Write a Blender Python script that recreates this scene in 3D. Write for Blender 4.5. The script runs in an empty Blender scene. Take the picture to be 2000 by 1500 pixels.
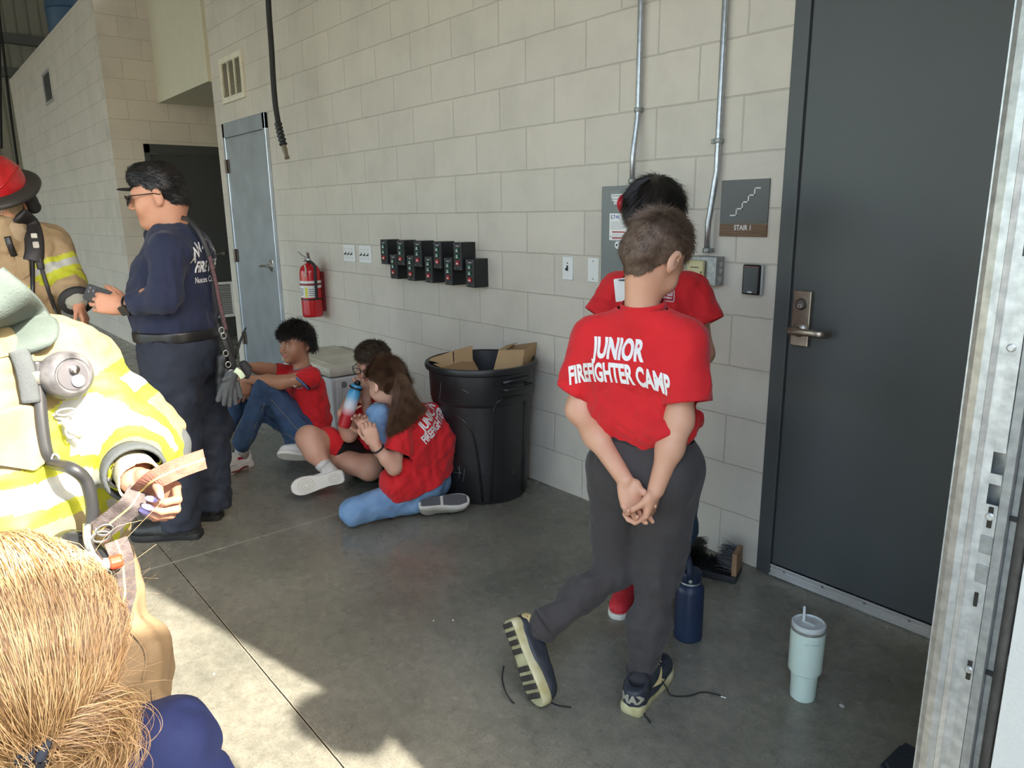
import bpy, bmesh, math, random
import numpy as np
from mathutils import Vector, Matrix
from mathutils.bvhtree import BVHTree
S = bpy.context.scene
COL = S.collection
V = np.array
# ---------------- camera ----------------
FPX, YAW, PITCH, ROLL = 1418.48, 0.875977, 0.231857, -0.0138436
CAM = V([1.82212, -2.48035, 1.41768])
_f = V([-math.sin(YAW)*math.cos(PITCH), math.cos(YAW)*math.cos(PITCH), -math.sin(PITCH)])
_r0 = V([math.cos(YAW), math.sin(YAW), 0.]); _u0 = np.cross(_r0, _f)
CR = _r0*math.cos(ROLL)+_u0*math.sin(ROLL); CU = -_r0*math.sin(ROLL)+_u0*math.cos(ROLL); CF = _f
cd = bpy.data.cameras.new('camera'); cam = bpy.data.objects.new('camera', cd); COL.objects.link(cam)
cd.sensor_width = 36; cd.lens = FPX/2000*36; cd.clip_start = 0.02; cd.clip_end = 300
cam.matrix_world = Matrix([[CR[0], CU[0], -CF[0], CAM[0]], [CR[1], CU[1], -CF[1], CAM[1]], [CR[2], CU[2], -CF[2], CAM[2]], [0, 0, 0, 1]])
S.camera = cam
# ---------------- light ----------------
w = bpy.data.worlds.new('sky'); S.world = w; w.use_nodes = True
nt = w.node_tree; bgn = nt.nodes['Background']
sk = nt.nodes.new('ShaderNodeTexSky'); sk.sky_type = 'NISHITA'; sk.sun_disc = False
SUN_EL = math.radians(37.6); SUN_AZ = math.atan2(0.228, 0.974)   # direction towards the sun in the xy plane
sk.sun_elevation = SUN_EL; sk.sun_rotation = math.pi/2-SUN_AZ; sk.air_density = 1.2; sk.dust_density = 2.5; sk.ozone_density = 1.0
nt.links.new(sk.outputs[0], bgn.inputs[0]); bgn.inputs[1].default_value = 0.72
sl = bpy.data.lights.new('sun', 'SUN'); sl.energy = 12.0; sl.angle = math.radians(0.8); sl.color = (1, .94, .84)
so = bpy.data.objects.new('sun', sl); COL.objects.link(so)
sd = Vector((math.cos(SUN_EL)*math.cos(SUN_AZ), math.cos(SUN_EL)*math.sin(SUN_AZ), math.sin(SUN_EL)))
so.rotation_euler = sd.to_track_quat('Z', 'Y').to_euler(); so.location = (8, 2, 8)
S.view_settings.view_transform = 'Standard'; S.view_settings.look = 'None'
S.view_settings.gamma = 1; S.view_settings.use_curve_mapping = False; S.view_settings.exposure = 0.72
# ---------------- placing helpers ----------------
def at(x, y, t): return CAM+t*(CF+CR*(x-1000)/FPX-CU*(y-750)/FPX)
def onfloor(x, y, z=0.):
    d = at(x, y, 1)-CAM; return CAM+d*((z-CAM[2])/d[2])
def stand(bx, by):
    """points on the upright plane through a standing spot, facing the viewer; off>0 is farther away"""
    b = V([bx, by, 0.]); n = b-CAM; n[2] = 0; L = np.linalg.norm(n); n /= L
    def q(x, y, off=0.):
        d = at(x, y, 1)-CAM; return CAM+d*((L+off)/(d@n))
    return q
def nrm(v): v = np.asarray(v, float); return v/(np.linalg.norm(v)+1e-12)
# ---------------- object helpers ----------------
def tag(o, label=None, cat=None, group=None, kind=None):
    for k, v in (('label', label), ('category', cat), ('group', group), ('kind', kind)):
        if v: o[k] = v
    return o
def empty(name, loc, label=None, cat=None, group=None, rz=0.):
    o = bpy.data.objects.new(name, None); COL.objects.link(o); o.location = Vector(loc); o.rotation_euler = (0, 0, rz)
    o.empty_display_size = .05
    return tag(o, label, cat, group)
def link(name, me, parent=None, mats=()):
    for m in mats: me.materials.append(m)
    o = bpy.data.objects.new(name, me); COL.objects.link(o)
    if parent is not None:
        o.parent = parent
        o.matrix_parent_inverse = Matrix.LocRotScale(parent.location, parent.rotation_euler, None).inverted() if parent.parent is None else Matrix()
    return o
def mesh_np(name, v, q, parent=None, mats=(), smooth=True, mi=None):
    """v (N,3) world coords, q (M,k) faces; list of face arrays allowed"""
    me = bpy.data.meshes.new(name); qs = q if isinstance(q, list) else [q]
    qs = [a for a in qs if len(a)]
    nl = sum(a.size for a in qs); nf = sum(len(a) for a in qs)
    me.vertices.add(len(v)); me.vertices.foreach_set('co', np.asarray(v, np.float32).ravel())
    me.loops.add(nl); me.loops.foreach_set('vertex_index', np.concatenate([a.ravel() for a in qs]).astype(np.int32))
    tot = np.concatenate([np.full(len(a), a.shape[1], np.int32) for a in qs])
    me.polygons.add(nf); me.polygons.foreach_set('loop_start', np.concatenate([[0], np.cumsum(tot)[:-1]]).astype(np.int32))
    me.polygons.foreach_set('use_smooth', np.full(nf, smooth))
    if mi is not None: me.polygons.foreach_set('material_index', mi.astype(np.int32))
    me.update(calc_edges=True); me.validate()
    return link(name, me, parent, mats)
class MB:
    """collects shapes in one bmesh, built as one mesh object"""
    def __init__(s): s.bm = bmesh.new(); s.mi = 0
    def _new(s, vs, fs):
        bv = [s.bm.verts.new(Vector(p)) for p in vs]
        for f in fs:
            try: fc = s.bm.faces.new([bv[i] for i in f]); fc.material_index = s.mi
            except ValueError: pass
        return bv
    def box(s, lo, hi, bev=0., M=None):
        b2 = bmesh.new(); lo = Vector(lo); hi = Vector(hi)
        bmesh.ops.create_cube(b2, size=1)
        for v in b2.verts: v.co = Vector([(lo[i]+hi[i])/2+v.co[i]*(hi[i]-lo[i]) for i in range(3)])
        if bev > 0: bmesh.ops.bevel(b2, geom=b2.edges[:]+b2.verts[:], offset=bev, segments=2, profile=.5, affect='EDGES')
        s.merge(b2, M); return s
    def merge(s, b2, M=None):
        if M is not None: bmesh.ops.transform(b2, matrix=M, verts=b2.verts)
        b2.verts.index_update()
        s._new([v.co.copy() for v in b2.verts], [[v.index for v in f.verts] for f in b2.faces]); b2.free()
    def prism(s, pts, n, h):
        """extrude polygon (3d points) along n by h"""
        k = len(pts); n = Vector(n)*h; vs = [Vector(p) for p in pts]+[Vector(p)+n for p in pts]
        fs = [list(range(k))[::-1], list(range(k, 2*k))]+[[i, (i+1) % k, k+(i+1) % k, k+i] for i in range(k)]
        s._new(vs, fs); return s
    def tube(s, pts, r, n=10, cap=True, flat=1., up=None):
        v, f = tube_np(pts, r, n, flat, up)
        fs = [list(a) for a in f]
        if cap: fs += [list(range(n))[::-1], list(range(len(v)-n, len(v)))]
        s._new(v, fs); return s
    def lathe(s, prof, c, ax=(0, 0, 1), n=32, cap=True):
        """prof [(radius, height)]"""
        ax = nrm(ax); a = nrm(np.cross(ax, V([0., 1, .3]) if abs(ax[1]) < .9 else V([1., 0, 0]))); b = np.cross(ax, a); c = V(c, float)
        vs = []; fs = []
        for (r, h) in prof:
            for i in range(n):
                t = 2*math.pi*i/n; vs.append(c+ax*h+(a*math.cos(t)+b*math.sin(t))*max(r, 1e-5))
        for j in range(len(prof)-1):
            for i in range(n): fs.append([j*n+i, j*n+(i+1) % n, (j+1)*n+(i+1) % n, (j+1)*n+i])
        if cap: fs += [list(range(n))[::-1], [(len(prof)-1)*n+i for i in range(n)]]
        s._new(vs, fs); return s
    def quad(s, *p): s._new(p, [list(range(len(p)))]); return s
    def build(s, name, mats, parent=None, smooth=None, bevel=0.):
        bmesh.ops.recalc_face_normals(s.bm, faces=s.bm.faces)
        if smooth is None: smooth = False
        me = bpy.data.meshes.new(name); s.bm.to_mesh(me); s.bm.free()
        if smooth: me.shade_smooth()
        o = link(name, me, parent, mats if isinstance(mats, (list, tuple)) else [mats])
        if bevel:
            m = o.modifiers.new('bevel', 'BEVEL'); m.width = bevel; m.segments = 2; m.limit_method = 'ANGLE'
        if smooth == 'auto':
            for p in me.polygons: p.use_smooth = True
            m = o.modifiers.new('n', 'WEIGHTED_NORMAL') if bevel else None
            me.set_sharp_from_angle(angle=math.radians(38))
        return o
def tube_np(pts, r, n=10, flat=1., up=None):
    pts = np.asarray(pts, float); m = len(pts); r = np.broadcast_to(np.asarray(r, float), (m,))
    t = np.gradient(pts, axis=0); t /= np.linalg.norm(t, axis=1)[:, None]+1e-12
    u = V(up, float) if up is not None else (V([0., 0, 1]) if abs(t[0][2]) < .9 else V([1., 0, 0]))
    vs = []
    for i in range(m):
        a = u-t[i]*(u@t[i]); a = nrm(a)
        if up is None: u = a
        b = np.cross(t[i], a); th = np.arange(n)*2*math.pi/n
        vs.append(pts[i]+r[i]*(np.cos(th)[:, None]*b+flat*np.sin(th)[:, None]*a))
    f = [[j*n+i, j*n+(i+1) % n, (j+1)*n+(i+1) % n, (j+1)*n+i] for j in range(m-1) for i in range(n)]
    return np.concatenate(vs), np.array(f)
def spline(pts, n=8):
    """Catmull-Rom through points"""
    p = np.asarray(pts, float); q = np.vstack([2*p[0]-p[1], p, 2*p[-1]-p[-2]]); out = []
    for i in range(1, len(q)-2):
        for k in range(n):
            t = k/n; a, b, c, d = q[i-1:i+3]
            out.append(.5*((2*b)+(c-a)*t+(2*a-5*b+4*c-d)*t*t+(3*b-a-3*c+d)*t**3))
    out.append(p[-1]); return np.array(out)
# ---------------- materials ----------------
def mat(name, col, rough=.7, metal=0., var=0., vscale=8., bump=0., bscale=60., bstretch=(1, 1, 1), spec=None, sheen=0., col2=None, sss=0., wave=None, coat=0., dist=.003, detail=3., wrinkle=0.):
    m = bpy.data.materials.new(name); m.use_nodes = True; nt = m.node_tree; b = nt.nodes['Principled BSDF']
    b.inputs['Base Color'].default_value = (*col, 1); b.inputs['Roughness'].default_value = rough; b.inputs['Metallic'].default_value = metal
    if spec is not None: b.inputs['Specular IOR Level'].default_value = spec
    if sheen: b.inputs['Sheen Weight'].default_value = sheen
    if coat: b.inputs['Coat Weight'].default_value = coat
    if sss:
        b.inputs['Subsurface Weight'].default_value = sss; b.inputs['Subsurface Radius'].default_value = (1, .35, .2); b.inputs['Subsurface Scale'].default_value = .01
    g = nt.nodes.new('ShaderNodeTexCoord')
    if var or col2:
        n = nt.nodes.new('ShaderNodeTexNoise'); n.inputs['Scale'].default_value = vscale; n.inputs['Detail'].default_value = 5
        nt.links.new(g.outputs['Object'], n.inputs['Vector'])
        c = nt.nodes.new('ShaderNodeValToRGB'); c.color_ramp.elements[0].position = .32; c.color_ramp.elements[1].position = .68
        k2 = col2 or tuple(min(1, v*(1+var)) for v in col); k1 = col if col2 else tuple(v*(1-var) for v in col)
        c.color_ramp.elements[0].color = (*k1, 1); c.color_ramp.elements[1].color = (*k2, 1)
        nt.links.new(n.outputs[0], c.inputs[0]); nt.links.new(c.outputs[0], b.inputs['Base Color'])
    if bump:
        mp = nt.nodes.new('ShaderNodeMapping'); mp.inputs['Scale'].default_value = bstretch
        nt.links.new(g.outputs['Object'], mp.inputs[0])
        n2 = nt.nodes.new('ShaderNodeTexNoise'); n2.inputs['Scale'].default_value = bscale; n2.inputs['Detail'].default_value = detail
        nt.links.new(mp.outputs[0], n2.inputs['Vector'])
        bp = nt.nodes.new('ShaderNodeBump'); bp.inputs['Strength'].default_value = bump; bp.inputs['Distance'].default_value = dist
        nt.links.new(n2.outputs[0], bp.inputs['Height']); nt.links.new(bp.outputs[0], b.inputs['Normal'])
        if wrinkle:
            n5 = nt.nodes.new('ShaderNodeTexNoise'); n5.inputs['Scale'].default_value = 7; n5.inputs['Detail'].default_value = 2.5; n5.inputs['Distortion'].default_value = 1.6
            try: n5.noise_type = 'RIDGED_MULTIFRACTAL'
            except Exception: pass
            nt.links.new(g.outputs['Object'], n5.inputs['Vector']); b5 = nt.nodes.new('ShaderNodeBump'); b5.inputs['Strength'].default_value = wrinkle; b5.inputs['Distance'].default_value = .012
            nt.links.new(n5.outputs[0], b5.inputs['Height']); nt.links.new(bp.outputs[0], b5.inputs['Normal']); nt.links.new(b5.outputs[0], b.inputs['Normal'])
    return m
def rgb(r, g, b): return tuple((c/255/12.92 if c/255 <= .04045 else ((c/255+.055)/1.055)**2.4) for c in (r, g, b))
# ---------------- signed-distance modelling ----------------
def cap_(a, b, ra, rb=None, k=None): return ('c', V(a, float), V(b, float), ra, ra if rb is None else rb, k, 1)
def ell(c, rad, R=None, k=None): return ('e', V(c, float), V(rad, float), R, None, k, 1)
def kap(a, b, ra, rb=None, k=None, n=None): return ('k', V(a, float), V(b, float), ra, ra if rb is None else rb, k, 1, nrm(V(b, float)-V(a, float)) if n is None else nrm(n))   # tube open at b
def neg(p, k=None): return p[:5]+(k, -1)
def basis(z, x=None):
    """rotation matrix (columns x,y,z) with given z axis"""
    z = nrm(z); x = V([1., 0, 0]) if x is None else V(x, float)
    x = nrm(x-z*(x@z)); return np.stack([x, np.cross(z, x), z], 1)
def _dist(p, P):
    if p[0] == 'k':
        return -smin(-_dist(('c',)+p[1:7], P), -((P-p[2].astype(P.dtype))@p[7].astype(P.dtype)), .006)
    if p[0] == 'c':
        a, b, ra, rb = p[1:5]; ba = b-a; L = ba@ba+1e-12
        h = np.clip(((P-a)@ba)/L, 0, 1); d = P-a-h[..., None]*ba
        return np.sqrt((d*d).sum(-1))-(ra+(rb-ra)*h)
    if p[0] == 'e':
        q = P-p[1]
        if p[3] is not None: q = q@p[3]
        r = p[2].astype(P.dtype); k0 = np.sqrt(((q/r)**2).sum(-1)); k1 = np.sqrt(((q/(r*r))**2).sum(-1))+1e-9
        return k0*(k0-1)/k1
def _bounds(p):
    if p[0] in 'ck': return np.minimum(p[1]-p[3], p[2]-p[4]), np.maximum(p[1]+p[3], p[2]+p[4])
    R = p[3] if p[3] is not None else np.eye(3); e = np.sqrt((R*R)@(p[2]**2)); return p[1]-e, p[1]+e
def smin(a, b, k):
    h = np.maximum(k-np.abs(a-b), 0)/k; return np.minimum(a, b)-h*h*k*.25
def sdf(prims, h=.006, k=.02, disp=None, cuts=(), pad=.0):
    """prims list; cuts: (point, normal, round) removes the side the normal points to. returns verts, quads"""
    pos = [p for p in prims if p[6] > 0]; B = [_bounds(p) for p in pos]
    lo = np.min([b[0] for b in B], 0)-3*h-pad-.01; hi = np.max([b[1] for b in B], 0)+3*h+pad+.01
    n = np.ceil((hi-lo)/h).astype(int)+1; F = np.full(n, .3, np.float32)
    ax = [lo[i]+h*np.arange(n[i]) for i in range(3)]
    for p in prims:
        kk = p[5] or k; bl, bh = _bounds(p); m = kk+3*h+pad
        i0 = np.clip(np.floor((bl-m-lo)/h).astype(int), 0, n); i1 = np.clip(np.ceil((bh+m-lo)/h).astype(int)+1, 0, n)
        if np.any(i1 <= i0): continue
        sl = tuple(slice(a, b) for a, b in zip(i0, i1))
        P = np.stack(np.meshgrid(*[ax[i][sl[i]] for i in range(3)], indexing='ij'), -1).astype(np.float32)
        d = _dist(p, P).astype(np.float32)
        F[sl] = smin(F[sl], d, kk) if p[6] > 0 else -smin(-F[sl], d, kk)
    need = np.abs(F) < .04
    idx = np.nonzero(need); P = np.stack([ax[i][idx[i]] for i in range(3)], -1)
    if disp is not None: F[idx] += disp(P).astype(np.float32)
    if len(cuts):
        G = np.stack(np.meshgrid(*ax, indexing='ij'), -1).astype(np.float32)
        for c in cuts:
            d = (G-V(c[0], np.float32))@V(nrm(c[1]), np.float32)
            F = -smin(-F, -d, c[2] if len(c) > 2 else .004)
    return snets(F, lo, h)
def snets(F, lo, h):
    s = F < 0; c = np.zeros(tuple(np.array(F.shape)-1), np.int8)
    offs = [(i, j, k) for i in (0, 1) for j in (0, 1) for k in (0, 1)]
    sh = F.shape
    for o in offs: c += s[o[0]:sh[0]-1+o[0], o[1]:sh[1]-1+o[1], o[2]:sh[2]-1+o[2]]
    act = (c > 0) & (c < 8); cells = np.argwhere(act)
    ids = np.full(act.shape, -1, np.int32); ids[act] = np.arange(len(cells))
    pos = np.zeros((len(cells), 3)); cnt = np.zeros(len(cells))
    for a in offs:
        for d in range(3):
            if a[d]: continue
            b = list(a); b[d] = 1
            fa = F[tuple((cells+a).T)]; fb = F[tuple((cells+b).T)]; m = (fa < 0) != (fb < 0)
            t = np.where(m, fa/np.where(m, fa-fb, 1), 0); q = np.array(a, float)+0*pos; q[:, d] += t
            pos[m] += q[m]; cnt[m] += 1
    v = lo+h*(cells+pos/cnt[:, None]); faces = []
    for d in range(3):
        e1, e2 = [(1, 2), (2, 0), (0, 1)][d]
        sa = [slice(1, sh[i]-1) for i in range(3)]; sb = list(sa); sa[d] = slice(0, sh[d]-1); sb[d] = slice(1, sh[d])
        A = s[tuple(sa)]; Bm = s[tuple(sb)]; ch = A != Bm; e = np.argwhere(ch); flip = A[ch]
        off = np.array([1, 1, 1]); off[d] = 0; e = e+off
        u = np.zeros(3, int); u[e1] = 1; w_ = np.zeros(3, int); w_[e2] = 1
        q = np.stack([ids[tuple((e-u-w_).T)], ids[tuple((e-w_).T)], ids[tuple(e.T)], ids[tuple((e-u).T)]], 1)
        q[~flip] = q[~flip][:, ::-1]; faces.append(q)
    return v, np.concatenate(faces)
def join_np(parts):
    vs = []; fs = []; n = 0
    for v, f in parts: vs.append(v); fs.append(f+n); n += len(v)
    return np.concatenate(vs), np.concatenate(fs)
def folds(seed, amp, freq, axis=None, stretch=.25, n=6):
    """cloth folds: crease-like ridges, elongated along axis"""
    rg = np.random.RandomState(seed); K = []
    ax = nrm(axis) if axis is not None else None
    for i in range(n):
        d = nrm(rg.randn(3))
        if ax is not None: d = nrm((d-ax*(d@ax))+ax*(d@ax)*stretch)
        K.append((d*freq*rg.uniform(.6, 1.5), rg.uniform(0, 6.28), rg.uniform(.5, 1), nrm(rg.randn(3))*freq*.5, rg.uniform(0, 6.28)))
    def f(P):
        o = 0
        for k, ph, a, k2, p2 in K:
            w_ = np.sin(P@k+ph+1.3*np.sin(P@k2+p2)); o = o+a*(w_*np.abs(w_)**.5*.6-.4*np.abs(np.sin(.5*(P@k)+p2)))
        return -o*amp/math.sqrt(n)*1.2
    return f
def smooth_noise(seed, amp, freq): return folds(seed, amp, freq)
def strands(v, q, dens, flow, length, rad, segs=4, seed=0, jit=.3, lift=.25, grav=0., mask=None, taper=.3):
    """thin tubes growing from a surface (v,q quads). flow(P)->comb direction. returns verts, faces"""
    rg = np.random.RandomState(seed); a, b, c, d = [v[q[:, i]] for i in range(4)]
    nn = np.cross(c-a, d-b); ar = np.linalg.norm(nn, axis=1); nn /= ar[:, None]+1e-12; ar *= .5
    if mask is not None: ar = ar*mask((a+c)/2)
    N = dens; fi = rg.choice(len(q), N, p=ar/ar.sum()); u, w_ = rg.rand(N, 1), rg.rand(N, 1)
    P = a[fi]*(1-u)*(1-w_)+b[fi]*u*(1-w_)+c[fi]*u*w_+d[fi]*(1-u)*w_; nrml = nn[fi]
    L = length*(1+.35*rg.randn(N, 1).clip(-1.5, 1.5)); D = flow(P); D = D-nrml*(D*nrml).sum(1, keepdims=True)
    D /= np.linalg.norm(D, axis=1)[:, None]+1e-9
    D = D+jit*rg.randn(N, 3); D += nrml*lift; D /= np.linalg.norm(D, axis=1)[:, None]
    pts = [P-nrml*.001]
    for i in range(segs):
        D = D-nrml*(.5*lift/segs)+V([0, 0, -grav]); D /= np.linalg.norm(D, axis=1)[:, None]; pts.append(pts[-1]+D*L/segs)
    pts = np.stack(pts, 1)
    return ribbons(pts, rad, rg, taper)
def ribbons(pts, rad, rg=None, taper=.3):
    """pts (N,m,3) -> three-sided tapering tubes"""
    N, m, _ = pts.shape; t = np.gradient(pts, axis=1); t /= np.linalg.norm(t, axis=2)[..., None]+1e-9
    a = np.cross(t, V([.3, .5, .81])); a /= np.linalg.norm(a, axis=2)[..., None]+1e-9; b = np.cross(t, a)
    r = rad*np.linspace(1, taper, m)[None, :, None]; vs = []
    for k in range(3): vs.append(pts+r*(a*math.cos(k*2.094)+b*math.sin(k*2.094)))
    v = np.stack(vs, 2).reshape(-1, 3); base = (np.arange(N)*m*3)[:, None, None, None]; j = (np.arange(m-1)*3)[None, :, None, None]
    k = np.arange(3)[None, None, :]; k2 = (k+1) % 3
    f = np.stack([k, k2, k2+3, k+3], -1)+base+j
    return v, f.reshape(-1, 4)
# ---------------- lettering ----------------
def glyph_mesh(txt, size, xs=1., bold=0., font_shear=0.):
    cu = bpy.data.curves.new('t', 'FONT'); cu.body = txt; cu.size = size; cu.align_x = 'CENTER'; cu.align_y = 'CENTER'; cu.offset = bold; cu.shear = font_shear; cu.resolution_u = 4
    o = bpy.data.objects.new('t', cu); COL.objects.link(o); dg = bpy.context.evaluated_depsgraph_get(); dg.update()
    me = bpy.data.meshes.new_from_object(o.evaluated_get(dg)); bpy.data.objects.remove(o); bpy.data.curves.remove(cu)
    b = bmesh.new(); b.from_mesh(me); bpy.data.meshes.remove(me)
    for v in b.verts: v.co.x *= xs
    return b
def letters(name, rows, c, right, up, mats, parent, surf=None, lift=.0012, sub=.012, arc=0., reach=.12, mirror=False):
    """rows [(text, size, xscale, bold, dx, dy)] laid in a frame; surf (v,q) wraps them on a surface"""
    right = nrm(right); up = nrm(V(up)-right*(V(up)@right)); n = np.cross(right, up); c = V(c, float)
    B = bmesh.new(); allv = []; allf = []
    bvh = BVHTree.FromPolygons([Vector(p) for p in surf[0]], [list(map(int, f)) for f in surf[1]]) if surf is not None else None
    for i, row in enumerate(rows):
        txt, size, xs, bold, dx, dy = row[:6]; arc_ = row[6] if len(row) > 6 else 0.
        b = glyph_mesh(txt, size, xs, bold, row[7] if len(row) > 7 else 0.)
        bmesh.ops.triangulate(b, faces=b.faces)
        if bvh:
            for _ in range(3):
                es = [e for e in b.edges if e.calc_length() > sub]
                if not es: break
                bmesh.ops.subdivide_edges(b, edges=es, cuts=1); bmesh.ops.triangulate(b, faces=b.faces)
        b.verts.index_update(); base = len(allv); ok = []
        for v in b.verts:
            x, y = v.co.x+dx, v.co.y+dy
            if arc_: y -= arc_*(x*x)
            p = c+right*x+up*y; good = True
            if bvh:
                h = bvh.ray_cast(Vector(p+n*reach), Vector(-n), reach*2.2)
                if h[0] is None: good = False
                else: p = V(h[0])+V(h[1])*0+n*lift
            else: p = p+n*lift
            ok.append(good); allv.append(p)
        for f in b.faces:
            ix = [v.index for v in f.verts]
            if all(ok[j] for j in ix):
                ps = [allv[base+j] for j in ix]
                if max(abs((ps[0]-q)@n) for q in ps) < .03: allf.append([base+j for j in ix])
        b.free()
    return mesh_np(name, np.array(allv), np.array(allf), parent, mats, smooth=False)
# ================= materials of the setting =================
def wallmat(name, ax, off=(0, 0), c1=rgb(212, 204, 191), c2=rgb(206, 199, 187), jc=rgb(192, 185, 173), bs=1., m_=.0045):
    m = bpy.data.materials.new(name); m.use_nodes = True; nt = m.node_tree; L = nt.links.new; N = nt.nodes.new; b = nt.nodes['Principled BSDF']
    g = N('ShaderNodeNewGeometry'); sp = N('ShaderNodeSeparateXYZ'); L(g.outputs['Position'], sp.inputs[0])
    cb = N('ShaderNodeCombineXYZ'); ad = N('ShaderNodeMath'); ad.operation = 'ADD'; ad.inputs[1].default_value = off[0]+81.28
    L(sp.outputs[ax], ad.inputs[0]); a2 = N('ShaderNodeMath'); a2.operation = 'ADD'; a2.inputs[1].default_value = off[1]+.8128; L(sp.outputs[2], a2.inputs[0])
    L(ad.outputs[0], cb.inputs[0]); L(a2.outputs[0], cb.inputs[1])
    nz = N('ShaderNodeTexNoise'); nz.inputs['Scale'].default_value = 14; nz.inputs['Detail'].default_value = 3; L(g.outputs['Position'], nz.inputs['Vector'])
    mv = N('ShaderNodeVectorMath'); mv.operation = 'MULTIPLY_ADD'; mv.inputs[1].default_value = (.006, .006, 0); L(nz.outputs['Color'], mv.inputs[0]); L(cb.outputs[0], mv.inputs[2])
    br = N('ShaderNodeTexBrick'); L(mv.outputs[0], br.inputs['Vector'])
    br.inputs['Scale'].default_value = 1; br.inputs['Brick Width'].default_value = .4064; br.inputs['Row Height'].default_value = .2032
    br.inputs['Mortar Size'].default_value = m_; br.inputs['Mortar Smooth'].default_value = .7; br.offset = .5; br.squash = 1
    br.inputs['Color1'].default_value = (*c1, 1); br.inputs['Color2'].default_value = (*c2, 1); br.inputs['Mortar'].default_value = (*jc, 1)
    # faint scuffs and dirt, heavier close to the floor
    n2 = N('ShaderNodeTexNoise'); n2.inputs['Scale'].default_value = 3.2; n2.inputs['Detail'].default_value = 8; n2.inputs['Roughness'].default_value = .65; L(g.outputs['Position'], n2.inputs['Vector'])
    r2 = N('ShaderNodeValToRGB'); r2.color_ramp.elements[0].position = .45; r2.color_ramp.elements[1].position = .75
    r2.color_ramp.elements[0].color = (1, 1, 1, 1); r2.color_ramp.elements[1].color = (.86, .86, .86, 1); L(n2.outputs[0], r2.inputs[0])
    mx = N('ShaderNodeMix'); mx.data_type = 'RGBA'; mx.blend_type = 'MULTIPLY'; mx.inputs[0].default_value = 1; L(br.outputs['Color'], mx.inputs[6]); L(r2.outputs[0], mx.inputs[7])
    L(mx.outputs[2], b.inputs['Base Color']); b.inputs['Roughness'].default_value = .5; b.inputs['Specular IOR Level'].default_value = .4
    n3 = N('ShaderNodeTexNoise'); n3.inputs['Scale'].default_value = 90; n3.inputs['Detail'].default_value = 4; L(g.outputs['Position'], n3.inputs['Vector'])
    n4 = N('ShaderNodeTexNoise'); n4.inputs['Scale'].default_value = 420; n4.inputs['Detail'].default_value = 2; L(g.outputs['Position'], n4.inputs['Vector'])
    h1 = N('ShaderNodeMath'); h1.operation = 'MULTIPLY'; h1.inputs[1].default_value = -1.0; L(br.outputs['Fac'], h1.inputs[0])
    h2 = N('ShaderNodeMath'); h2.operation = 'MULTIPLY_ADD'; h2.inputs[1].default_value = .35; L(n3.outputs[0], h2.inputs[0]); L(h1.outputs[0], h2.inputs[2])
    h3 = N('ShaderNodeMath'); h3.operation = 'MULTIPLY_ADD'; h3.inputs[1].default_value = .15; L(n4.outputs[0], h3.inputs[0]); L(h2.outputs[0], h3.inputs[2])
    bp = N('ShaderNodeBump'); bp.inputs['Strength'].default_value = .6*bs; bp.inputs['Distance'].default_value = .004; L(h3.outputs[0], bp.inputs['Height']); L(bp.outputs[0], b.inputs['Normal'])
    return m
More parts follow.
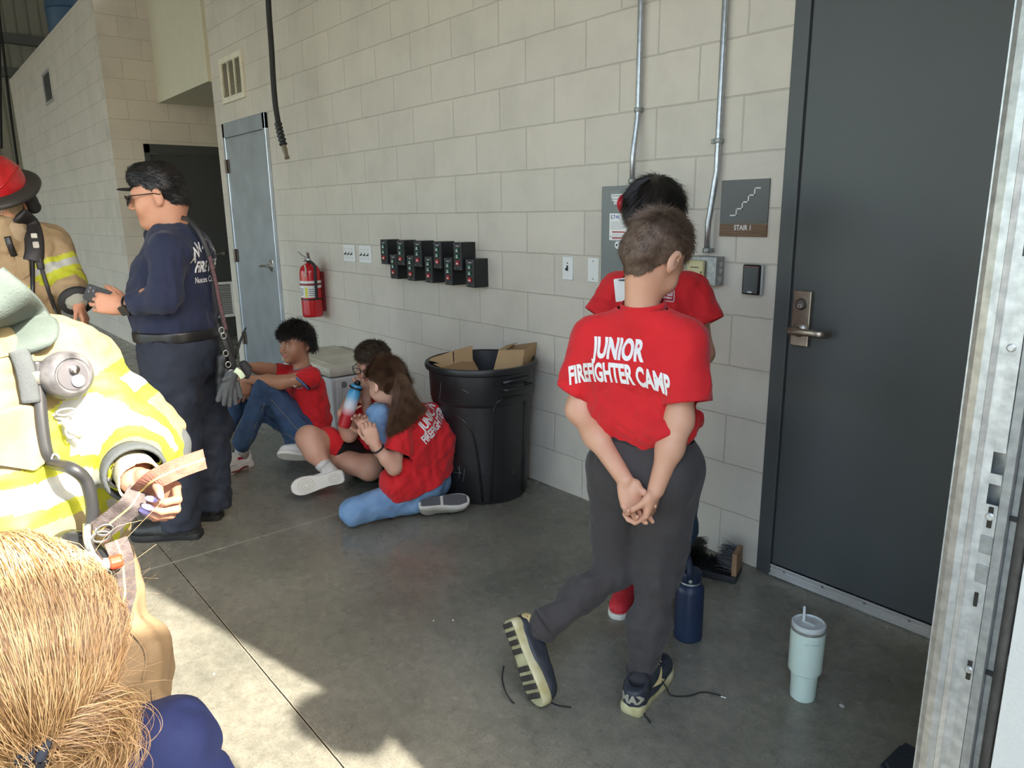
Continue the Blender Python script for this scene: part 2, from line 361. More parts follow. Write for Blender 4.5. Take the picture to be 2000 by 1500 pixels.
def floormat():
    m = bpy.data.materials.new('polished_concrete'); m.use_nodes = True; nt = m.node_tree; L = nt.links.new; N = nt.nodes.new; b = nt.nodes['Principled BSDF']
    g = N('ShaderNodeNewGeometry'); P = g.outputs['Position']
    def noise(s, d=6, r=.6):
        n = N('ShaderNodeTexNoise'); n.inputs['Scale'].default_value = s; n.inputs['Detail'].default_value = d; n.inputs['Roughness'].default_value = r; L(P, n.inputs['Vector']); return n.outputs[0]
    def ramp(x, p0, c0, p1, c1):
        r = N('ShaderNodeValToRGB'); e = r.color_ramp.elements; e[0].position = p0; e[1].position = p1; e[0].color = (*c0, 1); e[1].color = (*c1, 1); L(x, r.inputs[0]); return r.outputs[0]
    def mul(a, c, f=1.):
        x = N('ShaderNodeMix'); x.data_type = 'RGBA'; x.blend_type = 'MULTIPLY'; x.inputs[0].default_value = f; L(a, x.inputs[6]); L(c, x.inputs[7]); return x.outputs[2]
    base = ramp(noise(1.6, 7), .33, rgb(116, 114, 104), .68, rgb(147, 143, 130))
    c = mul(base, ramp(noise(24, 9, .75), .35, (.72, .72, .7), .62, (1.08, 1.08, 1.05)))
    c = mul(c, ramp(noise(150, 3), .3, (.8, .8, .8), .6, (1.08, 1.08, 1.08)))
    c = mul(c, ramp(noise(5.5, 8, .8), .56, (1, 1, 1), .74, (.84, .83, .8)))
    sp = N('ShaderNodeSeparateXYZ'); L(P, sp.inputs[0]); nw = noise(40, 4)
    def band(axis, pos, wd, amp):
        a = N('ShaderNodeMath'); a.operation = 'MULTIPLY_ADD'; L(nw, a.inputs[0]); a.inputs[1].default_value = amp; L(sp.outputs[axis], a.inputs[2])
        d = N('ShaderNodeMath'); d.operation = 'ADD'; L(a.outputs[0], d.inputs[0]); d.inputs[1].default_value = -pos-amp*.5
        e = N('ShaderNodeMath'); e.operation = 'PINGPONG'; L(d.outputs[0], e.inputs[0]); e.inputs[1].default_value = 2.706
        k = N('ShaderNodeMath'); k.operation = 'LESS_THAN'; L(e.outputs[0], k.inputs[0]); k.inputs[1].default_value = wd; return k.outputs[0]
    def over(base_, fac, col):
        x = N('ShaderNodeMix'); x.data_type = 'RGBA'; L(fac, x.inputs[0]); L(base_, x.inputs[6]); x.inputs[7].default_value = (*col, 1); return x.outputs[2]
    c = over(c, band(1, -1.787, .0042, .004), rgb(168, 160, 138)); c = over(c, band(1, -1.787, .0024, .003), rgb(44, 40, 33))
    c = over(c, band(0, -1.262, .0034, .002), rgb(190, 186, 172))
    L(c, b.inputs['Base Color'])
    L(ramp(noise(7, 6), .3, (.17,)*3, .75, (.4,)*3), b.inputs['Roughness']); b.inputs['Specular IOR Level'].default_value = .5
    bp = N('ShaderNodeBump'); bp.inputs['Strength'].default_value = .05; bp.inputs['Distance'].default_value = .001; L(noise(60, 5), bp.inputs['Height']); L(bp.outputs[0], b.inputs['Normal'])
    return m
def galv(name, c1, c2, rough=.42, metal=.75, vs=55.):
    return mat(name, c1, rough, metal, col2=c2, vscale=vs, bump=.25, bscale=140, dist=.001)
M = {}
M['wall_x'] = wallmat('painted_block_wall', 0)
M['wall_left'] = wallmat('painted_block_side', 0, off=(7.05, 0))
M['wall_back'] = wallmat('painted_block_back', 1, off=(.54, 0))
M['floor'] = floormat()
M['door'] = mat('dark_door_paint', rgb(74, 77, 78), .42, var=.05, vscale=2, bump=.06, bscale=150)
M['door2'] = mat('dark_back_door_paint', rgb(58, 60, 60), .5)
M['galv'] = galv('galvanized_steel', (.42, .43, .42), (.62, .63, .61))
M['galv_d'] = galv('galvanized_dull', (.28, .29, .28), (.4, .41, .4), .5, .7)
M['conduit'] = galv('conduit_steel', (.42, .44, .46), (.55, .57, .6), .35, .85)
M['steel'] = mat('brushed_steel', (.5, .49, .46), .28, 1., var=.1, vscale=30, bump=.1, bscale=200, bstretch=(1, 1, .05))
M['white'] = mat('white_plastic', (.8, .8, .78), .4)
M['black'] = mat('black_plastic', (.012, .012, .013), .4)
M['blackm'] = mat('black_rubber', (.02, .02, .021), .7)
M['joint'] = mat('joint_dark', rgb(48, 45, 38), .9)
M['jointl'] = mat('joint_light', rgb(176, 170, 150), .8)
# ================= structure =================
XR = 1.545; WT = 4.6   # inside face of the front wall; ceiling height
fl = MB(); fl.box((-40, -60, -.2), (60, 50, 0)); o = fl.build('floor', M['floor']); tag(o, kind='structure')
def structbox(name, lo, hi, m, extra=()):
    b = MB(); b.box(lo, hi)
    for e in extra: b.box(*e)
    return tag(b.build(name, m), kind='structure')
DX0, DX1, DZ = .385, 1.44, 2.18     # near door opening incl. frame
structbox('wall_right', (-5.4, 0, 0), (DX0, .2, 7.6), M['wall_x'], [((DX0, 0, DZ), (DX1, .2, 7.6)), ((DX1, 0, 0), (XR, .2, 7.6))])
BX = -7.05; BY = -.54
structbox('wall_back', (BX-.2, BY, 0), (BX, -.235, 3.70), M['wall_back'], [((BX-.2, -.235, 2.195), (BX, 1.6, 3.70)), ((BX-.2, .93, 0), (BX, 1.6, 2.195))])
structbox('wall_left', (-13.6, BY, 0), (BX-.2, BY+.2, 3.70), M['wall_left'])
structbox('wall_recess', (BX, 1.4, 0), (-5.2, 1.6, 3.7), M['wall_x'], [((-5.4, .2, 0), (-5.2, 1.4, 3.7))])
structbox('wall_soffit', (BX+.001, -.03, 2.625), (-5.401, 1.2, 3.9), mat('soffit_paint', rgb(206, 201, 178), .6, var=.02))
M['corr'] = mat('ribbed_metal_wall', rgb(158, 158, 144), .5, .1)
b = MB()
yy = -19.
while yy < 4:
    b.box((-21.05, yy, 0), (-21, yy+.21, 9)); b.box((-21.09, yy+.21, 0), (-21.03, yy+.26, 9)); yy += .26
tag(b.build('wall_far', M['corr']), kind='structure')
structbox('ceiling', (-21, -19, 7.6), (XR+.25, 4, 7.7), mat('ceiling_paint', rgb(190, 188, 178), .8))
structbox('wall_opposite', (-21, -14.2, 5.2), (XR+.25, -14, 7.6), mat('opposite_wall_paint', rgb(196, 192, 178), .7), [((x_, -14.2, 0), (x_+.5, -14, 5.2)) for x_ in (-21, -16.5, -12, -7.5, -3, 1.25)])
structbox('wall_upper', (-21, 1.6, 0), (-5.4, 1.8, 7.6), M['wall_x'])
HH = 3.25
stucco = mat('white_stucco', rgb(214, 214, 208), .8, bump=.5, bscale=120, dist=.004)
ext = []; JY = -1.25
for (a, c) in ((-6.4, -5.3), (-11.4, -10.4), (-19, -15.6)): ext.append(((XR, a, 0), (XR+.25, c, HH)))
ext.append(((XR, -19, HH), (XR+.25, 4, 7.6)))
structbox('wall_front', (XR, JY, 0), (XR+.25, 4, HH), stucco, ext)
# ================= doors =================
# near grey door
fr = empty('door_1', (DX0, 0, 0)); fr['kind'] = 'structure'
b = MB(); fw = .058
for (x0, x1) in ((DX0, DX0+fw), (DX1-fw, DX1)):
    b.box((x0, -.012, 0), (x1, .2, DZ), .003)
b.box((DX0, -.012, DZ-.05), (DX1, .2, DZ), .003); b.build('door_frame', M['door'], fr)
b = MB(); b.box((DX0+fw+.004, -.002, .012), (DX1-fw-.004, .043, DZ-.053), .002); slab = b.build('door_panel', M['door'], fr)
b = MB()   # rain sweep along the foot
xa, xb = DX0+fw+.004, DX1-fw-.004
b.box((xa, -.012, .012), (xb, -.002, .05)); b.box((xa, -.018, .043), (xb, -.002, .05)); b.box((xa, -.022, .006), (xb, -.002, .014)); b.box((xa, -.016, .026), (xb, -.002, .031))
b.build('door_sweep', mat('sweep_aluminium', (.62, .6, .58), .38, .6, var=.08), fr, bevel=.001)
for i in range(6): b = MB(); b.lathe([(.004, 0), (.005, .003), (.003, .006)], (xa+.06+i*.155, -.013, .037), (0, -1, 0), 10); b.build('screw', M['galv_d'], fr)
# lock plate, cylinder, lever
hs = mat('worn_nickel', (.36, .31, .26), .32, .95, var=.15, vscale=40)
lk = MB(); lx = .497; lk.box((lx-.034, -.022, .932), (lx+.034, -.002, 1.132), .003); lkp = lk.build('lock_plate', hs, fr)
b = MB(); b.lathe([(.021, 0), (.021, .006), (.017, .012), (.016, .013), (.0155, .011), (.001, .011)], (lx, -.022, 1.085), (0, -1, 0), 28); b.build('lock_cylinder', mat('dull_cylinder', (.2, .19, .18), .35, .9), lkp)
b = MB(); b.lathe([(.0085, 0), (.0085, .002)], (lx, -.033, 1.079), (0, -1, 0), 18); b.build('key_core', mat('bright_core', (.6, .58, .54), .3, .9), lkp)
b = MB(); b.box((lx-.0012, -.036, 1.072), (lx+.0012, -.035, 1.082)); b.build('key_slot', M['black'], lkp)
b = MB(); b.lathe([(.026, 0), (.026, .006), (.02, .011), (.0125, .013), (.0125, .05)], (lx, -.022, .992), (0, -1, 0), 24)
pts = spline([(lx-.018, -.068, .992), (lx+.01, -.07, .992), (lx+.06, -.07, .992), (lx+.092, -.066, .99), (lx+.108, -.052, .989), (lx+.112, -.02, .989)], 6)
b.tube(pts, .0125, 12, flat=.45, up=(0, -1, 0)); b.box((lx-.02, -.072, .977), (lx+.018, -.06, 1.007), .006)
b.build('lever_handle', hs, fr, smooth='auto')
# dark door in the recess
fr = empty('door_2', (BX, -.235, 0)); fr['kind'] = 'structure'
b = MB(); b.box((BX-.02, -.235, 0), (BX+.02, -.175, 2.195)); b.box((BX-.02, -.235, 2.1), (BX+.02, .93, 2.195)); b.box((BX-.02, .87, 0), (BX+.02, .93, 2.195)); b.build('door_frame', mat('frame_paint', rgb(66, 68, 68), .45), fr, bevel=.003)
b = MB(); b.box((BX-.06, -.17, .01), (BX-.012, .866, 2.095)); b.build('door_panel', M['door2'], fr, bevel=.002)
b = MB()
b.box((BX-.012, .2, .24), (BX+.008, .58, .27)); b.box((BX-.012, .2, .63), (BX+.008, .58, .66)); b.box((BX-.012, .2, .27), (BX+.008, .235, .63)); b.box((BX-.012, .545, .27), (BX+.008, .58, .63))
lv = b.build('louvre_frame', M['white'], fr, bevel=.003)
b = MB()
for i in range(17): z = .278+i*.021; b.prism([(BX-.01, .235, z), (BX+.004, .235, z-.009), (BX+.004, .235, z-.006), (BX-.01, .235, z+.003)], (0, 1, 0), .31)
b.build('louvre_slats', mat('louvre_grey', (.5, .5, .48), .5), lv)
b = MB(); b.lathe([(.02, 0), (.02, .01), (.009, .014), (.009, .05)], (BX-.01, .5, .99), (1, 0, 0), 14); b.tube([(BX+.035, .5, .99), (BX+.04, .4, .99)], .009, 8); b.build('lever_handle', M['steel'], fr)
# steel closet door on the long wall
fr = empty('door_3', (-5.18, 0, 0)); fr['kind'] = 'structure'
sx0, sx1, sz = -5.18, -4.19, 2.232
mir = mat('satin_steel_sheet', (.56, .62, .70), .34, .8, var=.1, vscale=5, bump=.12, bscale=60, bstretch=(1, 1, .3))
b = MB(); b.box((sx0, -.03, 0), (sx0+.05, .0, sz)); b.box((sx1-.05, -.03, 0), (sx1, .0, sz)); b.box((sx0, -.03, sz-.125), (sx1, 0, sz)); b.build('door_frame', mir, fr, bevel=.004)
b = MB(); b.box((sx0+.056, -.024, .012), (sx1-.056, .0, sz-.133)); b.build('door_panel', mir, fr, bevel=.003)
for z in (1.86, 1.06, .28):
    b = MB(); b.lathe([(.012, -.06), (.012, .06)], (sx0+.05, -.04, z), (0, 0, 1), 12); b.box((sx0+.045, -.031, z-.06), (sx0+.1, -.027, z+.06)); b.build('hinge', mat('hinge_bronze', (.16, .13, .11), .45, .8), fr)
b = MB(); b.lathe([(.034, 0), (.034, .012), (.014, .016), (.014, .05)], (sx1-.12, -.028, 1.0), (0, -1, 0), 20); b.tube([(sx1-.12, -.07, 1.0), (sx1-.2, -.075, 1.0), (sx1-.26, -.07, .995)], .0105, 10); b.box((sx1-.15, -.03, .95), (sx1-.085, -.024, 1.05), .003)
b.build('lever_handle', M['steel'], fr, smooth='auto')
# ================= wall-hung things =================
def grille(name, o, u, nv, W, H, label, slats, cols, ml, mb_, fwd=.03, d=.02):
    """o lower-left corner on wall, u along, nv outwards"""
    o, u, nv = V(o, float), V(u, float), V(nv, float); z = V([0, 0, 1.])
    r = empty(name, o, label, 'vent')
    def bx(b, a0, a1, z0, z1, d0, d1): b.prism([o+u*a0+z*z0+nv*d0, o+u*a1+z*z0+nv*d0, o+u*a1+z*z1+nv*d0, o+u*a0+z*z1+nv*d0], nv, d1-d0)
    b = MB(); t = fwd; bx(b, 0, W, 0, t, 0, d); bx(b, 0, W, H-t, H, 0, d); bx(b, 0, t, t, H-t, 0, d); bx(b, W-t, W, t, H-t, 0, d)
    for i in range(1, cols): x = t+(W-2*t)*i/cols; bx(b, x-.007, x+.007, t, H-t, 0, d-.002)
    b.build('frame', ml, r, bevel=.002)
    b = MB(); bx(b, t, W-t, t, H-t, .001, .002); b.build('backing', mb_, r)
    b = MB(); hh = (H-2*t)/slats
    for i in range(slats):
        z0 = t+i*hh; b.prism([o+u*t+z*(z0+hh*.75)+nv*.003, o+u*t+z*(z0+hh*.1)+nv*(d-.004), o+u*t+z*(z0+hh*.2)+nv*(d-.003), o+u*t+z*(z0+hh*.95)+nv*.003], u, W-2*t)
    b.build('slats', ml, r)
cream = mat('cream_enamel', rgb(226, 220, 200), .45, var=.08, vscale=15)
grille('wall_vent', (-5.125, 0, 2.394), (1, 0, 0), (0, -1, 0), .535, .372, 'cream louvred air vent with three columns above the steel closet door', 26, 3, cream, mat('vent_dust', (.18, .16, .12), .9), .045)
grille('wall_vent', (-10.45, BY, 2.94), (1, 0, 0), (0, -1, 0), .62, .40, 'silver louvred air vent high on the far side block wall', 17, 1, mat('alu_vent', (.6, .6, .6), .35, .6), M['black'], .03)
def box_at(lo, hi, bev=.003): b = MB(); b.box(lo, hi, bev); return b
def screws(pts, parent, r=.004, d=.002):
    for p in pts: b = MB(); b.lathe([(r, 0), (r*.6, d)], p, (0, -1, 0), 10); b.build('screw', M['galv_d'], parent)
# three-gang switch plates
for i, (x, z, lab) in enumerate(((-2.933, 1.152, 'white three-switch wall plate nearer the fire extinguisher'), (-2.703, 1.152, 'white three-switch wall plate nearer the black control boxes'))):
    r = empty('switch_plate', (x, 0, z), lab, 'switch', 'white triple switch plates')
    box_at((x-.083, -.008, z-.06), (x+.083, 0, z+.06), .003).build('plate', M['white'], r)
    for k in (-1, 0, 1):
        b = MB(); b.box((x+k*.046-.005, -.0085, z-.012), (x+k*.046+.005, -.0078, z+.012)); s_ = b.build('switch_slot', mat('slot_grey', (.25, .25, .25), .5), r)
        b = MB(); b.prism([(x+k*.046-.0035, -.008, z-.004), (x+k*.046+.0035, -.008, z-.004), (x+k*.046+.003, -.022, z-.012), (x+k*.046-.003, -.022, z-.012)], (0, 0, 1), .007); b.build('toggle', M['black'], s_)
    screws([(x+k*.046, -.008, z+dz) for k in (-1, 0, 1) for dz in (-.03, .03)], r)
# single plates beside the grey panel
r = empty('switch_plate', (-.717, 0, 1.152), 'white key-switch wall plate left of the grey electrical panel', 'switch')
box_at((-.752, -.007, 1.097), (-.682, 0, 1.207)).build('plate', M['white'], r)
b = MB(); b.box((-.722, -.0085, 1.140), (-.712, -.0065, 1.166)); b.lathe([(.006, 0), (.006, .01)], (-.717, -.007, 1.149), (0, -1, 0), 12); b.lathe([(.0035, 0), (.0035, .001)], (-.717, -.007, 1.177), (0, -1, 0), 8); b.build('key_switch', M['black'], r)
r = empty('blank_plate', (-.55, 0, 1.152), 'blank white wall plate with two screws touching the grey electrical panel', 'wall plate')
box_at((-.583, -.006, 1.096), (-.513, 0, 1.208)).build('plate', M['white'], r)
screws([(-.548, -.006, 1.193), (-.548, -.006, 1.111)], r)
# ten door-operator stations
stat = mat('matt_black_steel', (.013, .014, .016), .35, bump=.1, bscale=80)
gcol = mat('green_button', (.01, .1, .06), .4); rcol = mat('red_button', rgb(190, 40, 48), .4); wh = mat('white_mark', (.75, .75, .72), .5)
_t = [743, 775, 808, 846, 885]; _b = [760, 793, 828, 866, 908]
words = ['first', 'second', 'third', 'fourth', 'fifth']
def wallx(px, py):
    d = at(px, py, 1)-CAM; return (CAM+d*(-CAM[1]/d[1]))
proto = None
for row, (xs_, zt) in enumerate(((_t, 1.262), (_b, 1.176))):
    for k, px in enumerate(xs_):
        # front-left edge stands .09 out from the wall
        d = at(px, 490, 1)-CAM; X = (CAM+d*((-.095-CAM[1])/d[1]))[0]
        lab = '%s black door control box from the left in the %s row on the long wall' % (words[k], ('upper', 'lower')[row])
        if proto is None:
            x0, z0, z1 = X, zt-.155, zt
            proto = empty('door_control_box', (x0, 0, z0), lab, 'control box', 'black door control boxes')
            box_at((x0, -.092, z0), (x0+.082, 0, z1), .003).build('housing', stat, proto)
            box_at((x0+.003, -.095, z0+.003), (x0+.079, -.092, z1-.003), .001).build('face_plate', stat, proto)
            for j, (dz, mm) in enumerate(((.112, gcol), (.079, gcol), (.042, rcol))):
                bt = box_at((x0+.026, -.101, z0+dz-.011), (x0+.056, -.095, z0+dz+.011), .002).build('button', mm, proto)
                b = MB()
                if j < 2: b.box((x0+.032, -.1016, z0+dz-.009), (x0+.050, -.101, z0+dz-.003)); s = 1 if j == 0 else -1; b.prism([(x0+.034, -.101, z0+dz+.003-.003*s), (x0+.048, -.101, z0+dz+.003-.003*s), (x0+.041, -.101, z0+dz+.003+.005*s)], (0, -1, 0), .0006)
                else: b.box((x0+.033, -.1016, z0+dz-.007), (x0+.049, -.101, z0+dz+.001))
                b.build('button_mark', wh, bt)
            b = MB(); b.box((x0+.025, -.0956, z0+.132), (x0+.056, -.095, z0+.137)); b.build('name_strip', mat('strip_silver', (.5, .5, .5), .4), proto)
            screws([(x0+.012, -.095, z1-.012), (x0+.068, -.095, z1-.012), (x0+.012, -.095, z0+.012), (x0+.068, -.095, z0+.012)], proto, .0035)
        else:
            c = proto.copy(); COL.objects.link(c); c.location = (X, 0, zt-.155); c['label'] = lab
            for ch in list(proto.children):
                d_ = ch.copy(); COL.objects.link(d_); d_.parent = c; d_.matrix_parent_inverse = ch.matrix_parent_inverse.copy()
                for g_ in ch.children: e_ = g_.copy(); COL.objects.link(e_); e_.parent = d_; e_.matrix_parent_inverse = g_.matrix_parent_inverse.copy()
# grey electrical panel
px0, px1, pz0, pz1 = -.417, -.062, .93, 1.521
r = empty('electrical_panel', (px0, 0, pz0), 'tall grey steel electrical panel with warning labels on the block wall', 'panel')
gp = mat('panel_grey', rgb(122, 127, 125), .4)
box_at((px0, -.095, pz0), (px1, 0, pz1), .004).build('cabinet', gp, r)
box_at((px0+.012, -.099, pz0+.012), (px1-.012, -.095, pz1-.012), .002).build('panel_door', gp, r)
paper = mat('label_paper', (.82, .82, .8), .6); ink = mat('label_ink', (.03, .03, .04), .6); blue = mat('label_blue', rgb(20, 60, 140), .6); redi = mat('label_red', rgb(170, 30, 40), .6)
U = (1, 0, 0); Z = (0, 0, 1)
for i, (txt, z) in enumerate((('Heater Disconnect', 1.481), ('Breaker# 32,34', 1.467), ('Panel C', 1.453))):
    w_ = (.062, .052, .03)[i]; b = MB(); b.box((-.325-w_*.5, -.1002, z-.007), (-.325+w_*.5, -.099, z+.007)); l_ = b.build('label_strip', paper, r)
    letters('lettering', [(txt, .0115, .62, .0, 0, 0)], (-.325, -.1002, z), U, Z, [ink], l_, lift=.0004)
b = MB(); b.box((-.363, -.1001, 1.296), (-.265, -.099, 1.408)); l_ = b.build('warning_label', paper, r)
letters('brand_lettering', [('E.T•N', .022, .9, .0005, 0, 0)], (-.331, -.1001, 1.392), U, Z, [blue], l_, lift=.0004)
b = MB()
for i in range(7): b.box((-.357, -.1004, 1.372-i*.005), (-.357+.085*(.7+.3*math.sin(i*2.1)**2), -.1001, 1.3735-i*.005))
for i in range(8): b.box((-.347, -.1004, 1.322-i*.0045), (-.27, -.1001, 1.3232-i*.0045))
b.box((-.358, -.1004, 1.306), (-.353, -.1001, 1.316)); b.build('fine_print', mat('print_grey', (.35, .36, .36), .6), l_)
b = MB(); b.box((-.347, -.1005, 1.328), (-.27, -.1001, 1.333)); b.box((-.347, -.1005, 1.303), (-.27, -.1001, 1.308)); b.build('red_bands', redi, l_)
b = MB(); b.lathe([(.016, 0), (.016, .003), (.009, .004), (.009, .008)], (-.313, -.099, 1.276), (0, -1, 0), 20); k_ = b.build('door_latch', paper, r)
b = MB(); b.lathe([(.0045, 0), (.0045, .001)], (-.313, -.107, 1.276), (0, -1, 0), 10); b.build('latch_hole', M['black'], k_)
# conduits
def conduit(label, pts, straps, rad=.0115, end=None):
    r = empty('conduit', pts[0], label, 'conduit')
    b = MB(); b.tube(pts, rad, 14); b.build('pipe', M['conduit'], r, smooth=True)
    for (p, t) in straps:
        b = MB(); b.lathe([(rad+.004, -.009), (rad+.0055, -.006), (rad+.0055, .006), (rad+.004, .009)], p, (0, 0, 1), 16); b.box((p[0]-rad-.022 if t == 's' else p[0]-rad, p[1], p[2]-.008), (p[0]+rad, -.0, p[2]+.008), .001)
        b.build('strap' if t == 's' else 'coupling', M['galv_d'], r, smooth='auto')
    return r
conduit('galvanized conduit dropping into the top of the grey electrical panel', [(-.285, -.022, 4.6), (-.285, -.022, 1.83), (-.286, -.024, 1.79), (-.286, -.042, 1.68), (-.286, -.047, 1.64), (-.286, -.047, 1.52)], [((-.285, -.022, 1.825), 'c'), ((-.286, -.047, 1.54), 'c')])
conduit('galvanized conduit running down between the panel and the stair sign', [(.115, -.02, 4.6), (.112, -.02, 1.56), (.108, -.022, 1.53), (.098, -.032, 1.40), (.094, -.034, 1.37), (.094, -.034, 1.255)], [((.112, -.02, 1.672), 's'), ((.094, -.034, 1.262), 'c')])
# outlet box
r = empty('outlet_box', (.07, 0, 1.13), 'steel outlet box with yellowed weatherproof cover below the conduit', 'electrical box')
jb = box_at((.03, -.055, 1.128), (.155, 0, 1.24), .003).build('metal_box', M['galv_d'], r)
b = MB()
for z in (1.212, 1.184, 1.155): b.lathe([(.011, 0), (.011, .0015), (.0095, .002)], (.155, -.028, z), (1, 0, 0), 16)
b.build('knockouts', M['galv'], jb)
box_at((.028, -.075, 1.13), (.108, -.055, 1.225), .009).build('cover', mat('yellowed_plastic', rgb(214, 206, 158), .4), r)
b = MB(); b.box((.048, -.0755, 1.196), (.088, -.075, 1.2)); b.lathe([(.004, 0), (.004, .001)], (.1, -.075, 1.18), (0, -1, 0), 8); b.build('cover_mark', mat('mark_brown', (.12, .1, .06), .6), r)
# stair sign
r = empty('stair_sign', (.128, 0, 1.318), 'grey stair sign with white steps above a woodgrain STAIR 1 strip', 'sign')
box_at((.128, -.008, 1.366), (.331, 0, 1.526), .001).build('sign_panel', mat('sign_grey', rgb(98, 99, 97), .5), r)
wd = mat('woodgrain', rgb(92, 66, 46), .5, col2=rgb(120, 90, 64), vscale=1)
nt = wd.node_tree
for n in nt.nodes:
    if n.type == 'TEX_NOISE':
        mp = nt.nodes.new('ShaderNodeMapping'); mp.inputs['Scale'].default_value = (8, 8, 190); nt.links.new(nt.nodes['Texture Coordinate'].outputs['Object'], mp.inputs[0]); nt.links.new(mp.outputs[0], n.inputs['Vector'])
box_at((.128, -.008, 1.317), (.331, 0, 1.3635), .001).build('wood_strip', wd, r)
b = MB(); x, z = .175, 1.3955; t = .0022
stp = [(x, z)]
for i in range(4): x += .0245; stp.append((x, z)); z += .0245*1.0; stp.append((x, z))
stp.append((x+.022, z)); stp = [(a, c) for a, c in stp]
for (a, c), (d_, e_) in zip(stp[:-1], stp[1:]): b.box((min(a, d_)-t, -.0095, min(c, e_)-t), (max(a, d_)+t, -.008, max(c, e_)+t))
b.build('step_symbol', wh, r)
letters('lettering', [('STAIR 1', .0265, .85, .0006, 0, 0)], (.2305, -.008, 1.3495), U, Z, [wh], r, lift=.0006)
# card reader
r = empty('card_reader', (.255, 0, 1.102), 'black and silver card reader below the stair sign', 'card reader')
box_at((.257, -.02, 1.1), (.335, 0, 1.216), .006).build('silver_case', mat('reader_silver', (.38, .38, .38), .4, .3), r)
fc_ = box_at((.255, -.031, 1.103), (.328, -.018, 1.216), .006).build('black_face', mat('gloss_black', (.006, .006, .007), .22), r)
b = MB(); b.box((.262, -.0316, 1.206), (.322, -.031, 1.2095)); b.build('status_bar', mat('status_red', rgb(120, 60, 64), .4), fc_)
letters('logo_lettering', [('HID', .008, 1.4, .0005, 0, 0)], (.291, -.031, 1.113), U, Z, [wh], fc_, lift=.0004)
# hanging air hose
r = empty('air_hose', (-3.7, -.12, 2.0), 'black air hose hanging from above with brass end beside the closet door', 'hose')
def onwall(px, py, off):
    d = at(px, py, 1)-CAM; return CAM+d*((off-CAM[1])/d[1])
hp = [onwall(x, y, -.25) for x, y in ((518, -400), (520, -150), (524, 0), (530, 90), (534, 160), (538, 205), (544, 243))]
b = MB(); b.tube(spline(hp, 8), .019, 12); b.build('hose', M['blackm'], r, smooth=True)
hp2 = [onwall(x, y, -.25) for x, y in ((543, 240), (548, 262), (554, 284))]
b = MB(); sp_ = spline(hp2, 8); b.tube(sp_, [.024+.006*math.sin(i*2.2) for i in range(len(sp_))], 12); b.build('spring_guard', M['black'], r, smooth=True)
hp3 = [onwall(x, y, -.25) for x, y in ((553, 281), (556, 292), (559, 302), (561, 309))]
b = MB(); b.tube(hp3, [.014, .02, .014, .019], 12); b.build('coupler', mat('old_brass', (.3, .26, .2), .45, .8), r, smooth='auto')
# fire extinguisher
ex = empty('fire_extinguisher', (-3.42, -.11, .665), 'red fire extinguisher hung on the block wall left of the switch plates', 'fire extinguisher')
er = mat('extinguisher_red', rgb(196, 28, 38), .25, coat=.3); cx_, cy_ = -3.4, -.10
b = MB(); b.lathe([(.02, .667), (.07, .665), (.076, .672), (.077, .69), (.077, 1.0), (.073, 1.022), (.06, 1.045), (.04, 1.06), (.024, 1.068), (.022, 1.08)], (cx_, cy_, 0), n=36); b.build('cylinder', er, ex, smooth='auto')
b = MB(); b.lathe([(.0785, .885), (.0785, .905)], (cx_, cy_, 0), n=36, cap=False); b.build('label_band', paper, ex, smooth=True)
b = MB(); b.lathe([(.0782, .92), (.0788, .921), (.0788, .938), (.0782, .939)], (cx_, cy_, 0), n=36, cap=False); b.build('white_band', paper, ex, smooth=True)
def arc(r_, z0, z1, a0, a1, n=14):
    b = MB(); P = [(cx_+r_*math.sin(a0+(a1-a0)*i/n), cy_-r_*math.cos(a0+(a1-a0)*i/n)) for i in range(n+1)]
    for i in range(n): b.quad((P[i][0], P[i][1], z0), (P[i+1][0], P[i+1][1], z0), (P[i+1][0], P[i+1][1], z1), (P[i][0], P[i][1], z1))
    return b
lb = arc(.0779, .815, .9, -.6, 1.7).build('instruction_label', paper, ex)
arc(.0784, .82, .895, .55, .8, 4).build('yellow_panel', mat('yellow_ink', rgb(220, 215, 60), .5), lb)
b = arc(.0786, .833, .838, -.3, .3, 5)
for z, a0, a1 in ((.845, -.1, .4), (.855, -.4, .3), (.865, -.2, .35), (.878, -.4, .45), (.83, .9, 1.5), (.845, .9, 1.45), (.86, .9, 1.5), (.875, .9, 1.4)):
    b2 = arc(.0786, z, z+.004, a0, a1, 5); me_ = bpy.data.meshes.new('x'); b2.bm.to_mesh(me_); b.bm.from_mesh(me_); bpy.data.meshes.remove(me_)
b.build('label_print', ink, lb)
b = MB(); b.lathe([(.079, .796), (.080, .797), (.080, .806), (.079, .807)], (cx_, cy_, 0), n=36, cap=False); b.build('dark_strap', M['black'], ex)
b = MB(); b.lathe([(.079, .906), (.082, .907), (.082, .919), (.079, .92)], (cx_, cy_, 0), n=36, cap=False); b.box((cx_-.085, cy_-.02, .904), (cx_-.07, cy_+.01, .921), .002); b.build('bracket_strap', mat('bracket_red', rgb(130, 18, 26), .4), ex)
b = MB(); p3 = [(.0783, .742, -.55), (.0783, .775, -.55), (.0783, .758, .1)]; b.quad(*[(cx_+r_*math.sin(a), cy_-r_*math.cos(a), z) for r_, z, a in p3]); b.build('inspection_mark', wh, ex)
b = MB(); b.lathe([(.016, 1.075), (.018, 1.09), (.014, 1.105)], (cx_, cy_, 0), n=16); b.lathe([(.014, 0), (.014, .014)], (cx_-.02, cy_-.02, 1.09), (-.8, -.6, .1), 16)
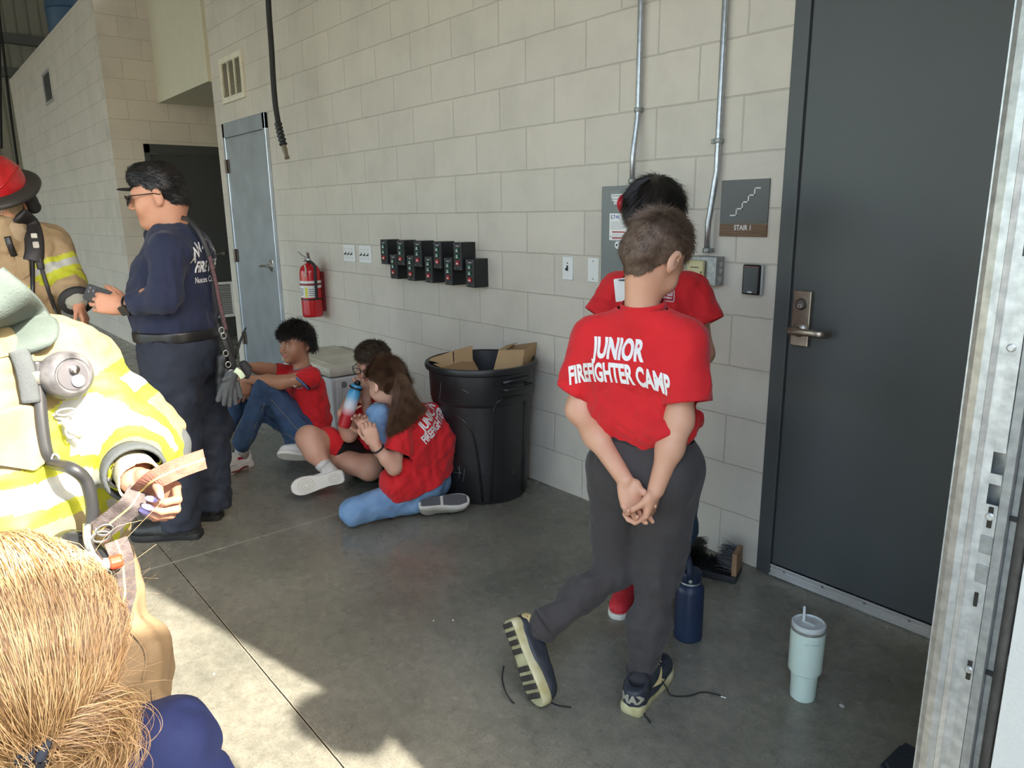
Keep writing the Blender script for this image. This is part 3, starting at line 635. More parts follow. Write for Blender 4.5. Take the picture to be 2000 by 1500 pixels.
b.tube([(cx_, cy_, 1.1), (cx_-.05, cy_-.03, 1.125), (cx_-.075, cy_-.045, 1.15)], .008, 8, flat=.5); b.tube([(cx_, cy_, 1.1), (cx_+.06, cy_-.03, 1.125), (cx_+.095, cy_-.05, 1.15)], .01, 8, flat=.5); b.tube([(cx_-.01, cy_, 1.085), (cx_-.05, cy_-.03, 1.095)], .006, 8)
b.build('valve_head', M['galv'], ex, smooth='auto')
b = MB(); b.tube(spline([(cx_+.02, cy_-.02, 1.08), (cx_+.07, cy_-.02, 1.08), (cx_+.088, cy_, 1.05), (cx_+.09, cy_, .98), (cx_+.088, cy_, .86), (cx_+.086, cy_, .8)], 6), .011, 10); b.build('hose', M['blackm'], ex, smooth=True)
b = MB(); b.tube(spline([(cx_+.04, cy_-.055, 1.06), (cx_+.065, cy_-.06, 1.02), (cx_+.062, cy_-.066, .975)], 4), [.006]*8+[.014], 8, flat=.3); b.build('service_tag', mat('tag_beige', rgb(205, 200, 180), .6), ex)
box_at((cx_-.03, -.025, .7), (cx_+.03, 0, 1.0), .003).build('wall_bracket', mat('bracket_red2', rgb(120, 20, 26), .5), ex)
# ================= overhead-door track beside the opening =================
TRX = (1.436, 1.444, 1.470, 1.503, 1.516, 1.528, 1.543)
tr = empty('door_track', (1.47, -1.25, 0), 'galvanized overhead door track with slotted angle at the right jamb', 'door track')
b = MB(); H_ = 3.2
prof = [(1.436, -1.225), (1.4365, -1.2535), (1.4445, -1.2585), (1.456, -1.262), (1.4665, -1.2615), (1.473, -1.257), (1.4865, -1.2555)]
for (x0, y0), (x1, y1) in zip(prof[:-1], prof[1:]): b.quad((x0, y0, 0), (x1, y1, 0), (x1, y1, H_), (x0, y0, H_))
b.quad((1.436, -1.225, 0), (1.503, -1.225, 0), (1.503, -1.225, H_), (1.436, -1.225, H_))
def zr(px, py):
    d = at(px, py, 1)-CAM; return (CAM+d*((-1.2555-CAM[1])/d[1]))[2]
holes = [(zr(1925, 921), zr(1927, 878)), (zr(1913, 980), zr(1915, 939)), (zr(1985, 500), zr(1985, 456)), (zr(1992, 432), zr(1995, 386)), (zr(1993, 150), zr(1995, 95)), (1.95, 1.985), (2.0, 2.035)]
zs = 0
for z0, z1 in sorted(holes): b.quad((1.4865, -1.2555, zs), (1.503, -1.2555, zs), (1.503, -1.2555, z0), (1.4865, -1.2555, z0)); zs = z1
b.quad((1.4865, -1.2555, zs), (1.503, -1.2555, zs), (1.503, -1.2555, H_), (1.4865, -1.2555, H_))
ang = b.build('slotted_angle', [M['galv']], tr)
md = ang.modifiers.new('s', 'SOLIDIFY'); md.thickness = .0022
b = MB(); b.box((1.5035, -1.256, 0), (1.5165, -1.236, H_)); b.box((1.5165, -1.24, 0), (1.5275, -1.232, H_)); b.build('inner_channel', M['galv_d'], tr, bevel=.001)
for z in (zr(1980, 825), zr(1965, 1016), zr(1925, 1320), zr(1990, 640)): b = MB(); b.box((1.5167, -1.245, z-.0035), (1.528, -1.239, z+.0035)); b.build('channel_gap', M['black'], tr)
b = MB(); b.tube([(1.535, -1.246, 0), (1.535, -1.246, H_)], .0078, 14); b.build('rubber_seal', mat('seal_grey', (.06, .06, .062), .45, bump=.4, bscale=40, var=.3, vscale=40), tr, smooth=True)
for (px, py) in ((1976, 679), (1934, 1008), (1893, 1306)):
    z = zr(px, py); d = at(px, py, 1)-CAM; X = (CAM+d*((-1.2565-CAM[1])/d[1]))[0]
    b = MB(); b.lathe([(.0062, 0), (.0062, .003), (.004, .0045)], (X, -1.2565, z), (0, -1, 0), 16); b.box((X-.0006, -1.2612, z-.005), (X+.0006, -1.2605, z+.005)); b.build('bolt', M['galv'], tr)
    b = MB(); b.box((X-.0032, -1.2572, z-.019), (X+.0032, -1.2564, z-.004), .001); b.box((X-.0032, -1.2572, z+.004), (X+.0032, -1.2564, z+.015), .001); b.build('slot', M['joint'], tr)
for (px, py) in ((1918, 1062), (1908, 1118)):
    z = zr(px, py); b = MB(); b.box((1.486, -1.2572, z-.0148), (1.5025, -1.2555, z+.0148), .001); b.build('knockout', M['galv_d'], tr)
z = zr(1911, 1172); b = MB(); b.box((1.489, -1.2568, z-.012), (1.4945, -1.2562, z+.012), .001); b.build('slot', M['joint'], tr)
# ================= floor clutter =================
def crack(n, pts, wdt, m):
    rg = random.Random(n); P = spline([onfloor(x, y) for x, y in pts], 14); b = MB()
    for i in range(len(P)): P[i][0] += rg.uniform(-.0025, .0025); P[i][1] += rg.uniform(-.0025, .0025)
    for i in range(len(P)-1):
        d = nrm(P[i+1]-P[i]); s = V([-d[1], d[0], 0])*wdt*rg.uniform(.3, 1); z = V([0, 0, .0006]); b.quad(P[i]-s+z, P[i+1]-s+z, P[i+1]+s+z, P[i]+s+z)
    tag(b.build('trim_%d' % n, m), kind='structure')
hair = mat('hairline_crack', rgb(120, 112, 96), .9)
crack(1, [(770, 1005), (830, 1002), (900, 1008), (950, 1000), (1020, 1010), (1060, 1004), (1110, 1018), (1165, 1030)], .0014, hair)
crack(2, [(1385, 1128), (1420, 1150), (1470, 1180), (1530, 1215), (1600, 1255), (1700, 1310), (1795, 1358)], .0011, hair)
crack(3, [(1720, 1265), (1760, 1288), (1800, 1300)], .0009, hair)
fleck = mat('pale_fleck', rgb(206, 204, 196), .8)
rg = random.Random(4)
for i, (x, y, s, l) in enumerate([(1645, 1380, .010, 'small crumpled white scrap on the floor right of the pale tumbler'), (847, 1213, .004, 'tiny pale chip on the floor, leftmost of the pair of chips'), (885, 1212, .005, 'tiny pale chip on the floor, right of the pair of chips'), (1066, 1148, .003, 'tiny round pale chip left of the crossed legs'), (418, 1317, .005, 'tiny white chip on the sunlit floor beside the joint')]):
    p = onfloor(x, y); b = MB(); k = 8; P = [(p[0]+s*rg.uniform(.5, 1)*math.cos(a*.785), p[1]+s*rg.uniform(.3, 1)*math.sin(a*.785), .0005) for a in range(k)]
    b.prism(P, (0, 0, 1), .0025); tag(b.build('paper_scrap' if i == 0 else 'chip', fleck), l, 'scrap' if i == 0 else 'chip')
# ---- trash bin ----
BN = V([-1.05, -.288, 0]); bin_ = empty('trash_bin', BN, 'tall round black trash bin holding cardboard against the block wall', 'trash bin')
bp = mat('bin_plastic', (.017, .017, .018), .42, var=.3, vscale=6, bump=.3, bscale=35, detail=8)
b = MB(); b.lathe([(.21, 0), (.222, .004), (.228, .02), (.236, .30), (.246, .50), (.252, .505), (.262, .525), (.266, .66), (.27, .664), (.282, .668), (.286, .682), (.282, .695), (.272, .698), (.264, .69), (.258, .60), (.225, .05), (.0, .045)], BN, n=64); b.build('bin_body', bp, bin_, smooth='auto')
vd = nrm(V([CAM[0]-BN[0], CAM[1]-BN[1], 0])); vr = V([-vd[1], vd[0], 0])    # towards viewer, viewer's right
def bs(a, z, e=.004):
    r = np.interp(z, [0, .02, .3, .5, .525, .66], [.222, .228, .236, .246, .262, .266])+e; a = math.radians(a); return BN+(vd*math.cos(a)+vr*math.sin(a))*r+V([0, 0, z])
for path, rr in (([(-78, .515), (-60, .50), (-40, .475), (-24, .445), (-14, .40), (-9, .33), (-5, .18), (-2, .02)], .006), ([(8, .02), (10, .2), (12, .4), (14, .51), (20, .545), (35, .55), (50, .54), (56, .51), (57, .3), (58, .03)], .006), ([(60, .50), (62, .3), (62, .03)], .004), ([(-40, .03), (-42, .2), (-44, .40)], .004)):
    b = MB(); b.tube(spline([bs(a, z, .001) for a, z in path], 6), rr, 8); b.build('rib', mat('bin_gloss', (.006, .006, .006), .3), bin_, smooth=True)
b = MB(); b.tube(spline([bs(22, .60, .0), bs(22, .60, .03), bs(26, .598, .04), bs(40, .598, .04), bs(52, .598, .04), bs(56, .60, .03), bs(56, .60, .0)], 5), .009, 8); b.tube([bs(22, .63, .004), bs(38, .632, .01), bs(56, .63, .004)], .012, 8); b.build('handle', M['black'], bin_, smooth=True)
b = MB()
for a, z, a2, z2 in ((-34, .2, -30, .16), (-30, .21, -33, .13), (-24, .19, -27, .12), (23, .24, 21, .21), (40, .17, 39.5, .14), (33, .13, 33, .12), (-48, .62, -52, .54), (-20, .6, -14, .585), (-44, .16, -28, .165)): b.tube([bs(a, z, .0005), bs((a+a2)/2+.5, (z+z2)/2, .0008), bs(a2, z2, .0005)], .0007, 4)
b.build('scratches', mat('scratch', (.3, .3, .3), .7), bin_)
# ---- cardboard ----
cb = mat('cardboard', rgb(170, 138, 98), .75, var=.05, vscale=14, bump=.25, bscale=300, bstretch=(1, 1, .05)); cbi = mat('cardboard_edge', rgb(140, 110, 76), .8)
def panel(name, pts, th, m, parent):
    p = [V(q, float) for q in pts]; n = nrm(np.cross(p[1]-p[0], p[2]-p[0])); b = MB(); b.prism(p, n, th); return b.build(name, m, parent)
q = stand(BN[0], BN[1])
def bq(x, y, off): return q(x, y, off)
box1 = empty('cardboard_box', bq(890, 700, 0), 'flattened brown cardboard box with upright flaps in the left of the trash bin', 'cardboard box')
panel('flap', [bq(838, 704, .02), bq(886, 716, .0), bq(884, 686, .02), bq(843, 699, .03)], .004, cb, box1)
panel('flap', [bq(887, 712, .01), bq(923, 705, .04), bq(922, 675, .05), bq(886, 684, .02)], .004, cb, box1)
panel('box_side', [bq(846, 712, .0), bq(900, 735, -.05), bq(932, 722, .0), bq(920, 703, .05)], .004, cb, box1)
panel('box_side', [bq(855, 720, -.06), bq(925, 760, -.05), bq(934, 722, .0), bq(922, 700, .06)], .004, cbi, box1)
box2 = empty('cardboard_box', bq(1000, 700, 0), 'brown cardboard box standing open in the right of the trash bin', 'cardboard box')
A, B_, C_, D_, E_ = bq(962, 730, -.06), bq(974, 684, -.02), bq(1024, 683, -.02), bq(1018, 722, -.06), bq(1041, 705, .06)
F_, G_, H2 = bq(1048, 668, .10), bq(1010, 672, .13), bq(985, 680, .02)
panel('box_side', [A, D_, C_, B_], .004, cb, box2); panel('box_side', [D_, E_, F_, C_], .004, cb, box2)
panel('box_side', [bq(975, 735, .05), bq(1040, 735, .10), F_, bq(990, 676, .10)], .004, cbi, box2)
panel('flap', [B_, bq(992, 681, .0), bq(1010, 670, .12), bq(988, 676, .09)], .003, cb, box2)
# ---- cooler ----
co = empty('cooler', (-2.82, -.23, 0), 'large white bulk cooler with worn lid against the block wall', 'cooler')
cw = mat('cooler_white', rgb(208, 208, 206), .4, var=.05, vscale=6); cl_ = mat('cooler_lid', rgb(216, 212, 196), .55, col2=rgb(178, 170, 148), vscale=3.5)
X0, X1, Y0, Y1 = -3.2, -2.44, -.45, -.03
b = MB(); b.prism([(X0+.03, Y0+.02, 0), (X1-.03, Y0+.02, 0), (X1-.03, Y1, 0), (X0+.03, Y1, 0)], (0, 0, 1), .02)
vs = [(X0+.03, Y0+.025, .02), (X1-.03, Y0+.025, .02), (X1-.03, Y1-.0, .02), (X0+.03, Y1-.0, .02), (X0, Y0, .385), (X1, Y0, .385), (X1, Y1, .385), (X0, Y1, .385)]
b._new(vs, [[3, 2, 1, 0], [4, 5, 6, 7], [0, 1, 5, 4], [1, 2, 6, 5], [2, 3, 7, 6], [3, 0, 4, 7]]); bd_ = b.build('body', cw, co, bevel=.014)
for y in (-.40, -.08): b = MB(); b.prism([(X1-.012, y-.022, .03), (X1-.012, y+.022, .03), (X1+.004, y+.018, .37), (X1+.004, y-.018, .37)], (1, 0, 0), .01); b.build('corner_rib', cw, bd_, bevel=.005)
b = MB(); b.box((X0-.01, Y0-.012, .392), (X1+.012, Y1+.005, .46), .022); b.build('lid', cl_, co, smooth='auto')
b = MB(); b.box((X0+.06, Y0+.05, .458), (X1-.06, Y1-.05, .4635), .003); b.build('lid_panel', cl_, co)
for x in (-3.0, -2.6): b = MB(); b.box((x-.03, Y0-.03, .36), (x+.03, Y0-.005, .43), .008); b.build('latch', M['blackm'], co)
b = MB(); b.lathe([(.022, 0), (.022, .004), (.015, .006), (.015, .001), (.001, .001)], (X1-.003, -.36, .335), (1, 0, .05), 20); b.build('badge', mat('badge_grey', (.2, .2, .2), .5), co)
b = MB(); b.lathe([(.004, 0), (.004, .002)], (X1, -.30, .33), (1, 0, 0), 8); b.build('rivet', M['galv_d'], co)
# ---- boot brush ----
bb = empty('boot_brush', (.30, -.15, 0), 'boot scraper brush with black bristles between wooden ends by the grey door', 'boot brush')
e0, e1 = V([.185, -.21, 0]), V([.385, -.135, 0]); bu = nrm(e1-e0); bn = V([-bu[1], bu[0], 0]); Lb = np.linalg.norm(e1-e0)
wood = mat('worn_wood', rgb(150, 118, 88), .7, var=.25, vscale=20)
BMt = Matrix([[bu[0], bn[0], 0, e0[0]], [bu[1], bn[1], 0, e0[1]], [0, 0, 1, 0], [0, 0, 0, 1]])
b = MB(); b.box((0, -.055, .005), (Lb, .055, .03), .003, BMt); b.build('base', mat('base_black', (.02, .022, .025), .6), bb)
for x in (.0, Lb-.02):
    b = MB(); b.box((x, -.05, .03), (x+.02, .05, .125), .004, BMt); b.build('wood_end', wood, bb)
rg = np.random.RandomState(5)
def bristles(name, x, s, dx, z0, z1, n, ln):
    P = []; 
    for i in range(n):
        s2_ = rg.uniform(.6, 1.2); yy_, zz = rg.uniform(-.048, .048), rg.uniform(z0, z1); a = V([x, yy_, zz]); d = nrm(V([s, rg.uniform(-.12, .12), rg.uniform(-.05, .3) if dx else 0])) if dx != 2 else nrm(V([rg.uniform(-.1, .1), rg.uniform(-.1, .1), 1])); P.append(np.stack([a+d*ln*s2_*t for t in (0, .5, 1)]))
    P = np.array(P); P = P@V([[bu[0], bu[1], 0], [bn[0], bn[1], 0], [0, 0, 1.]])+e0
    v, f = ribbons(P, .0009, taper=.6); mesh_np(name, v, f, bb, [M['black']], smooth=False)
bristles('side_bristles', .02, 1, 1, .04, .125, 420, .055); bristles('side_bristles', Lb-.02, -1, 1, .04, .125, 420, .055)
bristles('base_bristles', Lb/2, 0, 2, .03, .03, 10, .03)
P = []
for i in range(500):
    a = V([rg.uniform(.03, Lb-.03), rg.uniform(-.048, .048), .03]); d = nrm(V([rg.uniform(-.1, .1), rg.uniform(-.1, .1), 1])); P.append(np.stack([a+d*.035*t for t in (0, .5, 1)]))
P = np.array(P)@V([[bu[0], bu[1], 0], [bn[0], bn[1], 0], [0, 0, 1.]])+e0; v, f = ribbons(P, .0011, taper=.8); mesh_np('base_bristles', v, f, bb, [M['black']], smooth=False)
# ---- navy bottle ----
c = onfloor(1343, 1243); nb = empty('water_bottle', c, 'navy insulated water bottle with loop handle standing on the floor by the boy', 'bottle')
nv = mat('navy_powder', rgb(33, 47, 74), .42, bump=.08, bscale=400); nvl = mat('navy_lid', rgb(24, 38, 62), .5)
b = MB(); b.lathe([(.044, 0), (.0475, .004), (.048, .012), (.048, .178), (.046, .192), (.039, .202), (.034, .205)], c, n=48); b.build('flask', nv, nb, smooth='auto')
b = MB(); b.lathe([(.033, .203), (.0345, .206), (.0345, .211), (.033, .213)], c, n=40); b.build('steel_ring', M['galv'], nb, smooth='auto')
b = MB(); b.lathe([(.035, .212), (.037, .215), (.037, .243), (.034, .249), (.02, .25)], c, n=40); b.build('lid', nvl, nb, smooth='auto')
vr_ = CR; hd = V([vr_[0], vr_[1], 0]); hd = nrm(hd); hb = V([-hd[1], hd[0], 0]); k_ = c-hb*.02-hd*.012
P = spline([c-hb*.036-hd*.01+V([0, 0, .228]), c-hb*.038-hd*.012+V([0, 0, .26]), c-hb*.02-hd*.014+V([0, 0, .295]), c+hb*.02-hd*.014+V([0, 0, .296]), c+hb*.038-hd*.01+V([0, 0, .26]), c+hb*.036-hd*.01+V([0, 0, .228])], 8)
b = MB(); b.tube(P, .011, 10, flat=.35, up=tuple(-hb)); b.build('loop_handle', nvl, nb, smooth=True)
b = MB(); b.lathe([(.006, 0), (.006, .003), (.004, .004)], c-hb*.040-hd*.01+V([0, 0, .227]), tuple(-hb), 14); b.build('rivet', M['galv'], nb)
# ---- tumbler ----
c = onfloor(1567, 1360); tb = empty('tumbler', c, 'pale mint steel tumbler with straw standing alone on the floor', 'tumbler')
mint = mat('mint_enamel', rgb(205, 222, 212), .38); 
b = MB(); b.lathe([(.032, 0), (.035, .003), (.036, .012), (.0375, .07), (.0395, .088), (.0462, .094), (.047, .1), (.0485, .222), (.048, .226)], c, n=48); b.build('cup', mint, tb, smooth='auto')
b = MB(); b.lathe([(.0475, .224), (.0485, .226), (.0485, .233), (.046, .235)], c, n=48); b.build('steel_rim', M['galv'], tb, smooth='auto')
b = MB(); b.lathe([(.046, .233), (.0475, .236), (.047, .246), (.043, .248), (.041, .243), (.001, .243)], c, n=48); lid = b.build('lid', mat('frosted_lid', (.6, .64, .63), .25, sss=.0), tb, smooth='auto')
s0 = c+V([-.012, .0, .243]); b = MB(); b.tube([s0-V([0, 0, .1]), s0+V([0, -.002, .05])-hd*.004], .0038, 12); b.build('straw', mat('clear_straw', (.62, .66, .66), .2), tb, smooth=True)
b = MB(); b.box((c[0]-.02, c[1]-.008, .243), (c[0]+.022, c[1]+.012, .249), .002); b.build('slide_cover', mat('frosted_lid2', (.5, .54, .54), .3), lid)
fr_ = c+hd*.036-hb*.028; sfv, sff = tube_np([c+V([0, 0, .09]), c+V([0, 0, .22])], .0485, 48)
letters('lettering', [('STANLEY', .009, .9, 0, 0, 0)], c-hb*.045+hd*.0+V([0, 0, .2]), nrm(hd+hb*.9), (0, 0, 1), [mat('etched', (.35, .38, .37), .4)], tb, surf=(sfv, sff), lift=.0003, sub=.004, reach=.1)
# ---- dark tub at the foot of the track ----
tp = [onfloor(1718, 1500), onfloor(1757, 1462), onfloor(1800, 1486), onfloor(1800, 1560), onfloor(1740, 1540)]
dk = empty('floor_mat', tp[0], 'folded dark blue mat on the floor at the foot of the door track', 'mat')
m_ = mat('mat_navy', rgb(40, 48, 58), .8, bump=.4, bscale=90)
b = MB(); b.prism([(p[0], p[1], .001) for p in tp], (0, 0, 1), .012); b.build('lower_layer', m_, dk, bevel=.003)
b = MB(); b.prism([(p[0]+.01, p[1]+.004, .0135) for p in tp], (0, 0, 1), .012); b.build('upper_layer', m_, dk, bevel=.003)
# ---- things beyond ----
def yplane(x, y, Y):
    d = at(x, y, 1)-CAM; return CAM+d*((Y-CAM[1])/d[1])
p = yplane(138, 20, -.25); c = V([p[0], -.25, 3.7])
dr = empty('storage_drum', c, 'blue drum under white wrap on top of the far block room', 'drum')
b = MB(); b.lathe([(.26, 0), (.28, .02), (.285, .3), (.295, .31), (.285, .32), (.285, .6), (.27, .62)], c, n=32); b.build('drum_body', mat('drum_blue', rgb(40, 74, 104), .4), dr, smooth='auto')
v, f = sdf([ell(c+V([0, 0, .62]), (.33, .33, .13)), ell(c+V([.15, -.1, .55]), (.2, .2, .12))], .02, .05, disp=folds(3, .03, 22)); mesh_np('white_wrap', v, f, dr, [mat('white_wrap', (.75, .76, .76), .4)])
for i, z in enumerate((5.76, 4.97)):
    b = MB(); b.box((-21, -19, z-.12), (-20.8, 4, z+.1)); tag(b.build('trim_%d' % (4+i), mat('girt_grey', rgb(104, 106, 104), .5)), kind='structure')
cbp = [at(x, y, 13.) for x, y in ((-8, -60), (0, 45), (8, 110), (18, 200), (30, 290), (42, 372), (46, 400))]
b = MB(); b.tube(spline(cbp, 6), .022, 8); tag(b.build('hanging_cable', M['blackm'], smooth=True), 'black cable hanging down in front of the far ribbed metal wall', 'cable')
b = MB(); b.tube([at(-3, -40, 14), at(3, 290, 14.2)], .02, 8); tag(b.build('hanging_cable', M['blackm'], smooth=True), 'straight thin black cable at the far left edge beside the ribbed wall', 'cable')
# ================= figure helpers =================
def TR(prims, o, R, s=1.):
    out = []
    for p in prims:
        if p[0] == 'c': out.append(('c', o+R@(p[1]*s), o+R@(p[2]*s), p[3]*s, p[4]*s, None if p[5] is None else p[5]*s, p[6]))
        else: out.append(('e', o+R@(p[1]*s), p[2]*s, R if p[3] is None else R@p[3], None, None if p[5] is None else p[5]*s, p[6]))
    return out
def frame(fwd, up, roll=0.):
    """columns right, forward, up"""
    f = nrm(fwd); u = nrm(V(up, float)-f*(V(up, float)@f)); r = np.cross(f, u)
    if roll: c, s = math.cos(roll), math.sin(roll); r, u = r*c+u*s, -r*s+u*c
    return np.stack([r, f, u], 1)
def head_prims(child=0., open_=0., ears=True, fat=0.):
    x = .0; J = 1-.12*child
    P = [ell((0, -.014, .033), (.076+fat*.3, .094, .084)), ell((0, .03, -.02), (.060+fat, .062, .082*J), k=.03), ell((0, .034, -.072*J), (.047+fat, .048, .034), k=.03),
         ell((0, .073, -.092*J), (.021+fat*.4, .018, .017), k=.02), ell((.036, .06, -.034), (.027+fat, .024, .03), k=.025), ell((-.036, .06, -.034), (.027+fat, .024, .03), k=.025),
         cap_((-.034, .078, .024), (.034, .078, .024), .011, k=.02), ell((0, -.075, -.02), (.05, .03, .045), k=.03)]
    P += [neg(ell((s*.031, .098, .004), (.018, .016, .012)), .012) for s in (-1, 1)]
    P += [ell((s*.031, .0735, .003), (.0145, .0145, .0125), k=.005) for s in (-1, 1)]
    P += [cap_((s*.043, .083, .0085), (s*.02, .0865, .009), .0025, k=.004) for s in (-1, 1)]
    P += [neg(ell((s*.031, .092, .0025), (.0135, .010, .0042)), .002) for s in (-1, 1)]
    P += [cap_((0, .088, .012), (0, .109, -.026), .0075, .0105, k=.012), ell((.0115, .1, -.031), (.008, .010, .007), k=.006), ell((-.0115, .1, -.031), (.008, .010, .007), k=.006), neg(ell((.007, .106, -.038), (.004, .005, .004)), .002), neg(ell((-.007, .106, -.038), (.004, .005, .004)), .002)]
    P += [ell((0, .0865, -.053*J), (.026, .011, .0065), k=.006), ell((0, .0845, -.066*J-open_*.5), (.022, .0115, .0068), k=.006), neg(ell((0, .1, -.0595*J-open_*.25), (.025, .014, .0014+open_*.4)), .002)]
    if ears:
        for s in (-1, 1):
            E = basis(nrm((s*1., -.35, .08)), (0, .15, 1)); P += [ell((s*.083, -.014, -.004), (.032, .0185, .006), E, k=.005), ell((s*.080, -.010, -.028), (.012, .011, .006), E, k=.004), neg(ell((s*.0895, -.006, -.001), (.019, .0105, .0055), E), .004)]
    return P
def hand_prims(w_, d, n, s, sc=1., curl=((.3, .4, .3),)*4, spread=.06, thumb=(.5, .5, .3), tlat=.8):
    """w_ wrist, d towards fingers, n palm side, s thumb side"""
    d = nrm(d); n = nrm(V(n, float)-d*(V(n, float)@d)); s = nrm(V(s, float)-d*(V(s, float)@d)-n*(V(s, float)@n)); w_ = V(w_, float); q = sc
    P = []
    off = (.031, .0105, -.010, -.0295); ln = ((.042, .025, .021), (.046, .029, .022), (.042, .027, .021), (.033, .020, .019)); pl = (.088, .092, .088, .080)
    for i in range(4):
        o = w_+(d*pl[i]+s*off[i])*q; P.append(cap_(w_+(d*.02+s*off[i]*.65)*q, o, .0135*q, .0108*q, k=.014*q))
        a = 0.; dd = nrm(d+s*spread*(1.5-i)); c = curl[i] if i < len(curl) else curl[-1]; pt = o
        for j in range(3):
            a += c[j]; v = dd*math.cos(a)+n*math.sin(a); r0 = (.0095, .0086, .0078)[j]*q; r1 = (.0086, .0078, .0066)[j]*q
            nx = pt+v*ln[i][j]*q; P.append(cap_(pt, nx, r0, r1, k=.004*q)); pt = nx
    P.append(ell(w_+(d*.05-n*-.004)*q, (.037*q, .045*q, .0145*q), np.stack([s, d, np.cross(s, d)], 1), k=.012*q))
    P.append(ell(w_+(d*.034+s*.024+n*.010)*q, (.019*q, .030*q, .015*q), np.stack([nrm(s+d*.5), nrm(d-s*.5), n], 1), k=.012*q))
    b0 = w_+(d*.028+s*.026+n*.006)*q; td = nrm(d*.75+s*tlat+n*thumb[0]); b1 = b0+td*.036*q
    td2 = nrm(td+(d*.3-s*.5*thumb[1]+n*.6*thumb[1])); b2 = b1+td2*.031*q; td3 = nrm(td2+(d*.2-s*.5+n*.4)*thumb[2]); b3 = b2+td3*.026*q
    P += [cap_(b0, b1, .0135*q, .011*q, k=.010*q), cap_(b1, b2, .0105*q, .0095*q, k=.004*q), cap_(b2, b3, .0095*q, .0072*q, k=.004*q)]
    return P
def stad(c, r, hw, d): c = V(c, float); return cap_(c-r*(hw-d), c+r*(hw-d), d)
SKIN = {}
def skin(name, c, c2=None, lip=None):
    m = mat('skin_'+name, c, .48, col2=c2 or tuple(min(1, v*1.12) for v in c), vscale=9, sss=.12, bump=.15, bscale=900, dist=.0006)
    return m
def lips_mi(v, f, o, R, s, kid=0.):
    """material index 1 for the lips"""
    c = v[f].mean(1); l = (c-o)@R/s; J = 1-.12*kid
    return ((np.abs(l[:, 0]) < .0235*(1-((l[:, 2]+.0595*J)/.012)**2*.5)) & (l[:, 2] > -.0725*J) & (l[:, 2] < -.0475*J) & (l[:, 1] > .088)).astype(int)
def eyes(parent, o, R, s, iris=rgb(60, 40, 28), closed=False):
    for sd_ in (-1, 1):
        c = V([sd_*.031, .0732, .0025])
        b = MB(); b.lathe([(.0135*math.sin(a), -.0135*math.cos(a)) for a in np.linspace(0.01, 3.13, 14)], o+R@(c*s), tuple(R[:, 1]), 20)
        if s != 1: pass
        e = b.build('eyeball', EYEW, parent, smooth=True)
        b = MB(); b.lathe([(.0062, .0), (.0062, .0003), (.001, .0012)], o+R@((c+V([0, .0122, 0]))*s), tuple(R[:, 1]), 18); b.build('iris', mat('iris', iris, .2), e)
EYEW = mat('eye_white', (.78, .76, .73), .25); LIP = mat('lip_skin', rgb(186, 112, 104), .45, sss=.1); BROW = mat('brow_hair', rgb(46, 34, 28), .8)
def brows(parent, o, R, s, m, seed=0, n=160, th=.006):
    rg = np.random.RandomState(seed); P = []
    for sd_ in (-1, 1):
        for i in range(n):
            u = rg.rand(); a = V([sd_*(.013+.034*u), .0925-.012*u*u, .0225+.006*math.sin(u*2.6)+rg.uniform(-.5, .5)*th*(1-.6*u)]); d = nrm(V([sd_, -.25, .35-.6*u]))*.008
            P.append([a-V([0, .001, 0]), a+d*.5+V([0, .0012, 0]), a+d])
    P = np.array(P)*s@R.T+o; v, f = ribbons(P, .00045, taper=.4); return mesh_np('eyebrows', v, f, parent, [m], smooth=False)
def scalp(o, R, s, grow=.006, front=.02, side=.0, ear=True, nape=-.055, top=.0, extra=(), h=.004, disp=None, k=.02, neck=None):
    """hair volume following the skull, open at the face. returns v,f"""
    P = [ell((0, -.014, .033), (.077+grow, .095+grow, .085+grow+top)), ell((0, -.066, -.035), (.055+grow, .044+grow, .055), k=.03)]+list(extra)
    if neck is not None:   # close-cropped: hug the skull and neck
        g = grow; P = [ell((0, -.014, .033), (.076+g, .094+g, .084+g+top)), ell((0, .03, -.02), (.060+g, .062, .07), k=.03), ell((0, -.075, -.02), (.05+g, .03+g, .045+g), k=.03)]+list(extra)
        P = TR(P, o, R, s)+[cap_(neck[0], neck[1], neck[2]+g, neck[3]+g, k=.03)]
    else: P = TR(P, o, R, s)
    v, f = sdf(P, h, k*s, disp=disp)
    l = (v-o)@R/s; fc = (v[f].mean(1)-o)@R/s
    x, y, z = np.abs(fc[:, 0]), fc[:, 1], fc[:, 2]
    xs_, zs_ = (-.085, -.045, -.026, -.008, .012, front, .2), (nape, nape+.008, -.03, .012, .030, .055, .02)
    keep = z > np.interp(y, xs_, zs_)+side*(y > -.03)
    keep &= ~((y > .035) & (z < .050))
    return v, f[keep]
def hairlen(o, R, s): return lambda P: (P-o)@R/s
SLV = lambda sh, el, r0, r1, dn, k=.035: [kap(sh, el, r0, r1, k=k, n=dn)]
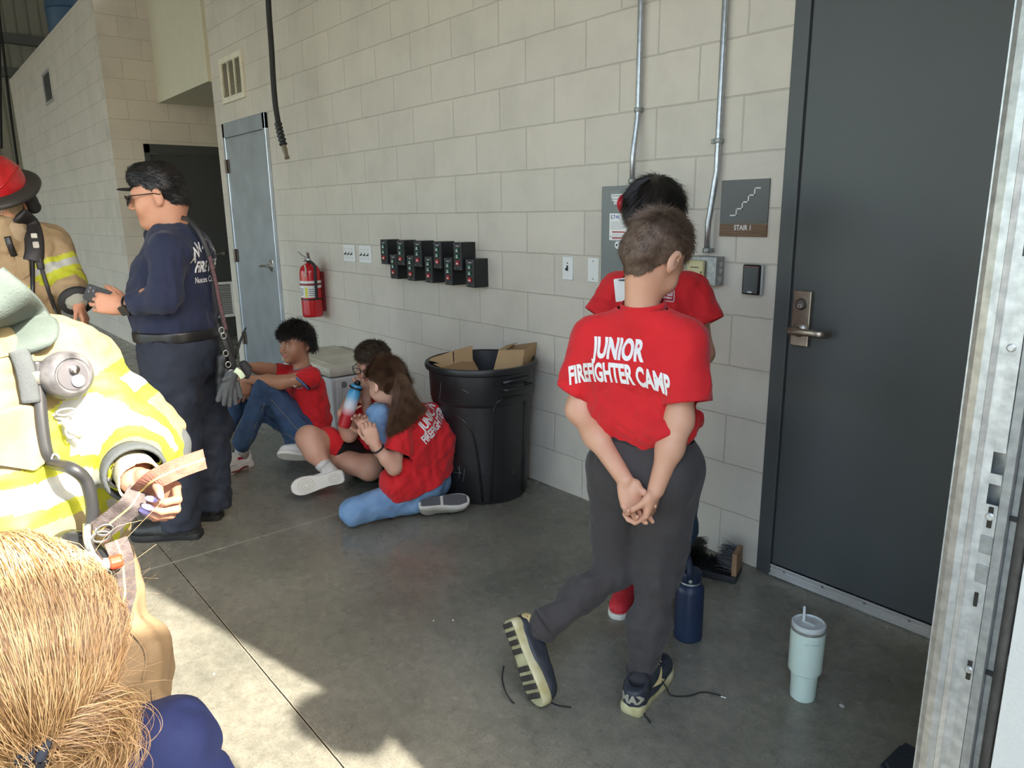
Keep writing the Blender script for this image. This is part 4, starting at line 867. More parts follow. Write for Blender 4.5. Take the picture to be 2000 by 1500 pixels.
def opened(v, f, ends):
    """takes off the flat caps so sleeves and legs are open tubes; ends (point, direction, radius)"""
    c = v[f].mean(1); n = np.cross(v[f[:, 2]]-v[f[:, 0]], v[f[:, 3]]-v[f[:, 1]]); n /= np.linalg.norm(n, axis=1)[:, None]+1e-12; keep = np.ones(len(f), bool)
    for e, dn, r in ends: dn = nrm(dn); keep &= ~(((n@dn) > .55) & (np.abs((c-e)@dn) < .014) & (np.linalg.norm(c-e, axis=1) < r))
    v = v.copy(); kv = np.zeros(len(v), bool); kv[f[keep]] = True; rv = np.zeros(len(v), bool); rv[f[~keep]] = True; bd = np.nonzero(kv & rv)[0]
    for e, dn, r in ends:
        dn = nrm(dn); b_ = bd[np.linalg.norm(v[bd]-e, axis=1) < r]; h_ = (v[b_]-e)@dn; b_ = b_[np.abs(h_) < .02]; v[b_] -= (((v[b_]-e)@dn)+.004)[:, None]*dn
    return v, f[keep]
def trim(v, f, planes):
    c = v[f].mean(1); keep = np.ones(len(f), bool)
    for pt, n_, cen, rad in planes: keep &= ~(((c-pt)@nrm(n_) > 0) & (np.linalg.norm(c-cen, axis=1) < rad))
    return v, f[keep]
arm_ = lambda a, e, w_, r0, r1, r2: [cap_(a, e, r0, r1*1.02), cap_(e, (e*.62+w_*.38), r1, r1*.97, k=.03), cap_(e*.62+w_*.38, w_, r1*.95, r2, k=.03)]
def surf_of(o): return (V([v_.co[:] for v_ in o.data.vertices]), [list(p_.vertices) for p_ in o.data.polygons])
def shoe(parent, heel, toe, up, wdt=.094, m_up=None, m_sole=None, name='shoe', H=.075, sole=.028, tread=None, collar=.05, laces=None, open_top=True, toe_up=0., hi=.0):
    """builds one shoe as a child part with sole, upper; heel/toe are floor-contact ends"""
    heel, toe = V(heel, float), V(toe, float); L = np.linalg.norm(toe-heel); R = frame(toe-heel, up); o = heel; w2 = wdt/2
    Y = [0, .01, .04, .12, .28, .45, .62, .78, .9, .97, 1.0]; Wl = [.25, .5, .66, .72, .66, .70, .86, .93, .80, .52, .22]
    pts = [(-wl*w2*(1.03 if y > .5 else 1), y*L) for y, wl in zip(Y, Wl)]; pr = [(wl*w2*(.96 if y > .5 else 1), y*L) for y, wl in zip(Y, Wl)][::-1]
    ring = spline(V([(a, b, 0) for a, b in pts+pr+[pts[0]]]), 3)[:-1]
    lift = lambda y: toe_up*max(0, (y/L-.7)/.3)**2
    b = MB(); lv = []
    for z, g in ((0, .93), (.004, .985), (sole*.5, 1.0), (sole*.85, .985), (sole, .94)):
        c0 = V([0, L/2, 0]); lv.append([o+R@(V([p[0]*g, c0[1]+(p[1]-c0[1])*(1-(1-g)*.4), z+lift(p[1])])) for p in ring])
    n = len(ring); vs = [p for l_ in lv for p in l_]; fs = [[j*n+i, j*n+(i+1) % n, (j+1)*n+(i+1) % n, (j+1)*n+i] for j in range(4) for i in range(n)]+[list(range(n))[::-1], [4*n+i for i in range(n)]]
    b._new(vs, fs)
    root = link(name, bpy.data.meshes.new(name), parent)
    bpy.data.objects.remove(root)
    P = [ell((0, L*.80, sole+.012), (w2*.80, L*.18, H*.42)), cap_((0, L*.62, sole+.016), (0, L*.3, H*.78), w2*.74, w2*.60, k=.03), ell((0, L*.14, sole+.02), (w2*.66, L*.135, H*.72)), cap_((0, L*.16, sole), (0, L*.18, H+hi), w2*.64, w2*.62, k=.02), ell((0, L*.45, sole), (w2*.78, L*.3, H*.32))]
    if open_top: P += [neg(cap_((0, L*.2, H*.75), (0, L*.18, H*1.8+hi), w2*.44, w2*.52), .006)]
    P = TR(P, o, R)
    v, f = sdf(P, .004, .02, cuts=[(o+R@V([0, 0, sole*.75]), -R[:, 2], .003), (o+R@V([0, L*.18, H*1.02+hi]), nrm(R[:, 2]-R[:, 1]*.25), .006)])
    u = mesh_np(name, v, f, parent, [m_up])
    b.build('sole', m_sole, u, smooth='auto')
    if laces:
        for i in range(5):
            y = L*(.42+.055*i); zt = np.interp(y/L, [.4, .7], [H*.78+w2*.50, sole+w2*.62]); b = MB(); b.tube(spline([o+R@V([-w2*.4, y, zt-.012]), o+R@V([0, y-.004, zt+.003]), o+R@V([w2*.4, y, zt-.012])], 4), .0028, 6); b.build('lace', laces, u, smooth=True)
    if tread is not None:
        for i in range(9):
            y = L*(.06+.1*i); ww = np.interp(y/L, Y, Wl)*w2*.86
            if .38 < y/L < .5: continue
            b = MB()
            for k in range(5):
                x = -ww+k*2*ww/5+.002; b.box((x, y-.008, -.006), (x+2*ww/5-.004, y+.008, .001), .001, Matrix([[*R[0], o[0]], [*R[1], o[1]], [*R[2], o[2]], [0, 0, 0, 1]]))
            b.build('tread', tread, u)
    return u, R, o, L
TEE = mat('red_cotton', rgb(206, 24, 32), .85, var=.06, vscale=7, bump=.35, bscale=700, dist=.0008, sheen=.1, wrinkle=.95)
def collar(c, ax, r1, r2, m, parent, w_=.016, up_=(0, 0, 1)):
    b = MB(); a = nrm(ax); b.lathe([(1.04, -.6), (1.07, -.2), (1.05, .25), (1.0, .5), (.95, .48), (.96, -.3)], (0, 0, 0), (0, 0, 1), 36, cap=False)
    Rc = basis(a, r1); k = np.linalg.norm(r1); k2 = np.linalg.norm(r2)
    for v_ in b.bm.verts: x, y, z = v_.co; v_.co = Vector(c+Rc@V([x*k, y*k2, z*w_]))
    return b.build('collar', m, parent, smooth=True)
TEXTW = mat('white_print', (.8, .78, .76), .6)
DENIM = mat('blue_denim', rgb(44, 66, 98), .8, col2=rgb(62, 88, 124), vscale=9, bump=.4, bscale=900, dist=.0008, wrinkle=.5)
DENIML = mat('light_denim', rgb(98, 134, 176), .8, col2=rgb(122, 156, 194), vscale=9, bump=.4, bscale=900, dist=.0008, wrinkle=.5)
def tris(f): return np.concatenate([f[:, [0, 1, 2]], f[:, [0, 2, 3]]])
# ================= boy seen from behind, hands clasped =================
q = stand(.575, -.93)
pa = empty('person', (.575, -.93, 0), 'boy seen from behind in red camp shirt with hands clasped behind his back', 'person')
skA = skin('fair', rgb(204, 152, 122), rgb(214, 166, 140))
neck = q(1256, 593, .0); hc = q(1277, 492, -.0)
shL, shR = q(1158, 650, .06), q(1338, 655, -.05); up = V([0, 0, 1.]); rt = nrm(shR-shL); fw = nrm(np.cross(up, rt))
elL, wrL = q(1131, 800, .03), q(1221, 938, -.135); elR, wrR = q(1326, 822, -.11), q(1281, 957, -.15)
hfw = nrm(fw*.88+rt*.16+up*-.66); HR = frame(hfw, up*.8+fw*.5+rt*.24); ho = q(1276, 503, .0); HS = .965
P = TR(head_prims(child=1), ho, HR, HS)+[cap_(neck+V([0, 0, -.05]), ho+HR@V([0, -.022, -.055]), .051, .036, k=.03)]
hv = sdf(P, .003, .012)
arm = arm_
PL = arm(shL, elL, wrL, .043, .034, .0225)
back = -fw
PL += hand_prims(wrL, q(1240, 1000, -.150)-wrL, q(1222, 950, -.4)-q(1222, 950, 0)+rt*.1, rt, .80, curl=((.45, .5, .3), (.6, .6, .4), (.75, .75, .5), (.9, .8, .5)), thumb=(.35, .3, .2), tlat=.55)
PR = arm(shR, elR, wrR, .043, .034, .0225)
PR += hand_prims(wrR, q(1264, 1015, -.160)-wrR, -rt*.75-fw*.1-up*.1, q(1290, 950, -.5)-q(1290, 950, 0)-rt*.5, .80, curl=((.7, .9, .5), (.75, .95, .5), (.8, 1.0, .6), (.8, 1.0, .6)), thumb=(.5, .6, .4), tlat=.5)
vl = sdf(PL, .0026, .008); vr_ = sdf(PR, .0026, .008)
v, f = join_np([hv, vl, vr_]); mesh_np('body', v, f, pa, [skA])
# shirt
wst = q(1262, 838, .0); chest = (shL+shR)/2-up*.13
hipc = q(1258, 842, 0)
sL, sR = q(1125, 768, .045), q(1340, 790, -.095); dn1 = nrm(nrm(sL-shL)-rt*.25); dn2 = nrm(nrm(sR-shR)+rt*.1)
P = SLV(shL-up*.01, sL, .058, .064, dn1)+SLV(shR-up*.01, sR, .058, .070, dn2)
P += [cap_(neck-up*.035, shL-up*.02, .055, .05, k=.04), cap_(neck-up*.035, shR-up*.02, .055, .05, k=.04), stad((shL+shR)/2-up*.09-fw*.008, rt, .158, .088), stad((shL+shR)/2-up*.19, rt, .150, .092), stad(hipc+up*.05, rt, .148, .098), stad(hipc+up*.01, rt, .142, .095)]
P += [ell(q(1250, 832, -.085), (.11, .03, .028), k=.04), ell(q(1345, 820, .05), (.04, .05, .04), k=.03)]
dsp = folds(11, .0095, 70, axis=up*.8+rt*.5, stretch=.3)
d2 = folds(5, .0038, 150, axis=up*.6-rt*.6, stretch=.3)
ctr = (shL+shR)/2
def disp(P_):
    h_ = (P_-ctr)@(-up); return dsp(P_)*np.clip((h_-.03)/.2, .2, 1.2)+d2(P_)*np.clip(h_/.2, .3, 1)
sv, sf = sdf(P, .0045, .03, disp=disp, cuts=[])
sv, sf = opened(sv, sf, [(sL, dn1, .1), (sR, dn2, .1)]); sv, sf = trim(sv, sf, [(neck-up*.010, up*1.-fw*.1, neck, .08), (hipc-up*.052, -up, hipc, .4)])
sh_ = mesh_np('shirt', sv, sf, pa, [TEE]); md = sh_.modifiers.new('s', 'SOLIDIFY'); md.thickness = .003; md.offset = 0
collar(neck-up*.006, up*.96-fw*.16, rt*.058, fw*.060, TEE, sh_, .024)
tc = q(1190, 717, -.12)
letters('print', [('JUNIOR', .070, .62, .0030, -.005, .034, 0, -.32), ('FIREFIGHTER CAMP', .071, .50, .0028, -.002, -.028, 1.0, -.28)], tc, nrm(V([rt[0], rt[1], 0])+up*.02), up, [TEXTW], sh_, surf=(sv, tris(sf)), lift=.0032, sub=.010, reach=.2)
# trousers
TRO = mat('charcoal_jersey', rgb(60, 56, 56), .85, var=.05, vscale=10, bump=.3, bscale=600, dist=.0008, sheen=.1, wrinkle=.5)
hL, hR = q(1207, 915, .03), q(1308, 915, -.02); kL, aL = q(1205, 1105, .04), q(1060, 1222, -.05); kR, aR = q(1286, 1120, .0), q(1252, 1318, -.03)
wb = q(1262, 858, 0)
P = [stad(wb, rt, .128, .088), stad(q(1260, 900, .0), rt, .145, .10), cap_(hL, kL, .098, .075), cap_(kL, aL, .072, .052, k=.02), cap_(hR, kR, .10, .074), cap_(kR, (kR+aR)/2-fw*.01, .073, .066), cap_((kR+aR)/2-fw*.01, aR, .068, .048), ell(q(1215, 930, -.05), (.075, .06, .08), k=.05), ell(q(1300, 935, -.08), (.075, .06, .08), k=.05), ell(q(1075, 1205, -.04), (.05, .05, .045), k=.02)]
dt = folds(21, .011, 50, axis=up, stretch=.6); dt2 = folds(8, .005, 120, axis=rt, stretch=.4)
def disp(P_): z = P_[:, 2]; return dt(P_)*np.clip((.78-z)/.3, .15, 1)+dt2(P_)*np.clip((.62-z)/.3, .2, 1)
tv, tf = sdf(P, .0048, .028, disp=disp); tv, tf = trim(tv, tf, [(wb+up*.012, up, wb, .3)])
tr_ = mesh_np('trousers', tv, tf, pa, [TRO])
v, f = sdf([stad(wb+up*.004, rt, .133, .092)], .005, .02, disp=folds(2, .002, 90, axis=up, stretch=.1), cuts=[(wb+up*.022, up), (wb-up*.016, -up)]); mesh_np('waistband', v, f, tr_, [mat('waistband', rgb(38, 36, 37), .8)])
b = MB(); Ps = [q(x, y, o_) for x, y, o_ in ((1262, 925, -.13), (1290, 918, -.145), (1315, 912, -.14), (1338, 905, -.10))]
for j, (a, r_) in enumerate(((aL, .049), (aR, .046))):
    d_ = nrm((aL-kL) if j == 0 else (aR-kR)); b = MB(); b.tube([a-d_*.012, a+d_*.006, a+d_*.02, a+d_*.026], [r_+.002, r_-.004, r_-.008, r_-.014], 28); b.build('cuff', TRO, tr_, smooth=True)
# shoes
upm = mat('shoe_navy_black', rgb(34, 40, 50), .5, col2=rgb(56, 60, 68), vscale=30, bump=.4, bscale=250, dist=.001); slm = mat('shoe_sole_yellowed', rgb(168, 160, 112), .35, col2=rgb(200, 196, 160), vscale=25); trd = mat('shoe_tread', rgb(58, 54, 50), .8); gold = mat('gold_print', rgb(214, 196, 140), .4); silv = mat('silver_print', rgb(160, 156, 140), .4)
heR, toR = onfloor(1228, 1398), onfloor(1306, 1300); toR = heR+nrm(toR-heR)*.265
u, R_, o_, L_ = shoe(pa, heR, toR, up, .10, upm, slm, H=.085, sole=.032, tread=trd, laces=mat('black_lace', (.015, .015, .016), .7), toe_up=.01)
BK = R_
letters('heel_lettering', [('2MAX', .034, 1.0, .0018, 0, 0)], o_+R_@V([0, -.01, .052]), R_[:, 0], R_[:, 2], [silv], u, surf=(lambda m_: (V([v_.co[:] for v_ in m_.vertices]), [list(p_.vertices) for p_ in m_.polygons]))(u.data), lift=.0012, sub=.006, reach=.06)
sw = o_+R_@V([-.045, .11, .05])
def patch(name, pts, surfobj, n_, m, parent, lift=.0015, reach=.05):
    """flat coloured patch laid on a surface"""
    bvh = BVHTree.FromPolygons([v_.co.copy() for v_ in surfobj.data.vertices], [list(p_.vertices) for p_ in surfobj.data.polygons])
    b = bmesh.new(); b.faces.new([b.verts.new(Vector(p)) for p in pts]); bmesh.ops.triangulate(b, faces=b.faces)
    for _ in range(4): bmesh.ops.subdivide_edges(b, edges=[e for e in b.edges if e.calc_length() > .006], cuts=1); bmesh.ops.triangulate(b, faces=b.faces)
    n_ = nrm(n_)
    for v_ in b.verts:
        h = bvh.ray_cast(v_.co+Vector(n_)*reach, Vector(-n_), reach*2)
        if h[0] is not None: v_.co = h[0]+Vector(n_)*lift
    me = bpy.data.meshes.new(name); b.to_mesh(me); b.free(); return link(name, me, parent, [m])
X = R_[:, 0]
patch('side_mark', [o_+R_@V([.05, y, z]) for y, z in ((.085, .055), (.12, .062), (.165, .078), (.14, .056), (.16, .04), (.125, .046))], u, X, gold, u)
for i in range(3): patch('stripe', [o_+R_@V([x, y, .14]) for x, y in ((-.0+.012*i*0+.002, .150+.016*i), (.020, .144+.016*i), (.020, .150+.016*i), (.002, .156+.016*i))], u, R_[:, 2], gold, u, reach=.12)
toL = onfloor(1052, 1384, .012); heL = q(990, 1213, -.07)
heL = toL+nrm(heL-toL)*.262; upL = nrm(nrm(aL-(heL+toL)/2)+nrm(V([*(toL-CAM)[:2], 0]))*.45); 
u, R2, o2, L2 = shoe(pa, heL, toL, upL, .10, upm, slm, H=.085, sole=.032, tread=trd, laces=mat('black_lace2', (.015, .015, .016), .7), toe_up=.008)
sfo = (lambda m_: (V([v_.co[:] for v_ in m_.vertices]), [list(p_.vertices) for p_ in m_.polygons]))(u.data)
sx = 1 if (R2[:, 0]@(CAM-o2)) > 0 else -1
letters('heel_lettering', [('2MAX', .034, 1., .0018, 0, 0)], o2+R2@V([0, -.01, .055]), R2[:, 0], R2[:, 2], [gold], u, surf=sfo, lift=.0012, sub=.006, reach=.06)
letters('side_lettering', [('MAX', .036, .9, .0018, 0, 0)], o2+R2@V([sx*.05, .035, .062]), -R2[:, 1]*sx*-1, R2[:, 2], [gold], u, surf=sfo, lift=.0012, sub=.006, reach=.06)
# ankles and socks
sk = mat('dark_sock', (.03, .03, .032), .9)
for a, o0, R0 in ((aR, o_, R_), (aL, o2, R2)):
    b = MB(); b.tube([a, o0+R0@V([0, .055, .06])], [.034, .036], 20); b.build('sock', sk, pa, smooth=True)
# loose laces
LC = mat('lace_cord', (.012, .012, .013), .8)
def lace(pts, name='loose_lace'):
    b = MB(); b.tube(spline(pts, 8), .0023, 8); b.build(name, LC, pa, smooth=True)
fl_ = lambda x, y, z=.004: onfloor(x, y, z)
lace([o_+R_@V([.022, .13, .075]), o_+R_@V([.05, .145, .03]), fl_(1312, 1358), fl_(1345, 1359), fl_(1370, 1352), fl_(1395, 1355), fl_(1416, 1362)])
lace([o_+R_@V([-.0, .12, .075]), o_+R_@V([-.055, .10, .06]), fl_(1255, 1388, .01), fl_(1264, 1402), fl_(1270, 1411)][1:])
b = MB(); b.tube([fl_(1408, 1360), fl_(1418, 1363)], .0026, 8); b.build('lace_tip', M['galv'], pa)
lace([q(984, 1300, -.05), q(981, 1325, -.055), fl_(988, 1352, .02), fl_(1000, 1370), fl_(1004, 1373)])
lace([toL+R2[:, 2]*.03-R2[:, 1]*.06, fl_(1062, 1358, .03), fl_(1075, 1371), fl_(1092, 1378), fl_(1116, 1381)])
# hair
hm = mat('brown_hair', rgb(80, 62, 50), .6, col2=rgb(112, 92, 76), vscale=60)
v, f = scalp(ho, HR, HS, grow=.003, front=.03, nape=-.094, h=.004, neck=(neck-up*.05, ho+HR@V([0, -.022, -.055]), .051, .036), extra=[ell((0, .0, .075), (.05, .07, .048), k=.04)])
hr = mesh_np('hair', v, f, pa, [hm])
wh_ = ho+HR@(V([.012, -.075, .092])*HS)
def flow(P_):
    d = P_-wh_; r_ = np.linalg.norm(d, axis=1)[:, None]+1e-6; d /= r_; a = np.cross(d, HR[:, 2]); return d+a*1.1*np.exp(-r_/.05)
top = lambda C_: np.where(((C_-ho)@HR[:, 2]) > .045, 1.6, 1.)
v2, f2 = strands(v, f, 9000, flow, .009, .0006, segs=2, seed=2, jit=.3, lift=.3)
v3, f3 = strands(v, f, 6500, flow, .026, .0007, segs=4, seed=3, jit=.2, lift=.4, mask=lambda C_: (((C_-ho)@HR[:, 2]) > .055).astype(float)+1e-9)
v, f = join_np([(v2, f2), (v3, f3)]); mesh_np('hair_strands', v, f, hr, [hm], smooth=False)
# ================= boy facing us, behind =================
q = stand(.24, -.47)
pb = empty('person', (.24, -.47, 0), 'black-haired boy in red shirt and glasses facing us, mostly hidden behind the nearer boy', 'person')
skB = skin('tan', rgb(196, 142, 112), rgb(206, 154, 124)); lk_ = nrm(V([CAM[0]-.24, CAM[1]+.47, 0])); vr_ = V([-lk_[1], lk_[0], 0])   # toward viewer; viewer's right
fw = nrm(lk_+vr_*.05); up = V([0, 0, 1.]); rt = nrm(np.cross(fw, up)); ho = q(1276, 424, -.05); HR = frame(fw*.72-up*.70, up*.8+fw*.5); HS = 1.0
neck = q(1285, 520, .02); sLt, sRt = q(1208, 555, .03), q(1352, 560, .03)     # viewer left / right shoulders
eL, wL = q(1172, 690, -.02), q(1250, 740, -.16); eR, wR = q(1372, 690, .0), q(1290, 750, -.16)
P = TR(head_prims(child=.6), ho, HR, HS)+[cap_(neck-up*.05, ho+HR@V([0, -.02, -.05]), .054, .046, k=.03)]
hv = sdf(P, .0035, .012)
pl = arm_(sLt-up*.01, eL, wL, .044, .036, .024)+hand_prims(wL, vr_*.8-up*.2, lk_*-1., up, .85); pr = arm_(sRt-up*.01, eR, wR, .044, .036, .024)+hand_prims(wR, -vr_*.8-up*.2, lk_*-1, up, .85)
v, f = join_np([hv, sdf(pl, .004, .01), sdf(pr, .004, .01)]); mesh_np('body', v, f, pb, [skB])
hips = q(1275, 868, .03); r2 = -rt if (rt@vr_) < 0 else rt
s1, s2 = q(1171, 622, .0), q(1380, 636, .0); d1, d2_ = nrm(nrm(s1-sLt)-vr_*.1), nrm(nrm(s2-sRt)+vr_*.1)
P = SLV(sLt-up*.01, s1, .06, .068, d1)+SLV(sRt-up*.01, s2, .062, .068, d2_)
P += [cap_(neck-up*.04, sLt-up*.02, .058, .052, k=.04), cap_(neck-up*.04, sRt-up*.02, .058, .052, k=.04), stad((sLt+sRt)/2-up*.10, r2, .165, .098), stad((sLt+sRt)/2-up*.22, r2, .155, .10), stad(hips+up*.08, r2, .15, .105), stad(hips-up*.01, r2, .152, .108)]
v, f = sdf(P, .005, .03, disp=(lambda a, b: lambda P_: a(P_)+b(P_))(folds(31, .006, 75, axis=up, stretch=.3), folds(32, .0025, 170)))
v, f = opened(v, f, [(s1, d1, .1), (s2, d2_, .1)]); v, f = trim(v, f, [(neck-up*.01, up, neck, .08), (hips-up*.06, -up, hips, .4)])
sh_ = mesh_np('shirt', v, f, pb, [TEE]); md = sh_.modifiers.new('s', 'SOLIDIFY'); md.thickness = .003
b = MB(); c = neck-up*.008; b.tube([c+r2*.058*math.cos(a)+fw*.056*math.sin(a)-up*.02*math.sin(a) for a in np.linspace(0, 6.283, 30)], .007, 8, cap=False); b.build('collar', TEE, sh_, smooth=True)
LOGOR = mat('badge_maroon', rgb(160, 24, 44), .6); cl = q(1297, 582, -.14); ru = nrm(vr_-up*.10)
sfc = (v, tris(f))
def rrect(w_, h_, r_, c, R1, U1, n=5):
    P = []
    for sx_, sy_, a0 in ((1, 1, 0), (-1, 1, 90), (-1, -1, 180), (1, -1, 270)):
        for k in range(n): a = math.radians(a0+90*k/(n-1)); P.append(c+R1*(sx_*(w_/2-r_)+r_*math.cos(a))+U1*(sy_*(h_/2-r_)+r_*math.sin(a)))
    return P
def logo(parent, surfobj, c, R1, U1, n_, t1, t2, sc=1.):
    surf = surf_of(surfobj)
    a = patch('logo_border', rrect(.072*sc, .044*sc, .008*sc, c, R1, U1), surfobj, n_, TEXTW, parent, lift=.0030, reach=.15)
    patch('logo_field', rrect(.067*sc, .039*sc, .006*sc, c, R1, U1), surfobj, n_, LOGOR, parent, lift=.0036, reach=.15)
    letters('logo_lettering', [(t1, .018*sc, .62, .0006, 0, .004*sc), (t2, .0085*sc, .8, .0002, 0, -.010*sc)], c, R1, U1, [TEXTW], parent, surf=surf, lift=.0042, sub=.008, reach=.15)
logo(sh_, sh_, cl, ru, up, lk_, 'ANNAVILLE', 'FIRE DEPARTMENT', .95)
# lanyard card
c = q(1214, 566, -.15); b = MB(); b.prism(rrect(.045, .075, .003, c, nrm(vr_+up*.12), nrm(up-vr_*.12)), lk_, .0015); tagc = b.build('name_card', M['white'], pb)
b = MB(); b.box(c+V([-.008, -.008, .030]), c+V([.008, .008, .034])); b.build('card_clip', M['black'], tagc)
b = MB(); b.tube([c+up*.035, q(1228, 530, -.10), q(1250, 508, -.03)], .002, 6); b.build('lanyard', M['black'], pb)
# jeans, shoes
hl, hr_ = q(1222, 905, .03), q(1318, 905, .03); kl, kr = q(1190, 1010, -.01), q(1330, 1030, .04); al, ar = q(1222, 1140, .0), q(1300, 1130, .1)
P = [stad(hips+up*.01, r2, .135, .092), stad(hips-up*.07, r2, .145, .10), cap_(hl, kl, .088, .066), cap_(kl, al, .064, .052), cap_(hr_, kr, .088, .066), cap_(kr, ar, .064, .052), ell(q(1166, 950, -.0), (.035, .04, .09), k=.04)]
v, f = sdf(P, .006, .03, disp=folds(41, .008, 60, axis=up, stretch=.6)); mesh_np('jeans', v, f, pb, [mat('dark_denim', rgb(40, 62, 84), .8, col2=rgb(54, 78, 100), vscale=12)])
redu = mat('red_mesh_shoe', rgb(196, 32, 48), .7, col2=rgb(220, 60, 72), vscale=120); w_s = mat('shoe_sole_white', rgb(215, 212, 205), .5)
t0 = onfloor(1203, 1212); shoe(pb, t0-nrm(t0-onfloor(1250, 1120))*.25, t0, up, .095, redu, w_s, H=.075, sole=.022, laces=mat('red_lace', rgb(200, 40, 50), .6))
t1 = onfloor(1300, 1165); shoe(pb, t1-nrm(t1-onfloor(1310, 1080))*.25, t1, up, .095, redu, w_s, H=.075, sole=.022)
b = MB(); h1 = t0-nrm(t0-onfloor(1250, 1120))*.25; b.tube([h1+V([0, 0, .04]), al], [.036, .040], 18); b.build('sock', mat('white_sock', (.6, .6, .6), .9), pb, smooth=True)
# hair, glasses, red ear piece
hm = mat('black_hair', rgb(22, 18, 16), .42, col2=rgb(38, 30, 26), vscale=30)
v, f = scalp(ho, HR, HS, grow=.012, front=.05, nape=-.06, h=.005, extra=[ell((0, .05, .07), (.055, .04, .04), k=.03), ell((.05, .0, .05), (.036, .06, .05), k=.03), ell((-.05, .0, .05), (.036, .06, .05), k=.03)])
hr = mesh_np('hair', v, f, pb, [hm]); wh_ = ho+HR@(V([0, -.05, .125])*HS)
def flow(P_):
    d = P_-wh_; d /= np.linalg.norm(d, axis=1)[:, None]+1e-6; return d+HR[:, 0]*.35
v2, f2 = strands(v, f, 9000, flow, .04, .0006, segs=5, seed=7, jit=.12, lift=.1, grav=.04); mesh_np('hair_strands', v2, f2, hr, [hm], smooth=False)
gl = MB(); m1 = lambda x, y, z: ho+HR@(V([x, y, z])*HS)
for s_ in (-1, 1):
    gl.tube([m1(s_*.033+.024*math.cos(a), .106, .002+.017*math.sin(a)) for a in np.linspace(0, 6.283, 22)], .0018, 6, cap=False); gl.tube([m1(s_*.056, .104, .008), m1(s_*.077, .08, .008), m1(s_*.082, .0, .006), m1(s_*.078, -.012, -.008)], .0022, 6)
gl.tube([m1(-.01, .108, .006), m1(.01, .108, .006)], .0018, 6); gl.build('glasses', mat('grey_frames', (.25, .25, .27), .3, .3), pb, smooth=True)
rp = q(1222, 398, .02); v, f = sdf([ell(rp, (.03, .03, .034))], .004, .01); mesh_np('ear_cup', v, f, pb, [mat('red_plastic', rgb(190, 24, 44), .35)])
# ================= three children sitting on the floor =================
def two(a, b): return lambda P_: a(P_)+b(P_)
def axes(bx, by):
    lk = nrm(V([CAM[0]-bx, CAM[1]-by, 0])); return lk, V([-lk[1], lk[0], 0])      # towards viewer, viewer's right
SOLEW = mat('sole_white', rgb(210, 206, 198), .5); SHOEW = mat('white_leather', rgb(214, 214, 212), .5); SOCKW = mat('ribbed_sock', rgb(205, 203, 198), .9, bump=.5, bscale=200, bstretch=(1, 1, .1))
BLKH = mat('jet_hair', rgb(20, 17, 16), .4, col2=rgb(34, 28, 24), vscale=30)
def short_hair(o, R, s, parent, m, L=.03, n=7000, seed=0, grow=.01, front=.045, nape=-.06, extra=(), whorl=(0, -.06, .11), side=0., lift=.35, jit=.3, grav=.02, rad=.0006, sw=0.):
    v, f = scalp(o, R, s, grow=grow, front=front, nape=nape, h=.005, extra=extra, side=side); hr = mesh_np('hair', v, f, parent, [m]); w_ = o+R@(V(whorl)*s)
    def fl(P_): d = P_-w_; d /= np.linalg.norm(d, axis=1)[:, None]+1e-6; return d+R[:, 0]*sw
    a, b = strands(v, f, n, fl, L, rad, segs=4, seed=seed, jit=jit, lift=lift, grav=grav); mesh_np('hair_strands', a, b, hr, [m], smooth=False); return hr
# ---- boy in jeans, looking left ----
bx, by = -2.22, -.80; q = stand(bx, by); lk, vr = axes(bx, by); up = V([0, 0, 1.])
pc = empty('person', (bx, by, 0), 'seated dark-haired boy in red shirt and jeans, arm resting on his raised knee', 'person')
skC = skin('olive', rgb(178, 128, 100), rgb(190, 142, 114))
ho = q(578, 671, 0); HR = frame(-vr*.80+lk*.62-up*.05, up); HS = .98; neck = q(590, 716, .0)
P = TR(head_prims(child=.4, fat=.002), ho, HR, HS)+[cap_(neck-up*.05, ho+HR@V([0, -.022, -.055]), .052, .045, k=.03)]
hv = sdf(P, .0035, .011)
sN, sF = q(606, 736, -.15), q(574, 733, .17); eN, wN = q(548, 747, -.17), q(484, 741, -.10); eF, wF = q(525, 722, .15), q(480, 716, .05)
aN = arm_(sN, eN, wN, .045, .036, .025)+hand_prims(wN, -vr*.35-up*1., -vr*.1+lk*-.9, -vr*.9, .9, curl=((.2, .3, .3), (.3, .3, .3), (.35, .4, .3), (.4, .4, .3)))
aF = arm_(sF, eF, wF, .045, .036, .025)+hand_prims(wF, -vr*.2-up, lk*.8, -vr, .9, curl=((.5, .6, .4),)*4)
parts = [hv, sdf(aN, .0035, .009), sdf(aF, .0035, .009)]; v, f = join_np(parts)
mi = np.concatenate([lips_mi(hv[0], hv[1], ho, HR, HS, .4), np.zeros(len(f)-len(hv[1]), int)])
bo = mesh_np('body', v, f, pc, [skC, LIP], mi=mi); eyes(bo, ho, HR, HS); brows(bo, ho, HR, HS, BROW, 1)
hips = q(602, 842, .0); dp = nrm(sN-sF); s1, s2 = q(590, 747, -.165), q(536, 727, .155); d1, d2_ = nrm(nrm(s1-sN)+up*-.3), nrm(s2-sF)
ch = (sN+sF)/2
P = SLV(sN, s1, .066, .066, d1)+SLV(sF, s2, .064, .062, d2_)
P += [cap_(neck-up*.04, sN+up*-.01, .06, .055, k=.04), cap_(neck-up*.04, sF, .06, .055, k=.04), stad(ch-up*.08+vr*.02, dp, .165, .105), stad(ch-up*.17+vr*.025, dp, .16, .115), stad(hips+up*.08+vr*.02, dp, .16, .12), stad(hips+up*.0, dp, .165, .125)]
v, f = sdf(P, .0055, .03, disp=two(folds(51, .008, 70, axis=lk+up*.2, stretch=.4), folds(52, .003, 160, axis=vr, stretch=.4)))
